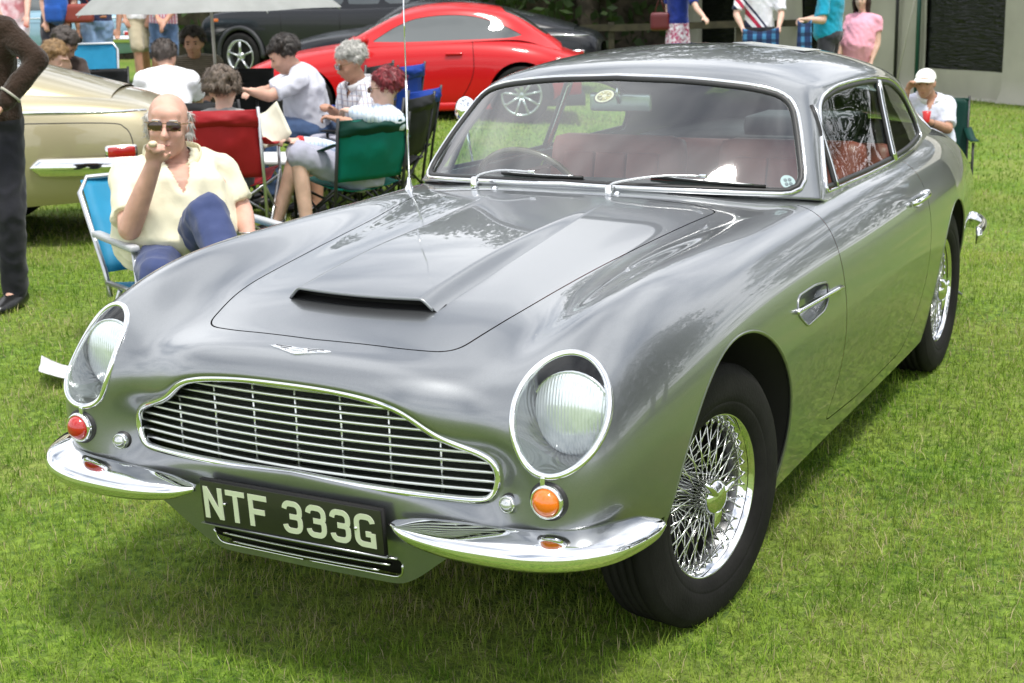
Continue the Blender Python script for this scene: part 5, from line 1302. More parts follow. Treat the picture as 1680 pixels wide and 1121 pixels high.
# ---- cream camper van in the far row
VN = empty('camper_van', (-16.4, 24.4, -.2), R(28)); tag(VN, 'cream camper van with dark side window in the far row', 'van')
MB().box((0, 0, 1.05), (4.4, 1.8, 1.7), None, .12).build('body', mat('cream_paint', (.46, .43, .33), rough=.4, coat=.6), VN, auto=40)
MB().box((0, 0, 2.0), (4.2, 1.7, .22), None, .08).build('roof', MATS['cream_paint'], VN, auto=40)
for x in (-1.3, -.1, 1.1): MB().box((x, -.905, 1.42), (.95, .03, .55), None, .012).build('side_window', M_CARGL, VN)
MB().box((0, -.908, .98), (4.3, .02, .05)).build('waist_strip', M_DARKTRIM, VN)
for x in (-1.4, 1.4): simple_wheel(VN, (x, -.80, .32), .32, .2, -1, 0).rotation_euler = (0, 0, -math.pi/2)
JOINTS = {
 'main': {'head': (-2.293, 1.528, 1.022), 'neck': (-2.334, 1.585, 0.885), 'chest': (-2.348, 1.587, 0.768), 'pelvis': (-2.388, 1.605, 0.480), 'shR': (-2.466, 1.452, 0.807), 'elR': (-2.316, 1.263, 0.619), 'wrR': (-2.160, 1.271, 0.893), 'shL': (-2.219, 1.750, 0.799), 'elL': (-2.128, 1.772, 0.630), 'wrL': (-2.001, 1.644, 0.551), 'hipR': (-2.407, 1.534, 0.472), 'knR': (-2.104, 1.187, 0.445), 'anR': (-2.005, 1.142, 0.170), 'hipL': (-2.297, 1.631, 0.468), 'knL': (-1.954, 1.345, 0.687), 'anL': (-1.772, 1.211, 0.502)},
 'curly': {'head': (-4.057, 4.058, 0.937), 'neck': (-4.040, 4.033, 0.810), 'chest': (-4.028, 4.017, 0.694), 'pelvis': (-3.970, 3.935, 0.410), 'shR': (-3.900, 4.094, 0.746), 'elR': (-3.966, 4.259, 0.580), 'wrR': (-4.166, 4.419, 0.507), 'shL': (-4.153, 3.939, 0.756), 'elL': (-4.313, 4.038, 0.587), 'wrL': (-4.429, 4.269, 0.497), 'hipR': (-3.961, 4.007, 0.389), 'knR': (-4.219, 4.377, 0.410), 'anR': (-4.266, 4.403, 0.118), 'hipL': (-4.043, 3.940, 0.395), 'knL': (-4.341, 4.277, 0.418), 'anL': (-4.389, 4.302, 0.127)},
 'whitetee': {'head': (-5.671, 5.379, 1.060), 'neck': (-5.618, 5.326, 0.960), 'chest': (-5.579, 5.275, 0.864), 'pelvis': (-5.524, 5.152, 0.550), 'shR': (-5.420, 5.356, 0.896), 'elR': (-5.486, 5.497, 0.728), 'wrR': (-5.725, 5.686, 0.713), 'shL': (-5.691, 5.146, 0.909), 'elL': (-5.849, 5.219, 0.738), 'wrL': (-5.975, 5.466, 0.728), 'hipR': (-5.481, 5.190, 0.534), 'knR': (-5.783, 5.609, 0.530), 'anR': (-5.814, 5.609, 0.242), 'hipL': (-5.564, 5.116, 0.539), 'knL': (-5.938, 5.470, 0.540), 'anL': (-5.971, 5.470, 0.254)},
 'jacket': {'head': (-6.428, 6.605, 1.101), 'neck': (-6.475, 6.666, 0.964), 'chest': (-6.495, 6.692, 0.848), 'pelvis': (-6.550, 6.718, 0.521), 'shR': (-6.608, 6.595, 0.916), 'elR': (-6.546, 6.431, 0.738), 'wrR': (-6.342, 6.317, 0.674), 'shL': (-6.372, 6.795, 0.920), 'elL': (-6.238, 6.692, 0.747), 'wrL': (-6.169, 6.463, 0.674), 'hipR': (-6.570, 6.628, 0.513), 'knR': (-6.253, 6.248, 0.580), 'anR': (-6.272, 6.232, 0.277), 'hipL': (-6.460, 6.722, 0.507), 'knL': (-6.125, 6.357, 0.573), 'anL': (-6.142, 6.342, 0.268)},
 'greytee': {'head': (-4.589, 5.420, 1.073), 'neck': (-4.541, 5.492, 0.977), 'chest': (-4.509, 5.541, 0.864), 'pelvis': (-4.490, 5.617, 0.527), 'shR': (-4.690, 5.656, 0.898), 'elR': (-4.876, 5.578, 0.803), 'wrR': (-4.841, 5.352, 0.813), 'shL': (-4.418, 5.360, 0.900), 'elL': (-4.547, 5.162, 0.807), 'wrL': (-4.603, 5.030, 0.851), 'hipR': (-4.560, 5.690, 0.509), 'knR': (-4.786, 5.433, 0.557), 'anR': (-4.803, 5.419, 0.233), 'hipL': (-4.436, 5.495, 0.524), 'knL': (-4.617, 5.184, 0.569), 'anL': (-4.602, 5.196, 0.260)},
 'greyhair': {'head': (-3.945, 5.328, 1.033), 'neck': (-3.930, 5.399, 0.893), 'chest': (-3.930, 5.435, 0.784), 'pelvis': (-3.942, 5.451, 0.428), 'shR': (-4.122, 5.522, 0.826), 'elR': (-4.126, 5.446, 0.624), 'wrR': (-4.061, 5.198, 0.726), 'shL': (-3.772, 5.324, 0.812), 'elL': (-3.746, 5.101, 0.624), 'wrL': (-3.882, 5.031, 0.670), 'hipR': (-4.046, 5.526, 0.398), 'knR': (-4.230, 5.188, 0.467), 'anR': (-4.263, 5.164, 0.147), 'hipL': (-3.893, 5.315, 0.419), 'knL': (-4.052, 4.984, 0.470), 'anL': (-4.036, 4.958, 0.160)},
 'redhair': {'head': (-3.283, 4.748, 0.906), 'neck': (-3.294, 4.741, 0.790), 'chest': (-3.332, 4.716, 0.665), 'pelvis': (-3.397, 4.613, 0.359), 'shR': (-3.457, 4.837, 0.698), 'elR': (-3.604, 4.664, 0.513), 'wrR': (-3.755, 4.382, 0.596), 'shL': (-3.146, 4.634, 0.709), 'elL': (-3.194, 4.388, 0.763), 'wrL': (-3.324, 4.420, 0.788), 'hipR': (-3.468, 4.661, 0.349), 'knR': (-3.729, 4.352, 0.529), 'anR': (-3.868, 4.272, 0.226), 'hipL': (-3.385, 4.524, 0.355), 'knL': (-3.592, 4.179, 0.531), 'anL': (-3.559, 4.179, 0.231)},
 'blond': {'head': (-6.830, 5.408, 1.046), 'neck': (-6.887, 5.428, 0.925), 'chest': (-6.941, 5.452, 0.812), 'pelvis': (-7.023, 5.447, 0.483), 'shR': (-6.983, 5.330, 0.864), 'elR': (-6.890, 5.189, 0.738), 'wrR': (-6.676, 5.173, 0.743), 'shL': (-6.852, 5.542, 0.849), 'elL': (-6.710, 5.450, 0.742), 'wrL': (-6.672, 5.380, 0.949), 'hipR': (-7.017, 5.374, 0.476), 'knR': (-6.643, 5.048, 0.543), 'anR': (-6.665, 5.026, 0.237), 'hipL': (-6.974, 5.497, 0.464), 'knL': (-6.588, 5.184, 0.530), 'anL': (-6.609, 5.162, 0.221)},
 'darkhead': {'head': (-7.482, 6.182, 1.115), 'neck': (-7.540, 6.203, 1.006), 'chest': (-7.581, 6.242, 0.883), 'pelvis': (-7.659, 6.242, 0.528), 'shR': (-7.623, 6.120, 0.943), 'elR': (-7.521, 5.983, 0.788), 'wrR': (-7.296, 5.893, 0.747), 'shL': (-7.483, 6.338, 0.929), 'elL': (-7.339, 6.244, 0.796), 'wrL': (-7.269, 6.078, 0.845), 'hipR': (-7.657, 6.165, 0.520), 'knR': (-7.284, 5.825, 0.600), 'anR': (-7.307, 5.802, 0.269), 'hipL': (-7.574, 6.248, 0.514), 'knL': (-7.204, 5.905, 0.594), 'anL': (-7.227, 5.883, 0.262)},
 'brown': {'head': (-3.834, 1.926, 1.612), 'neck': (-3.867, 1.964, 1.490), 'chest': (-3.879, 1.980, 1.348), 'pelvis': (-3.900, 2.001, 0.939), 'shR': (-4.042, 1.917, 1.405), 'elR': (-4.022, 1.786, 1.152), 'wrR': (-3.914, 1.759, 0.978), 'shL': (-3.713, 2.013, 1.398), 'elL': (-3.545, 2.045, 1.261), 'wrL': (-3.642, 1.884, 1.055), 'hipR': (-3.984, 1.982, 0.909), 'knR': (-3.929, 1.818, 0.532), 'anR': (-4.015, 1.794, 0.123), 'hipL': (-3.834, 2.030, 0.907), 'knL': (-3.762, 1.960, 0.503), 'anL': (-3.831, 2.003, 0.072)},
 'cap': {'head': (-0.904, 9.491, 0.596), 'neck': (-0.889, 9.582, 0.475), 'chest': (-0.869, 9.608, 0.369), 'pelvis': (-0.846, 9.613, 0.054), 'shR': (-1.020, 9.552, 0.434), 'elR': (-1.080, 9.395, 0.395), 'wrR': (-1.029, 9.374, 0.542), 'shL': (-0.747, 9.656, 0.409), 'elL': (-0.696, 9.481, 0.219), 'wrL': (-0.809, 9.238, 0.303), 'hipR': (-0.894, 9.548, 0.039), 'knR': (-0.853, 9.064, 0.117), 'anR': (-0.841, 9.066, -0.190), 'hipL': (-0.775, 9.574, 0.040), 'knL': (-0.662, 9.105, 0.118), 'anL': (-0.649, 9.108, -0.187)},
 'jeans': {'head': (-10.910, 10.203, 1.874), 'neck': (-10.912, 10.201, 1.691), 'chest': (-10.913, 10.199, 1.521), 'pelvis': (-10.927, 10.186, 1.164), 'shR': (-10.736, 10.366, 1.627), 'elR': (-10.761, 10.428, 1.340), 'wrR': (-10.752, 10.352, 1.084), 'shL': (-11.082, 10.037, 1.641), 'elL': (-11.144, 10.062, 1.372), 'wrL': (-11.088, 10.030, 1.115), 'hipR': (-10.858, 10.252, 1.132), 'knR': (-10.886, 10.226, 0.787), 'anR': (-11.037, 10.338, 0.279), 'hipL': (-11.001, 10.116, 1.139), 'knL': (-10.915, 10.026, 0.763), 'anL': (-10.940, 10.002, 0.250)},
 'khaki': {'head': (-11.053, 11.086, 1.872), 'neck': (-11.055, 11.084, 1.680), 'chest': (-11.054, 11.084, 1.517), 'pelvis': (-11.056, 11.083, 1.158), 'shR': (-10.904, 11.219, 1.615), 'elR': (-10.900, 11.223, 1.332), 'wrR': (-10.888, 11.068, 1.187), 'shL': (-11.200, 10.951, 1.627), 'elL': (-11.234, 10.920, 1.361), 'wrL': (-11.106, 10.869, 1.197), 'hipR': (-11.002, 11.132, 1.126), 'knR': (-10.960, 11.003, 0.846), 'anR': (-11.176, 11.308, 0.459), 'hipL': (-11.107, 11.036, 1.131), 'knL': (-10.849, 10.768, 0.829), 'anL': (-10.846, 10.771, 0.380)},
 'plaid': {'head': (-10.615, 11.143, 1.831), 'neck': (-10.632, 11.128, 1.648), 'chest': (-10.648, 11.114, 1.479), 'pelvis': (-10.683, 11.083, 1.095), 'shR': (-10.774, 11.003, 1.595), 'elR': (-10.789, 10.989, 1.352), 'wrR': (-10.568, 10.854, 1.207), 'shL': (-10.507, 11.236, 1.585), 'elL': (-10.482, 11.094, 1.315), 'wrL': (-10.466, 10.862, 1.132), 'hipR': (-10.741, 11.032, 1.068), 'knR': (-10.693, 10.909, 0.709), 'anR': (-10.799, 10.981, 0.327), 'hipL': (-10.618, 11.140, 1.063), 'knL': (-10.548, 11.037, 0.701), 'anL': (-10.653, 11.109, 0.318)},
 'pinkarm': {'head': (-10.743, 8.886, 1.996), 'neck': (-10.765, 8.863, 1.813), 'chest': (-10.787, 8.840, 1.637), 'pelvis': (-10.833, 8.791, 1.241), 'shR': (-10.916, 8.703, 1.740), 'elR': (-10.957, 8.659, 1.479), 'wrR': (-10.835, 8.599, 1.249), 'shL': (-10.673, 8.959, 1.731), 'elL': (-10.614, 8.833, 1.502), 'wrL': (-10.543, 8.719, 1.301), 'hipR': (-10.889, 8.732, 1.211), 'knR': (-10.812, 8.624, 0.850), 'anR': (-10.934, 8.684, 0.474), 'hipL': (-10.782, 8.845, 1.205), 'knL': (-10.715, 8.727, 0.843), 'anL': (-10.836, 8.788, 0.467)},
 'backpack': {'head': (-11.142, 9.921, 1.938), 'neck': (-11.164, 9.899, 1.757), 'chest': (-11.186, 9.877, 1.590), 'pelvis': (-11.234, 9.829, 1.182), 'shR': (-11.072, 9.990, 1.670), 'elR': (-11.070, 9.992, 1.408), 'wrR': (-11.054, 9.828, 1.209), 'shL': (-11.287, 9.775, 1.678), 'elL': (-11.325, 9.737, 1.420), 'wrL': (-11.224, 9.657, 1.210), 'hipR': (-11.177, 9.886, 1.151), 'knR': (-11.113, 9.769, 0.778), 'anR': (-11.231, 9.832, 0.377), 'hipL': (-11.295, 9.767, 1.157), 'knL': (-11.230, 9.651, 0.786), 'anL': (-11.349, 9.712, 0.385)},
 'navy': {'head': (-5.518, 15.499, 1.613), 'neck': (-5.548, 15.487, 1.440), 'chest': (-5.563, 15.481, 1.266), 'pelvis': (-5.563, 15.481, 0.866), 'shR': (-5.723, 15.573, 1.362), 'elR': (-5.757, 15.611, 1.081), 'wrR': (-5.690, 15.534, 0.881), 'shL': (-5.371, 15.348, 1.345), 'elL': (-5.189, 15.211, 1.094), 'wrL': (-5.030, 15.064, 0.988), 'hipR': (-5.623, 15.456, 0.835), 'knR': (-5.631, 15.453, 0.464), 'anR': (-5.667, 15.543, 0.081), 'hipL': (-5.502, 15.505, 0.832), 'knL': (-5.450, 15.421, 0.466), 'anL': (-5.486, 15.511, 0.085)},
 'rugby': {'head': (-4.313, 15.195, 1.570), 'neck': (-4.318, 15.193, 1.404), 'chest': (-4.316, 15.194, 1.221), 'pelvis': (-4.325, 15.191, 0.822), 'shR': (-4.529, 15.120, 1.333), 'elR': (-4.567, 15.006, 1.016), 'wrR': (-4.429, 14.853, 0.853), 'shL': (-4.098, 15.266, 1.322), 'elL': (-4.027, 15.190, 1.003), 'wrL': (-3.995, 15.000, 0.859), 'hipR': (-4.406, 15.163, 0.793), 'knR': (-4.385, 15.070, 0.442), 'anR': (-4.443, 15.251, 0.061), 'hipL': (-4.236, 15.221, 0.789), 'knL': (-4.194, 15.135, 0.439), 'anL': (-4.248, 15.317, 0.058)},
 'turq': {'head': (-3.212, 14.623, 1.548), 'neck': (-3.194, 14.628, 1.376), 'chest': (-3.203, 14.626, 1.189), 'pelvis': (-3.234, 14.617, 0.738), 'shR': (-3.313, 14.787, 1.288), 'elR': (-3.398, 14.763, 0.982), 'wrR': (-3.533, 14.528, 0.949), 'shL': (-3.237, 14.374, 1.282), 'elL': (-3.217, 14.283, 0.956), 'wrL': (-3.397, 14.180, 0.976), 'hipR': (-3.245, 14.710, 0.704), 'knR': (-3.238, 14.664, 0.367), 'anR': (-3.228, 14.715, 0.020), 'hipL': (-3.235, 14.520, 0.714), 'knL': (-3.242, 14.469, 0.380), 'anL': (-3.233, 14.520, 0.036)},
 'pink': {'head': (-2.957, 15.021, 1.174), 'neck': (-2.936, 15.046, 1.011), 'chest': (-2.927, 15.029, 0.864), 'pelvis': (-3.000, 15.009, 0.435), 'shR': (-3.098, 15.033, 0.939), 'elR': (-3.122, 14.875, 0.651), 'wrR': (-3.176, 14.759, 0.465), 'shL': (-2.747, 15.026, 0.922), 'elL': (-2.725, 14.981, 0.644), 'wrL': (-2.765, 14.871, 0.444), 'hipR': (-3.070, 14.990, 0.406), 'knR': (-3.050, 14.895, 0.098), 'anR': (-3.091, 15.085, -0.292), 'hipL': (-2.913, 15.033, 0.403), 'knL': (-2.879, 14.941, 0.096), 'anL': (-2.917, 15.132, -0.293)},
}
# ================================================================== chairs, table, umbrella, papers
M_TUBE = mat('alloy_tube', (.55, .56, .57), rough=.3, metal=.9); M_BTUBE = mat('black_tube', (.015, .015, .016), rough=.4)
def sling(name, a0, a1, b0, b1, sag, m, parent, n=12, back=Vector((0, 0, -1))):
    """cloth stretched between edge a0-a1 and edge b0-b1, hanging in the middle"""
    a0, a1, b0, b1 = map(Vector, (a0, a1, b0, b1)); V = []; F = []
    for i in range(n+1):
        f = i/n
        for j in range(n+1):
            g = j/n; p = a0.lerp(a1, g).lerp(b0.lerp(b1, g), f); s = sag*(math.sin(math.pi*g)**.8)*(.35+.65*math.sin(math.pi*f)); w = .007*math.sin(g*19+f*5)*math.sin(math.pi*f)+.012*noise.noise(Vector((g*5+a0.x*3, f*4+a0.z*9, .5)))+.006*noise.noise(Vector((g*13, f*9, a1.x*5)))
            V.append(p+back*(s+w))
    for i in range(n):
        for j in range(n): q = i*(n+1)+j; F.append((q, q+1, q+n+2, q+n+1))
    o = mesh(name, V, F, m, parent); md = o.modifiers.new('t', 'SOLIDIFY'); md.thickness = .004; return o
def camp_chair(loc, fwd, label, fab, frame, fab2=None, seat=.42, back=.90, w=.50, group=None):
    rz = math.atan2(-fwd[0], fwd[1]); C = empty('folding_chair', (loc[0], loc[1], gz(loc[0], loc[1])), rz); tag(C, label, 'chair', group); h = w/2
    sling('seat', (-h, -.22, seat-.02), (h, -.22, seat-.02), (-h, .24, seat+.03), (h, .24, seat+.03), .07, fab, C)
    sling('backrest', (-h, -.25, seat+.02), (h, -.25, seat+.02), (-h-.02, -.34, back), (h+.02, -.34, back), .06, fab, C, back=Vector((0, -1, 0)))
    sling('top_band', (-h-.015, -.337, back-.10), (h+.015, -.337, back-.10), (-h-.02, -.344, back+.005), (h+.02, -.344, back+.005), .058, fab2 or fab, C, back=Vector((0, -1, 0)))
    for s in (-1, 1):
        MB().tube([(s*h, -.20, .02), (s*(h+.01), -.26, seat), (s*(h+.02), -.345, back+.02)], .011, 8).build('back_post', frame, C)
        MB().tube([(s*h, .26, .02), (s*h, .25, seat+.20)], .011, 8).build('front_post', frame, C)
        MB().tube([(s*h, .26, .04), (s*h, -.24, seat-.02)], .009, 8).build('side_brace', frame, C); MB().tube([(s*h, -.20, .04), (s*h, .25, seat)], .009, 8).build('side_brace', frame, C)
        V, F = strip_vf(catmull([(s*(h+.012), -.31, seat+.27), (s*(h+.02), -.05, seat+.205), (s*(h+.01), .28, seat+.215)], 5), [(-.035, -.004), (-.035, .004), (.035, .004), (.035, -.004)], Vector((0, 0, 1))); mesh('armrest', V, F, fab2 or fab, C)
        for (x, y) in ((s*h, -.20), (s*h, .26)): MB().lathe([(.0005, 0), (.022, 0), (.022, .02), (.012, .03)], Matrix.Translation((x, y, .0)), 12).build('foot', M_RUBBER, C)
    for y in (-.20, .26):
        MB().tube([(-h, y, .04), (h, y-.01, seat-.03)], .009, 8).build('cross_brace', frame, C); MB().tube([(h, y+.02, .04), (-h, y+.01, seat-.03)], .009, 8).build('cross_brace', frame, C)
    return C
def nylon(name, c): 
    m = mat('nylon_'+name, c, rough=.55, spec=.35, vary=.08, vscale=6, bump=.25, bscale=12); t = m.node_tree; b = t.nodes['Principled BSDF']
    if 'Translucent BSDF' not in t.nodes:
        tl = t.nodes.new('ShaderNodeBsdfTranslucent'); tl.inputs[0].default_value = (*c, 1); ms = t.nodes.new('ShaderNodeMixShader'); ms.inputs[0].default_value = .35
        t.links.new(b.outputs[0], ms.inputs[1]); t.links.new(tl.outputs[0], ms.inputs[2]); t.links.new(ms.outputs[0], t.nodes['Material Output'].inputs[0])
    return m
N_RED = nylon('red', (.48, .022, .030)); N_GREEN = nylon('green', (.0, .21, .155)); N_DKGREEN = nylon('dark_green', (.004, .055, .04)); N_BLACK = nylon('black', (.016, .017, .018)); N_BLUE = nylon('blue', (.012, .06, .40)); N_SKY = nylon('sky', (.03, .34, .58)); N_CHAR = nylon('charcoal', (.05, .055, .055))
camp_chair((-4.06, 4.10), (-.42, .90), 'red folding camp chair with silver legs, its back turned', N_RED, M_TUBE, seat=.40, back=.84, w=.50)
camp_chair((-3.50, 4.57), (-.88, .36), 'green folding camp chair with dark green top band and black legs', N_GREEN, M_BTUBE, N_DKGREEN, seat=.34, back=.75, w=.50)
camp_chair((-4.40, 5.80), (-.93, -.20), 'charcoal folding camp chair under the man in the pale grey t-shirt', N_CHAR, M_BTUBE, N_BLACK, seat=.44, back=.98, w=.52)
camp_chair((-3.78, 5.35), (-.90, -.15), 'black folding camp chair under the grey haired man', N_BLACK, M_BTUBE, seat=.38, back=.80, w=.52)
camp_chair((-4.62, 6.62), (-.97, -.10), 'empty folding camp chair with bright blue back panel near the red coupe', N_BLUE, M_BTUBE, N_BLUE, seat=.42, back=.93, w=.44)
camp_chair((-4.10, 5.98), (-.97, -.05), 'empty black folding camp chair between the green and the blue chair', N_BLACK, M_BTUBE, N_BLUE, seat=.40, back=.80, w=.46)
camp_chair((-.82, 9.62), (.30, -.95), 'dark green folding camp chair under the man in the white cap', N_DKGREEN, M_BTUBE, seat=.40, back=.92, w=.56)
camp_chair((-4.85, 4.95), (-.35, .93), 'black folding camp chair under the man in the white t-shirt', N_BLACK, M_BTUBE, seat=.46, back=.80, w=.5)
camp_chair((-6.1, 6.7), (.42, -.90), 'black folding camp chair under the man in the houndstooth jacket', N_BLACK, M_BTUBE, seat=.44, back=.86, w=.5)
camp_chair((-7.15, 5.75), (.7, -.70), 'black folding camp chair under the blond haired person', N_BLACK, M_BTUBE, seat=.42, back=.80, w=.5)
camp_chair((-7.55, 6.55), (.6, -.80), 'black folding camp chair under the person looking down', N_BLACK, M_BTUBE, seat=.46, back=.86, w=.5)
def deck_chair(loc, fwd, label, fab, seat=.40, back=.92, w=.54, rec=.30):
    rz = math.atan2(-fwd[0], fwd[1]); C = empty('deck_chair', (loc[0], loc[1], gz(loc[0], loc[1])), rz); tag(C, label, 'chair'); h = w/2
    top = [(-h, -.16, seat-.06), (-h, -.20, seat+.05), (-h, -.20-rec*.85, back-.06), (-h+.05, -.20-rec, back), (h-.05, -.20-rec, back), (h, -.20-rec*.85, back-.06), (h, -.20, seat+.05), (h, -.16, seat-.06)]
    MB().tube(top, .0125, 10).build('back_frame', M_TUBE, C); MB().tube([(-h, -.18, seat), (-h, .26, seat+.02), (-h+.03, .28, seat+.02), (h-.03, .28, seat+.02), (h, .26, seat+.02), (h, -.18, seat)], .0125, 10).build('seat_frame', M_TUBE, C)
    sling('backrest', (-h+.01, -.21, seat+.04), (h-.01, -.21, seat+.04), (-h+.02, -.20-rec, back-.01), (h-.02, -.20-rec, back-.01), .035, fab, C, back=Vector((0, -1, 0)))
    sling('seat', (-h+.01, -.18, seat), (h-.01, -.18, seat), (-h+.01, .27, seat+.02), (h-.01, .27, seat+.02), .05, fab, C)
    for s in (-1, 1):
        MB().tube([(s*h, .26, .0), (s*(h+.012), .24, seat+.2)], .0115, 8).build('front_leg', M_TUBE, C); MB().tube([(s*h, -.30, .0), (s*h, -.02, seat-.01)], .0115, 8).build('rear_leg', M_TUBE, C)
        MB().tube([(s*h, -.30, .02), (s*h, .26, .02)], .0115, 8).build('ground_rail', M_TUBE, C)
        MB().box((s*(h+.015), .02, seat+.215), (.045, .50, .028), None, .010).build('armrest', mat('grey_plastic_arm', (.42, .43, .44), rough=.5), C)
        MB().tube([(s*h, -.27, seat+.20), (s*h, -.23, seat+.21)], .010, 8).build('arm_hinge', M_TUBE, C)
    return C
mp = JOINTS['main']['pelvis']
deck_chair((mp[0]+.06, mp[1]+.06), (.88, -.47), 'aluminium deck chair with blue cloth under the bald man', N_SKY, seat=.33, back=.76, w=.68, rec=.30)
deck_chair((-9.0, 7.95), (.45, -.89), 'empty aluminium deck chair with bright sky blue cloth beyond the gold car', N_SKY, seat=.42, back=1.02, w=.52, rec=.12)
# white folding table between the chairs
def table(loc, rz, label, sx=.75, sy=.5, h=.52):
    T = empty('folding_table', (loc[0], loc[1], gz(*loc[:2])), rz); tag(T, label, 'table', 'white folding tables'); mw = mat('white_plastic', (.72, .73, .72), rough=.4)
    MB().box((0, 0, h), (sx, sy, .035), None, .012).build('table_top', mw, T)
    for x in (-1, 1):
        MB().tube([(x*sx*.4, -sy*.42, 0), (x*sx*.30, sy*.40, h-.02)], .011, 8).build('leg', mw, T); MB().tube([(x*sx*.4, sy*.42, 0), (x*sx*.30, -sy*.40, h-.02)], .011, 8).build('leg', mw, T)
    return T
table((-4.42, 4.72), .3, 'low white folding table between the red and green chairs', h=.42)
table((-7.9, 7.1), .5, 'white folding table by the empty sky blue deck chair', sx=1.1, h=.66)
# papers on laps and ground
M_PAPER = mat('newsprint', (.70, .70, .70), rough=.8)
def print_mat():
    m = mat('printed_page', (.72, .72, .73), rough=.8); t = m.node_tree; b = t.nodes['Principled BSDF']; tc = t.nodes.new('ShaderNodeTexCoord'); mpn = t.nodes.new('ShaderNodeMapping'); mpn.inputs['Scale'].default_value = (60, 190, 1)
    n = t.nodes.new('ShaderNodeTexNoise'); n.inputs['Scale'].default_value = 1.0; n.inputs['Detail'].default_value = 2; t.links.new(tc.outputs['Object'], mpn.inputs[0]); t.links.new(mpn.outputs[0], n.inputs['Vector']); r = t.nodes.new('ShaderNodeValToRGB'); r.color_ramp.elements[0].position = .40; r.color_ramp.elements[0].color = (.30, .30, .31, 1); r.color_ramp.elements[1].position = .5; r.color_ramp.elements[1].color = (.72, .72, .73, 1); t.links.new(n.outputs['Fac'], r.inputs[0]); t.links.new(r.outputs[0], b.inputs['Base Color']); return m
def sheet_paper(name, loc, rz, w, l, lift, m, label, tilt=0.):
    V = []; F = []
    for i in range(9):
        for j in range(7):
            x = -w/2+w*i/8; y = -l/2+l*j/6; V.append((x, y, lift*(((i-4)/4)**2)+.006*math.sin(j*1.3+i)+.02*tilt*j))
    for i in range(8):
        for j in range(6): q = i*7+j; F.append((q, q+1, q+8, q+7))
    o = mesh(name, V, F, m); md = o.modifiers.new('t', 'SOLIDIFY'); md.thickness = .003; o.location = loc; o.rotation_euler = (0, 0, rz); tag(o, label, 'paper'); return o
np_ = sheet_paper('newspaper', (-2.48, 1.06, .035), .75, .30, .24, .05, print_mat(), 'open printed newspaper lying on the grass beside the headlamp')
wr = JOINTS['redhair']['wrR']; lp_ = sheet_paper('leaflet', (wr[0]-.13, wr[1]-.04, wr[2]+.06), .6, .20, .26, .03, mat('cream_paper', (.62, .60, .48), rough=.7), 'cream leaflet held on the knee of the red haired person', .7); lp_.rotation_euler = (R(35), R(-25), .6)
# grey umbrella
UM = empty('umbrella', (-6.06, 6.42, 0)); tag(UM, 'large pale grey umbrella on a thin metal pole above the seated group', 'umbrella')
MB().tube([(0, 0, 0), (.01, 0, 1.9)], .014, 10).build('pole', mat('umbrella_pole', (.40, .38, .35), rough=.4, metal=.5), UM)
N_UMB = nylon('umbrella_grey', (.40, .41, .40)); V = []; F = []; nr = 8; ns = 10; rings = 8
for r_ in range(rings+1):
    f = r_/rings
    for k in range(nr*ns):
        a = 2*math.pi*k/(nr*ns)+.30; seg = (k % ns)/ns; sc = math.sin(math.pi*seg); rad = 1.12*f*(1-.055*sc*f); z = 1.88-.50*f**1.7+.035*sc*f*(.2 if r_ == rings else .5)
        V.append((rad*math.cos(a), rad*math.sin(a), z))
    if r_:
        for k in range(nr*ns): q = (r_-1)*nr*ns; F.append((q+k, q+(k+1) % (nr*ns), q+nr*ns+(k+1) % (nr*ns), q+nr*ns+k))
mesh('canopy', V, F, N_UMB, UM)
for k in range(nr):
    a = 2*math.pi*k/nr+.30; P = [(1.11*f*math.cos(a), 1.11*f*math.sin(a), 1.865-.50*f**1.7) for f in (.02, .25, .5, .75, 1.0)]; MB().tube(P, .005, 6).build('rib', M_TUBE, UM)
# ================================================================== people
def etube(mb, pts, rad, lat, n=16, cap=True):
    P = [Vector(p) for p in pts]; m = len(P); V = []; F = []
    for i, p in enumerate(P):
        d = (P[min(i+1, m-1)]-P[max(i-1, 0)]).normalized(); x = Vector(lat)-d*Vector(lat).dot(d)
        if x.length < 1e-4: x, _ = frame_of(d)
        x.normalize(); y = d.cross(x); a, b = rad[i] if isinstance(rad[i], (tuple, list)) else (rad[i], rad[i])
        for k in range(n):
            t = 2*math.pi*k/n; V.append(p+x*(a*math.cos(t))+y*(b*math.sin(t)))
    for i in range(m-1):
        for k in range(n): F.append((i*n+k, i*n+(k+1) % n, (i+1)*n+(k+1) % n, (i+1)*n+k))
    F.append(tuple(range(n-1, -1, -1))); F.append(tuple((m-1)*n+k for k in range(n)))
    mb.add(V, F)
def limb(mb, a, b, r0, r1, mid=None, n=12, ext=True):
    a = Vector(a); b = Vector(b); mid = mid or (r0+r1)/2*1.04
    lat = frame_of(b-a)[0]
    etube(mb, [a, a.lerp(b, .35), a.lerp(b, .7), b], [r0, mid, (mid+r1)/2, r1], lat, n)
    if ext: mb.ell(a, (r0, r0, r0), None, 10, 7); mb.ell(b, (r1, r1, r1), None, 10, 7)
SKIN = {}
def skin(name, c): return mat('skin_'+name, c, rough=.5, spec=.35, sss=.15, vary=.10, vscale=14, bump=.06, bscale=90)
M_SKIN = skin('fair', (.56, .33, .245)); M_SKIN2 = skin('tanned', (.46, .25, .17)); M_SKIN3 = skin('pale', (.62, .40, .31))
def cloth(name, c, c2=None, bump=.35, bscale=24, **k): return mat('cloth_'+name, c, rough=.85, spec=.2, sheen=.2, vary=0 if c2 else .07, vscale=9, bump=bump, bscale=bscale, col2=c2, **k)
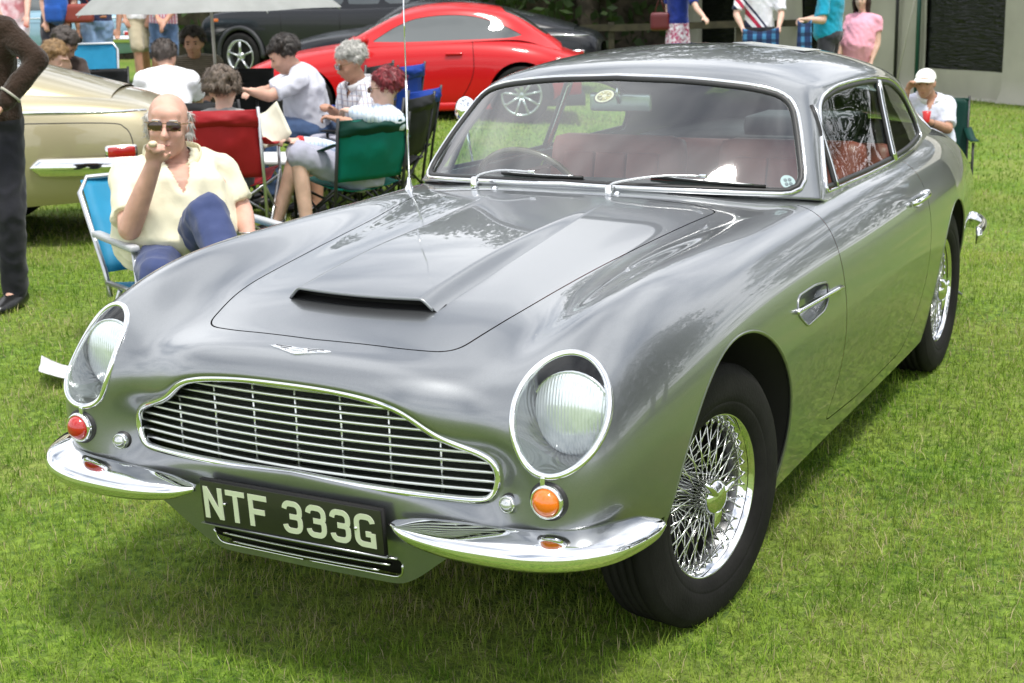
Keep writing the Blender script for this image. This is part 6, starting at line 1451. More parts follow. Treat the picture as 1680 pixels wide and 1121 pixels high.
def check_cloth(name, c1, c2, c3, sx=38, sz=38, w=.3):
    """woven check: two families of stripes crossing"""
    if 'cloth_'+name in MATS: return MATS['cloth_'+name]
    m = cloth(name, c1); t = m.node_tree; b = t.nodes['Principled BSDF']; tc = t.nodes.new('ShaderNodeTexCoord'); sp = t.nodes.new('ShaderNodeSeparateXYZ'); t.links.new(tc.outputs['Object'], sp.inputs[0])
    def M(op, a, b_): n = t.nodes.new('ShaderNodeMath'); n.operation = op; (t.links.new(a, n.inputs[0]) if hasattr(a, 'links') else setattr(n.inputs[0], 'default_value', a)); (t.links.new(b_, n.inputs[1]) if hasattr(b_, 'links') else setattr(n.inputs[1], 'default_value', b_)); return n.outputs[0]
    def stripe(ax, s): return M('LESS_THAN', M('FRACT', M('MULTIPLY', ax, s), 0), w)
    u = M('ADD', sp.outputs[0], M('MULTIPLY', sp.outputs[1], .8)); h = stripe(u, sx); v = stripe(sp.outputs[2], sz)
    m1 = t.nodes.new('ShaderNodeMix'); m1.data_type = 'RGBA'; m1.inputs[6].default_value = (*c1, 1); m1.inputs[7].default_value = (*c2, 1); t.links.new(h, m1.inputs[0])
    m2 = t.nodes.new('ShaderNodeMix'); m2.data_type = 'RGBA'; m2.inputs[7].default_value = (*c3, 1); t.links.new(m1.outputs[2], m2.inputs[6]); t.links.new(M('MULTIPLY', v, .75), m2.inputs[0])
    t.links.new(m2.outputs[2], b.inputs['Base Color']); return m
def hand(mb, w, d, up, k=1.0, curl=.6, side=1):
    """palm, four unequal bent fingers and a thumb leaving the side of the palm"""
    d = Vector(d).normalized(); s = d.cross(Vector(up)).normalized()*side; n = s.cross(d).normalized()*side
    w = Vector(w); c = w+d*.045*k
    rot = Matrix((s, d, n)).transposed()
    mb.ell(c, (.040*k, .052*k, .017*k), rot, 12, 8); mb.ell(w+d*.012*k, (.028*k, .03*k, .020*k), rot, 10, 7)
    for i, (off, L) in enumerate(((-.030, .066), (-.010, .078), (.011, .074), (.030, .058))):
        b = c+s*off*k+d*.036*k; a1 = curl*.7; a2 = curl*1.7; a3 = curl*2.5
        p1 = b+(d*math.cos(a1)-n*math.sin(a1))*L*.46*k; p2 = p1+(d*math.cos(a2)-n*math.sin(a2))*L*.32*k; p3 = p2+(d*math.cos(a3)-n*math.sin(a3))*L*.24*k
        etube(mb, [b-d*.015*k, b, p1, p2, p3], [.009*k, .0098*k, .0092*k, .0082*k, .006*k], s, 8)
    t0 = w+d*.02*k-s*.026*k; t1 = t0-s*.028*k+d*.026*k-n*.010*k; t2 = t1-s*.004*k+d*.028*k-n*.014*k
    etube(mb, [t0, t1, t2], [.0125*k, .0115*k, .008*k], n, 8)
def head_shape(mb, c, f, u, k=1.0, jowl=1.0, infl=0.):
    f = Vector(f).normalized(); r = f.cross(Vector(u)).normalized(); u = r.cross(f).normalized(); rot = Matrix((r, f, u)).transposed(); c = Vector(c)
    def e(p, q, rr=None): mb.ell(c+rot @ (Vector(p)*k), tuple(x*k+infl for x in q), rot if rr is None else rot @ rr, 18, 12)
    e((0, -.014, .034), (.076, .096, .086)); e((0, .018, .000), (.070, .078, .090)); e((0, .028, -.052), (.056*jowl, .062, .066)); e((0, .056, -.098), (.030*jowl, .030, .024))
    e((0, .060, .045), (.056, .040, .035)); e((0, .080, .022), (.050, .018, .010))
    for sx in (-1, 1):
        e((sx*.036, .060, -.030), (.026, .030, .026)); e((sx*.080, -.010, -.008), (.010, .020, .032)); e((sx*.086, -.018, .004), (.007, .014, .022))
    etube(mb, [c+rot @ (Vector(p)*k) for p in ((0, .084, .020), (0, .102, -.008), (0, .112, -.030), (0, .100, -.040))], [.008*k, .011*k, .016*k, .012*k], r, 10)
    e((.011, .098, -.036), (.009, .010, .007)); e((-.011, .098, -.036), (.009, .010, .007))
    e((0, .090, -.060), (.024, .012, .006)); e((0, .088, -.072), (.021, .012, .007))
    return rot
def strands(ho, rot, hm, T, style, seed, k):
    """locks of hair lying over the hair mass, drawn out past its outline"""
    rng = np.random.default_rng(seed); me = ho.data; nv = len(me.vertices); co = np.empty(nv*3); no = np.empty(nv*3); me.vertices.foreach_get('co', co); me.vertices.foreach_get('normal', no); co = co.reshape(-1, 3); no = no.reshape(-1, 3)
    n = min(1500, nv); idx = rng.choice(nv, n, replace=nv < n); p = co[idx]; nn = no[idx]
    down = np.array(rot @ Vector((0, -.35, -1))); flow = down+rng.normal(0, .45 if style in ('curly', 'spiky', 'wavy') else .25, (n, 3)); flow -= nn*(flow*nn).sum(1)[:, None]; flow /= np.linalg.norm(flow, axis=1)[:, None]+1e-9
    L = rng.uniform(.018, .040, n)[:, None]*k; side = np.cross(flow, nn)*rng.uniform(.0012, .0026, n)[:, None]; lift = rng.uniform(.002, .010, n)[:, None]
    a = p+nn*.001; b = p+flow*L*.5+nn*lift; c = p+flow*L+nn*lift*.6+np.cross(nn, flow)*rng.normal(0, .006, n)[:, None]
    V = np.stack([a-side, a+side, b-side*.9, b+side*.9, c], 1).reshape(-1, 3); B = (np.arange(n)*5)[:, None]
    F = [tuple(f) for f in (B[:, None, :]+np.array([[0, 1, 3], [0, 3, 2], [2, 3, 4]])[None]).reshape(-1, 3).tolist()]
    o = mesh('hair_strands', V.tolist(), F, hm, T); o['kind'] = 'stuff'; return o
def person(name, label, key, look, M_sk=None, up=(0, 0, 1), build=1.0, belly=0., hk=1.0, shirt=None, sleeve=.6, trous=None, leg=1.0, shoes=None, hair=None, glasses=False, vox=.012, feet='ground', curl=(.6, .6), handup=None, seed=1, jowl=1.0, group=None, collar=None, skirt=False, jacket=None, mouth=True, hv=1.0):
    M_sk = M_sk or M_SKIN; J = {k: Vector(v) for k, v in JOINTS[key].items()}
    base = Vector((J['pelvis'].x, J['pelvis'].y, gz(J['pelvis'].x, J['pelvis'].y)))
    if feet == 'ground':
        for a in ('anR', 'anL'): J[a].z = gz(J[a].x, J[a].y)+.085
    T = empty(name, base); tag(T, label, 'person', group)
    J = {k: v-base for k, v in J.items()}
    b = build; lat = (J['shR']-J['shL']).normalized(); spine = (J['neck']-J['pelvis'])
    fwd = spine.cross(lat).normalized(); look = Vector(look).normalized()
    if fwd.dot(look) < -.6: fwd = -fwd
    fwd = spine.normalized().cross(lat); fwd = -fwd if fwd.dot((J['knR']+J['knL'])/2-J['pelvis']) < 0 and (J['knR']-J['hipR']).z > -.3 else fwd
    P0 = J['pelvis']; N0 = J['neck']; C0 = J['chest']
    def torso(mb, g=0., lo=-.05, hi=1.0):
        wst = P0.lerp(C0, .45)+fwd*belly*.6
        pts = [P0+Vector((0, 0, lo)), P0+fwd*belly*.3+Vector((0, 0, .03)), wst, C0+fwd*belly*.25, C0.lerp(N0, .55), N0-spine.normalized()*.02]
        rr = [(.150*b+g, .105*b+g), (.165*b+g+belly*.35, .118*b+g+belly*.5), (.150*b+g+belly*.5, .108*b+g+belly*.75), (.168*b+g+belly*.15, .118*b+g+belly*.25), (.150*b+g, .100*b+g), (.075*b+g, .070*b+g)]
        etube(mb, pts, rr, lat, 20)
        for s in ('shR', 'shL'):
            limb(mb, C0.lerp(N0, .6), J[s], .075*b+g, .056*b+g)
    def arms(mb, g=0., f=2.0):
        for q in 'RL':
            S, E, W = J['sh'+q], J['el'+q], J['wr'+q]
            if f >= 1: limb(mb, S, E, .052*b+g, .039*b+g, .049*b+g)
            else: limb(mb, S, S.lerp(E, f), .056*b+g*1.2, .049*b+g*1.6, .052*b+g*1.3, ext=False); mb.ell(S, (.055*b+g,)*3, None, 12, 8)
            if f > 1:
                ff = f-1; limb(mb, E, E.lerp(W, ff), .040*b+g, (.027 if ff >= .95 else .033)*b+g*1.3, .039*b+g)
    def legs(mb, g=0., f=2.0):
        for q in 'RL':
            H, K, A = J['hip'+q], J['kn'+q], J['an'+q]
            limb(mb, H, H.lerp(K, min(1, f)), .088*b+g, (.058 if f >= 1 else .066)*b+g*1.3, .080*b+g)
            if f > 1: limb(mb, K, K.lerp(A, f-1), .056*b+g, .040*b+g*1.5, .054*b+g*1.1)
    mb = MB(); torso(mb); arms(mb); legs(mb)
    etube(mb, [N0-spine.normalized()*.04, N0.lerp(J['head'], .35), J['head']-Vector((0, 0, .03))], [.062*b, .055*b, .052], lat, 14)
    hup = up
    rot = head_shape(mb, J['head'], look, hup, hk, jowl)
    for q, side in (('R', 1), ('L', -1)):
        d = J['wr'+q]-J['el'+q]; upv = Vector((0, 0, 1))
        if handup and q in handup: dd, uu = handup[q]; d = Vector(dd); upv = Vector(uu)
        if abs(d.normalized().dot(upv)) > .95: upv = fwd
        hand(mb, J['wr'+q], d, upv, 1.0 if hk > .9 else .9, curl[0 if q == 'R' else 1], side)
    for q in 'RL':
        A = J['an'+q]; fd = Vector((fwd.x, fwd.y, 0)).normalized(); limb(mb, A, A+fd*.12+Vector((0, 0, -.050)), .040, .024)
    fuse(mb, 'body', M_sk, T, vox, 5)
    if shirt:
        mb = MB(); torso(mb, .014, lo=-.02 if trous else -.1); arms(mb, .010, sleeve); fuse(mb, 'shirt', shirt, T, max(vox*1.1, .009), 4, .0085 if vox > .008 else .016, 11 if vox > .008 else 7)
    if jacket:
        mb = MB(); torso(mb, .026, lo=-.1); arms(mb, .020, 1.95); fuse(mb, 'jacket', jacket, T, max(vox, .011), 4, .006)
    if collar:
        cm = MB(); n = 20
        for k in range(n):
            a = 2*math.pi*k/n+.25
        ring = [N0-spine.normalized()*.012+(lat*math.cos(a)*.088*b+fwd*math.sin(a)*.086*b)+spine.normalized()*(.022-.045*max(0, math.sin(a))) for a in [math.pi/2+.30+k*(2*math.pi-.6)/22 for k in range(23)]]
        V, F = strip_vf(ring, [(-.030, .016), (-.006, .020), (.028, .006), (.028, .001), (-.006, .014), (-.030, .010)], [(p-(N0)).normalized() for p in ring]); mesh('collar', V, F, collar, T)
    if collar and shirt and not jacket:      # open neck: the shirt parts in a V under the chin
        so = [o for o in T.children if o.name.startswith('shirt')][0]; bm = bmesh.new(); bm.from_mesh(so.data); sn = spine.normalized(); kill = []
        for f in bm.faces:
            d = f.calc_center_median()-N0; u = -d.dot(sn)
            if d.dot(fwd) > 0 and -.08 < u < .10 and abs(d.dot(lat)) < .052*(1-u/.10): kill.append(f)
        bmesh.ops.delete(bm, geom=kill, context='FACES'); bm.to_mesh(so.data); bm.free()
    if trous:
        mb = MB()
        etube(mb, [P0+Vector((0, 0, -.06)), P0+Vector((0, 0, .02)), P0.lerp(C0, .22)], [(.155*b+.012, .108*b+.012), (.168*b+.012+belly*.3, .12*b+.012+belly*.4), (.155*b+.010+belly*.3, .112*b+.010+belly*.4)], lat, 20)
        if skirt:
            kc = (J['knR']+J['knL'])/2; etube(mb, [P0, P0.lerp(kc, .5), kc+Vector((0, 0, .0))], [(.175, .13), (.20, .15), (.22, .17)], lat, 20)
        else: legs(mb, .014, leg)
        fuse(mb, 'skirt' if skirt else 'trousers', trous, T, max(vox*1.1, .009), 4, .0085 if vox > .008 else .011, 11 if vox > .008 else 8)
    if shoes:
        fd = Vector((fwd.x, fwd.y, 0)).normalized()
        for q in 'RL':
            A = J['an'+q]; mb = MB(); etube(mb, [A+Vector((0, 0, -.02))-fd*.05, A+Vector((0, 0, -.042))+fd*.02, A+fd*.10+Vector((0, 0, -.052)), A+fd*.185+Vector((0, 0, -.062))], [(.050, .056), (.056, .054), (.058, .042), (.036, .026)], fd.cross(Vector((0, 0, 1))), 14)
            mb.ell(A+fd*.185+Vector((0, 0, -.062)), (.03, .03, .018), None, 10, 7); fuse(mb, 'shoe', shoes, T, .009, 3)
    H = J['head']; k = hk
    def hp(p): return H+rot @ (Vector(p)*k)
    if mouth:
        m_ = mat('eye_dark', (.03, .02, .015), rough=.2)
        for sx in (-1, 1):
            if not glasses: MB().ell(hp((sx*.031, .0865, .006)), (.011*k, .006*k, .0055*k), rot, 12, 8).build('eye', m_, T)
            MB().ell(hp((sx*.032, .0955, .026)), (.018*k, .006*k, .004*k), rot, 10, 6).build('eyebrow', (hair[1] if hair else m_), T)
        MB().ell(hp((0, .1005, -.066)), (.021*k, .004*k, .0028*k), rot, 12, 6).build('mouth', mat('lip', (.30, .10, .08), rough=.4), T)
    if glasses:
        gm = mat('sunglass_lens', (.035, .012, .008), rough=.05, coat=1.0); fm = mat('glasses_frame', (.25, .17, .07) if glasses == 'gold' else (.02, .02, .02), rough=.25, metal=.8 if glasses == 'gold' else 0)
        G = empty('glasses', parent=T)
        for sx in (-1, 1):
            q = rot @ Matrix.Rotation(-sx*.12, 3, 'Z'); b_ = MB().box(hp((sx*.034, .106, .006)), (.052*k, .003, .034*k), q, .0012); b_.build('lens', gm, G)
            MB().tube([hp((sx*.060, .100, .016)), hp((sx*.083, .04, .014)), hp((sx*.085, -.02, .010))], .0022, 6).build('temple', fm, G)
            P = [hp((sx*.034+.027*math.cos(a)*(1 if abs(math.cos(a)) > 0 else 1), .1065, .006+.018*math.sin(a))) for a in [2*math.pi*i/16 for i in range(16)]]
            MB().tube(P, .0016, 5, closed=True).build('lens_rim', fm, G)
        MB().tube([hp((-.010, .108, .016)), hp((.010, .108, .016))], .002, 6).build('bridge', fm, G)
    if hair:
        style, hm = hair; rng = random.Random(seed); mb = MB()
        def tuft(p, r, s=1.0): mb.ell(hp(p), (r*k, r*k*s, r*k), None, 8, 6)
        if style in ('short', 'curly', 'wavy', 'long', 'spiky'):
            mb.ell(hp((0, -.026, .046)), (.083*k, .098*k, .084*k), rot, 18, 12)
            n = {'short': 150, 'curly': 170, 'wavy': 200, 'long': 200, 'spiky': 190}[style]
            for i in range(n):
                th = rng.uniform(0, 2*math.pi); ph = rng.uniform(0, 1)
                ph = math.acos(1-1.35*ph); x = math.sin(ph)*math.cos(th); y = math.sin(ph)*math.sin(th); z = math.cos(ph)
                lim = .30 if y > .25 else (-.35 if abs(y) <= .25 else -.62)
                if z < lim: continue
                R_ = hv*{'short': 1.0, 'curly': 1.10, 'wavy': 1.09, 'long': 1.04, 'spiky': 1.06}[style]*rng.uniform(.96, 1.05)
                tuft((x*.084*R_, -.022+y*.100*R_, .042+z*.088*R_), rng.uniform(.011, .018) if style != 'curly' else rng.uniform(.015, .024))
            if style == 'long':
                for sx in (-1, 1):
                    for i in range(5): etube(mb, [hp((sx*.070, .02-.02*i, .05)), hp((sx*.088, .01-.02*i, -.03)), hp((sx*.082, .0-.015*i, -.13-.015*i))], [.022*k, .024*k, .014*k], rot @ Vector((1, 0, 0)), 8)
                for i in range(5): etube(mb, [hp((-.05+.025*i, -.10, .03)), hp((-.055+.027*i, -.105, -.06)), hp((-.05+.025*i, -.085, -.15))], [.026*k, .026*k, .015*k], rot @ Vector((1, 0, 0)), 8)
            strands(fuse(mb, 'hair', hm, T, .008 if vox < .013 else .010, 1), rot, hm, T, style, seed, hk)
        elif style == 'fringe':          # bald crown, hair at the sides and back
            for i in range(120):
                th = rng.uniform(math.radians(165), math.radians(375)); z = rng.uniform(-.045, .030)
                x = math.cos(th); y = math.sin(th); rr = 1.0+.02*rng.random()
                if y > .22: continue
                tuft((x*.0775*rr, -.016+y*.094*rr, z+.01), rng.uniform(.009, .013))
            strands(fuse(mb, 'hair', hm, T, .007, 1), rot, hm, T, style, seed, hk)
        elif style == 'cap':
            mb.ell(hp((0, -.012, .052)), (.088*k, .108*k, .080*k), rot, 20, 12); o = fuse(mb, 'cap', hm, T, .008, 3)
            bm = bmesh.new(); bm.from_mesh(o.data); co = hp((0, 0, .040)); bmesh.ops.bisect_plane(bm, geom=list(bm.verts)+list(bm.edges)+list(bm.faces), plane_co=co, plane_no=rot @ Vector((0, .12, -1)), clear_outer=True); bm.to_mesh(o.data); bm.free()
            V = []; F = []
            for i in range(13):
                a = math.radians(25+130*i/12); V += [hp((.086*math.cos(a), -.012+.102*math.sin(a), .046)), hp((.092*math.cos(a), .0+.175*math.sin(a), .030-.012*abs(math.cos(a))))]
                if i: q = 2*i-2; F.append((q, q+2, q+3, q+1))
            pk = mesh('cap_peak', V, F, hm, T); md = pk.modifiers.new('t', 'SOLIDIFY'); md.thickness = .006
            mb2 = MB()
            for i in range(60):
                th = rng.uniform(math.radians(180), math.radians(360)); mb2.ell(hp((math.cos(th)*.078, -.015+math.sin(th)*.094, rng.uniform(-.03, .035))), (.010,)*3, None, 8, 6)
            fuse(mb2, 'hair', mat('hair_white', (.45, .43, .40), rough=.7), T, .009, 1)
    return T, J, base, rot, fwd, lat
TOCAM = lambda key: Vector((CAM.x, CAM.y, 1.45))-Vector(JOINTS[key]['head'])
IR = Vector((.879, .477, 0)); AWAY = Vector((-.477, .879, 0)); LEFT = -IR
H_GREY = mat('hair_grey', (.42, .41, .38), rough=.65, vary=.25, vscale=40); H_DARK = mat('hair_dark', (.020, .014, .010), rough=.5, vary=.4, vscale=40)
H_BROWN = mat('hair_brown_grey', (.115, .085, .062), rough=.6, vary=.45, vscale=45); H_RED = mat('hair_red', (.17, .010, .016), rough=.5, vary=.35, vscale=40)
H_BLOND = mat('hair_blond', (.26, .16, .07), rough=.6, vary=.35, vscale=40); H_SALT = mat('hair_salt', (.075, .060, .052), rough=.6, vary=.35, vscale=40)
# --- seated man eating
T, J, b0, rot, fwd, lat = person('person', 'bald man in cream polo shirt and sunglasses eating, seated on blue deck chair', 'main', TOCAM('main')+Vector((-.7, -.5, -.35)), skin('ruddy', (.58, .335, .255)), up=(.05, .05, 1), build=1.22, belly=.15, hk=1.12, shirt=cloth('cream_polo', (.70, .66, .49), bump=.5, bscale=13), sleeve=.80, trous=cloth('navy_trousers', (.045, .062, .15), bump=.6, bscale=11), leg=1.95, shoes=mat('black_leather', (.012, .012, .012), rough=.3), hair=('fringe', H_GREY), glasses='gold', vox=.0075, feet='keep', curl=(1.15, .4), jowl=1.18, collar=cloth('cream_collar', (.66, .60, .40)), handup={'R': ((.35, -.18, .85), (-.7, .65, .25))})
MB().tube([J['wrL']+Vector((.036*math.cos(a), .036*math.sin(a), .012)) for a in [2*math.pi*i/16 for i in range(16)]], .005, 6, closed=True).build('bracelet', M_CHROME2, T)
sw_ = fuse(MB().ell(Vector(JOINTS['main']['wrR'])+Vector((.055, -.055, .092)), (.022, .020, .014), None, 12, 8), 'bread_roll', mat('bread', (.70, .56, .38), rough=.8, vary=.3, vscale=40), None, .006, 3)
tag(sw_, 'small piece of bread held to the mouth of the bald man', 'food')
# --- the group round the table
person('person', 'person with curly brown grey hair seated in the red folding chair, back turned', 'curly', AWAY+Vector((.1, 0, -.1)), M_SKIN3, build=.95, shirt=cloth('grey_top', (.30, .29, .28)), sleeve=1.6, trous=cloth('dark_trousers', (.04, .04, .05)), leg=1.9, shoes=MATS['black_leather'], hair=('curly', H_BROWN), seed=3, hv=1.16)
person('person', 'man in plain white t-shirt seated with his back turned beside the umbrella pole', 'whitetee', AWAY+Vector((.1, 0, -.2)), build=1.08, shirt=cloth('white_tee', (.86, .87, .90)), sleeve=.75, trous=cloth('dark_trousers', (.04, .04, .05)), leg=1.9, shoes=MATS['black_leather'], hair=('short', H_SALT), seed=4)
person('person', 'man in brown houndstooth jacket facing forward behind the umbrella pole', 'jacket', TOCAM('jacket')+Vector((-1, -2, -1.2)), M_SKIN2, shirt=cloth('black_tee', (.012, .012, .014)), sleeve=.6, jacket=check_cloth('houndstooth', (.32, .27, .20), (.035, .028, .022), (.035, .028, .022), 60, 60, .45), trous=cloth('dark_trousers', (.04, .04, .05)), leg=1.9, shoes=MATS['black_leather'], hair=('curly', H_DARK), seed=5)
person('person', 'dark haired man in pale grey t-shirt leaning forward in a black folding chair', 'greytee', LEFT+Vector((0, -.35, -.55)), M_SKIN, build=1.12, belly=.05, shirt=cloth('pale_tee', (.56, .57, .64)), sleeve=.80, trous=cloth('blue_jeans', (.055, .095, .19), bump=.5), leg=1.95, shoes=MATS['black_leather'], hair=('curly', H_DARK), seed=6, vox=.011)
person('person', 'grey haired man with dark sunglasses and checked shirt holding a small object', 'greyhair', LEFT+Vector((.1, -.55, -.45)), M_SKIN2, build=1.05, shirt=check_cloth('pale_check', (.62, .62, .66), (.26, .27, .36), (.40, .33, .33), 26, 26, .22), sleeve=.85, trous=cloth('grey_shorts', (.34, .34, .41)), leg=.85, shoes=MATS['black_leather'], hair=('wavy', H_GREY), glasses='black', seed=7, vox=.011, curl=(1.2, 1.1), collar=cloth('white_collar', (.72, .72, .74)))
T, J, b0, rot, fwd, lat = person('person', 'person with short dyed red hair in pale blue shirt seated in the green folding chair', 'redhair', LEFT+Vector((-.05, .30, -.10)), M_SKIN3, build=1.0, shirt=check_cloth('pale_blue_print', (.60, .68, .78), (.42, .52, .68), (.70, .74, .80), 30, 17, .3), sleeve=1.85, trous=cloth('grey_shorts', (.34, .34, .41)), leg=.98, shoes=mat('black_trainer', (.015, .014, .016), rough=.5), hair=('spiky', H_RED), glasses='black', seed=8, vox=.011, curl=(.9, .9))
a = J['elR'].lerp(J['wrR'], .88); MB().tube([a, J['elR'].lerp(J['wrR'], .97)], [.042, .038], 12).build('red_cuff', cloth('red_cuff', (.50, .03, .03)), T)
person('person', 'person with wavy blond hair resting head on hand beyond the gold car', 'blond', IR+Vector((0, -.4, -.5)), M_SKIN3, shirt=cloth('black_tee', (.012, .012, .014)), sleeve=.6, trous=cloth('dark_trousers', (.04, .04, .05)), leg=1.9, shoes=MATS['black_leather'], hair=('wavy', H_BLOND), seed=9, vox=.013)
person('person', 'dark haired person looking down, seated just behind the blond one', 'darkhead', IR+Vector((0, -.3, -.7)), M_SKIN, shirt=cloth('brown_top', (.05, .035, .03)), sleeve=1.9, trous=cloth('dark_trousers', (.04, .04, .05)), leg=1.9, shoes=MATS['black_leather'], hair=('curly', H_SALT), seed=10, vox=.013)
T, J, b0, rot, fwd, lat = person('person', 'man in dark brown ribbed jumper and black trousers walking past the gold car', 'brown', IR+Vector((0, -.2, 0)), M_SKIN, build=1.1, shirt=cloth('brown_jumper', (.030, .016, .009), bump=.9, bscale=70), sleeve=1.93, trous=cloth('black_trousers', (.018, .018, .024), bump=.5, bscale=12), leg=1.99, shoes=MATS['black_leather'], hair=('short', H_SALT), seed=11, vox=.012)
a = J['elL'].lerp(J['wrL'], .76); MB().tube([a, J['elL'].lerp(J['wrL'], .80)], [.0585, .057], 16).build('cuff_stripe', cloth('cuff_stripe', (.42, .40, .34)), T)
T, J, b0, rot, fwd, lat = person('person', 'man in white baseball cap and pale shirt on the phone, seated behind the coupe', 'cap', TOCAM('cap')+Vector((-2.2, 0, -1.0)), M_SKIN2, build=1.12, shirt=cloth('pale_lilac_shirt', (.70, .72, .82), (.62, .65, .78)), sleeve=.85, trous=cloth('dark_trousers', (.04, .04, .05)), leg=1.9, shoes=MATS['black_leather'], hair=('cap', cloth('white_cap', (.85, .84, .80))), seed=12, vox=.012, curl=(1.1, 1.1), collar=cloth('white_collar', (.72, .72, .74)))
MB().tube([J['wrL']+Vector((-.03, 0, 0)), J['wrL'].lerp(J['elL'], .22)], [.034, .036], 12).build('black_wristband', MATS['cloth_black_tee'], T)
wl = Vector(JOINTS['cap']['wrL'])
cup = MB().lathe([(.026, -.045), (.036, .045), (.032, .045), (.022, -.04)], Matrix.Translation(wl+Vector((.0, -.075, .05))), 18).build('red_cup', mat('red_plastic', (.55, .02, .02), rough=.3)); tag(cup, 'small red cup in the hand of the man in the white cap', 'cup')
# --- people standing further off
T, J, b0, rot, fwd, lat = person('person', 'man in blue jeans, navy top and tan belt standing with his back turned', 'jeans', AWAY, M_SKIN2, build=1.05, shirt=cloth('navy_tee', (.025, .030, .075)), sleeve=.7, trous=cloth('light_jeans', (.15, .25, .42), (.24, .35, .52)), leg=1.98, shoes=MATS['black_leather'], hair=('short', H_SALT), vox=.014)
pc = J['pelvis']+Vector((0, 0, .075)); MB().tube([pc+lat*.178*math.cos(a)+fwd*.128*math.sin(a) for a in [2*math.pi*i/28 for i in range(28)]], [(.006, .018)]*28, 6, closed=True).build('belt', mat('tan_leather', (.30, .12, .05), rough=.5), T)
person('person', 'man in khaki shorts walking beyond the blue folding chair', 'khaki', LEFT+Vector((-.3, .5, 0)), M_SKIN2, shirt=cloth('white_tee', (.86, .87, .90)), sleeve=.7, trous=cloth('khaki', (.36, .32, .22)), leg=.98, shoes=MATS['black_leather'], hair=('short', H_BROWN), vox=.014)
person('person', 'person in red checked shirt and denim shorts standing behind the umbrella', 'plaid', TOCAM('plaid'), M_SKIN2, shirt=check_cloth('red_check', (.70, .62, .68), (.45, .04, .10), (.50, .28, .40), 22, 22, .4), sleeve=.8, trous=cloth('denim', (.06, .11, .20)), leg=.9, shoes=MATS['black_leather'], hair=('short', H_BROWN), vox=.014)
person('person', 'person in printed white top standing by the light blue car', 'pinkarm', TOCAM('pinkarm'), M_SKIN3, shirt=cloth('white_print', (.75, .74, .76), (.45, .20, .22)), sleeve=.3, trous=cloth('white_trousers', (.62, .62, .66)), leg=1.95, shoes=MATS['black_leather'], hair=('long', H_BROWN), vox=.015)
T, J, b0, rot, fwd, lat = person('person', 'person with a bright blue rucksack standing with back turned', 'backpack', AWAY, M_SKIN, shirt=cloth('navy_tee', (.025, .030, .075)), sleeve=.7, trous=cloth('dark_trousers', (.04, .04, .05)), leg=1.95, shoes=MATS['black_leather'], hair=('short', H_DARK), vox=.015)
rp_ = fuse(MB().ell((0, 0, 0), (.15, .10, .24), Matrix.Rotation(.3, 3, 'Z'), 16, 12).box((0, -.03, -.10), (.22, .16, .2), .3, .04), 'rucksack', cloth('bright_blue', (.02, .10, .42)), None, .015, 4); rp_.location = b0+J['chest']-AWAY*.16+Vector((0, 0, -.20)); tag(rp_, 'bright blue rucksack on the back of a standing visitor', 'rucksack')
rb_ = fuse(MB().box((0, 0, 0), (.34, .14, .22), .5, .04), 'shoulder_bag', mat('red_brown_leather', (.26, .05, .035), rough=.45), None, .014, 3); rb_.location = b0+J['wrR']+Vector((.15, .05, .08)); MB().tube([(-.1, -.05, .09), (-.04, -.02, .25), (.06, .03, .25), (.12, .06, .09)], .009, 6).build('strap', MATS['red_brown_leather'], rb_); tag(rb_, 'red brown leather shoulder bag beside the rucksack', 'bag')
T, J, b0, rot, fwd, lat = person('person', 'woman in royal blue top and floral skirt reaching out by the tent pole', 'navy', TOCAM('navy')+IR*30, M_SKIN3, shirt=cloth('royal_blue', (.012, .030, .22)), sleeve=.75, trous=cloth('floral', (.62, .60, .66), (.30, .06, .12), vscale=1) if False else mat('cloth_floral', (.70, .68, .74), rough=.85, col2=(.34, .05, .12), vscale=26, detail=1), skirt=True, shoes=MATS['black_leather'], hair=('long', H_BROWN), vox=.015)
hb = fuse(MB().box((0, 0, 0), (.26, .12, .24), .4, .04), 'handbag', mat('burgundy_leather', (.11, .012, .016), rough=.4), None, .014, 3); hb.location = b0+J['pelvis']-IR*.24+Vector((0, 0, .06)); MB().tube([(-.08, 0, .10), (0, 0, .34), (.08, 0, .10)], .009, 6).build('strap', MATS['burgundy_leather'], hb); tag(hb, 'burgundy handbag on the hip of the woman in royal blue', 'handbag')
def rugby_mat():
    m = cloth('rugby_white', (.80, .80, .86)); t = m.node_tree; b = t.nodes['Principled BSDF']; tc = t.nodes.new('ShaderNodeTexCoord'); dt = t.nodes.new('ShaderNodeVectorMath'); dt.operation = 'DOT_PRODUCT'
    ax = (IR*.78+Vector((0, 0, 1))*.62); dt.inputs[1].default_value = tuple(ax); t.links.new(tc.outputs['Object'], dt.inputs[0])
    cr_ = t.nodes.new('ShaderNodeValToRGB'); cr_.color_ramp.interpolation = 'CONSTANT'; ad = t.nodes.new('ShaderNodeMath'); ad.operation = 'SUBTRACT'; ad.inputs[1].default_value = .565; t.links.new(dt.outputs['Value'], ad.inputs[0]); ml = t.nodes.new('ShaderNodeMath'); ml.operation = 'MULTIPLY'; ml.inputs[1].default_value = 1.9; t.links.new(ad.outputs[0], ml.inputs[0]); t.links.new(ml.outputs[0], cr_.inputs[0])
    e = cr_.color_ramp.elements; e[0].position = 0; e[0].color = (.012, .018, .06, 1); e[1].position = .22; e[1].color = (.80, .80, .86, 1)
    for p, c_ in ((.31, (.42, .02, .06, 1)), (.40, (.80, .80, .86, 1)), (.46, (.012, .018, .06, 1)), (.51, (.80, .80, .86, 1))): q = e.new(p); q.color = c_
    t.links.new(cr_.outputs[0], b.inputs['Base Color']); return m
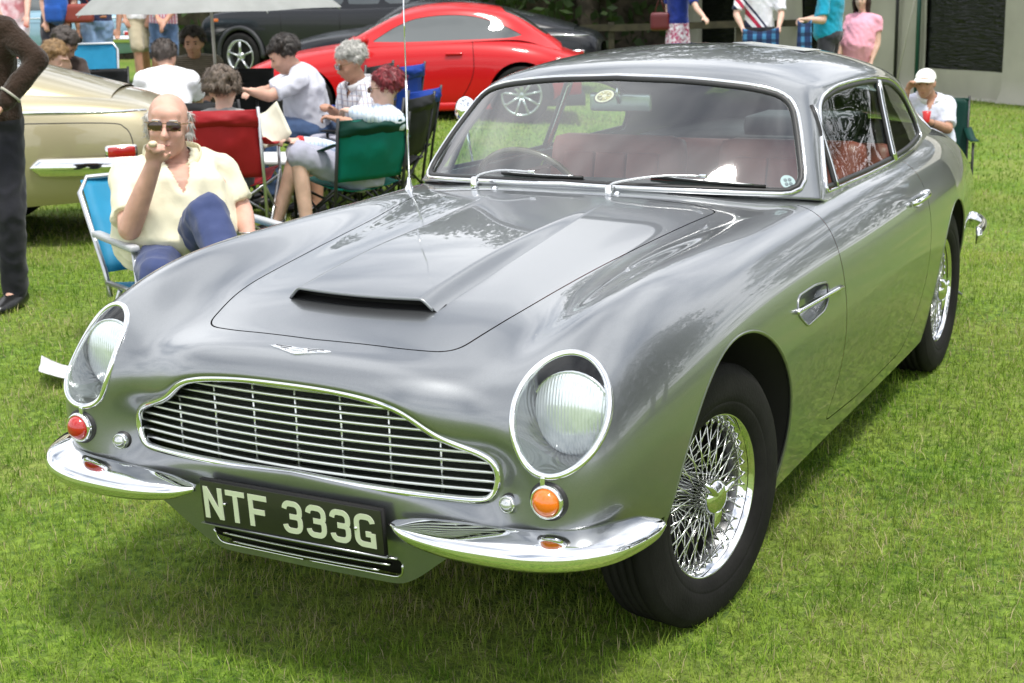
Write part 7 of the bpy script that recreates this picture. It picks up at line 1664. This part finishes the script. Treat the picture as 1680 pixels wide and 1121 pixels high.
T, J, b0, rot, fwd, lat = person('person', 'man in white rugby shirt with red and navy diagonal stripes holding tartan cloth', 'rugby', TOCAM('rugby')+Vector((0, 0, -9)), M_SKIN3, build=1.12, shirt=rugby_mat(), sleeve=.85, trous=cloth('dark_trousers', (.04, .04, .05)), leg=1.95, shoes=MATS['black_leather'], hair=('short', H_DARK), vox=.015, curl=(1, 1), collar=cloth('white_collar', (.72, .72, .74)))
T2, J2, b02, rot2, fwd2, lat2 = person('person', 'man in turquoise polo shirt facing the rugby shirt man', 'turq', LEFT+Vector((0, -.2, -.2)), M_SKIN3, build=1.15, belly=.05, shirt=cloth('turquoise', (.010, .30, .46)), sleeve=.85, trous=cloth('dark_trousers', (.04, .04, .05)), leg=1.95, shoes=MATS['black_leather'], hair=('short', H_BROWN), vox=.015, curl=(1, 1))
T3 = person('person', 'pregnant woman in pink blouse with long dark hair by the marquee', 'pink', TOCAM('pink')+LEFT*4, M_SKIN3, build=.95, belly=.12, shirt=cloth('pink_blouse', (.80, .36, .46)), sleeve=.5, trous=cloth('grey_trousers', (.16, .16, .18)), leg=1.95, shoes=MATS['black_leather'], hair=('long', mat('hair_dark_red', (.035, .012, .010), rough=.5)), vox=.014)
M_TARTAN = check_cloth('blue_tartan', (.020, .045, .13), (.06, .22, .42), (.012, .018, .05), 7, 9, .4)
def hanging(name, a, b, drop, label, n=14):
    a = Vector(a); b = Vector(b); V = []; F = []
    for i in range(n+1):
        f = i/n; p = a.lerp(b, f); sag = .05*math.sin(math.pi*f); w = .02*math.sin(f*17)
        for j in range(7): g = j/6; V.append((p.x+w*g*AWAY.x, p.y+w*g*AWAY.y+.01*math.sin(g*9), p.z-sag-drop*g))
        if i:
            for j in range(6): q = (i-1)*7+j; F.append((q, q+1, q+8, q+7))
    o = mesh(name, V, F, M_TARTAN); md = o.modifiers.new('t', 'SOLIDIFY'); md.thickness = .008; tag(o, label, 'cloth', 'blue tartan cloths'); return o
cr0 = b0+J['wrR']; cl0 = b0+J['wrL']; off = (Vector((CAM.x, CAM.y, 0))-Vector((cr0.x, cr0.y, 0))).normalized()*.10
hanging('tartan_cloth', cr0+off, cl0+off, .50, 'blue tartan cloth held out across the waist of the rugby shirt man')
c1 = b02+J2['wrL']; hanging('tartan_cloth', c1+LEFT*.10+off*.5, c1+IR*.07+off*.5, .62, 'blue tartan cloth hanging from the hand of the turquoise shirt man', 8)
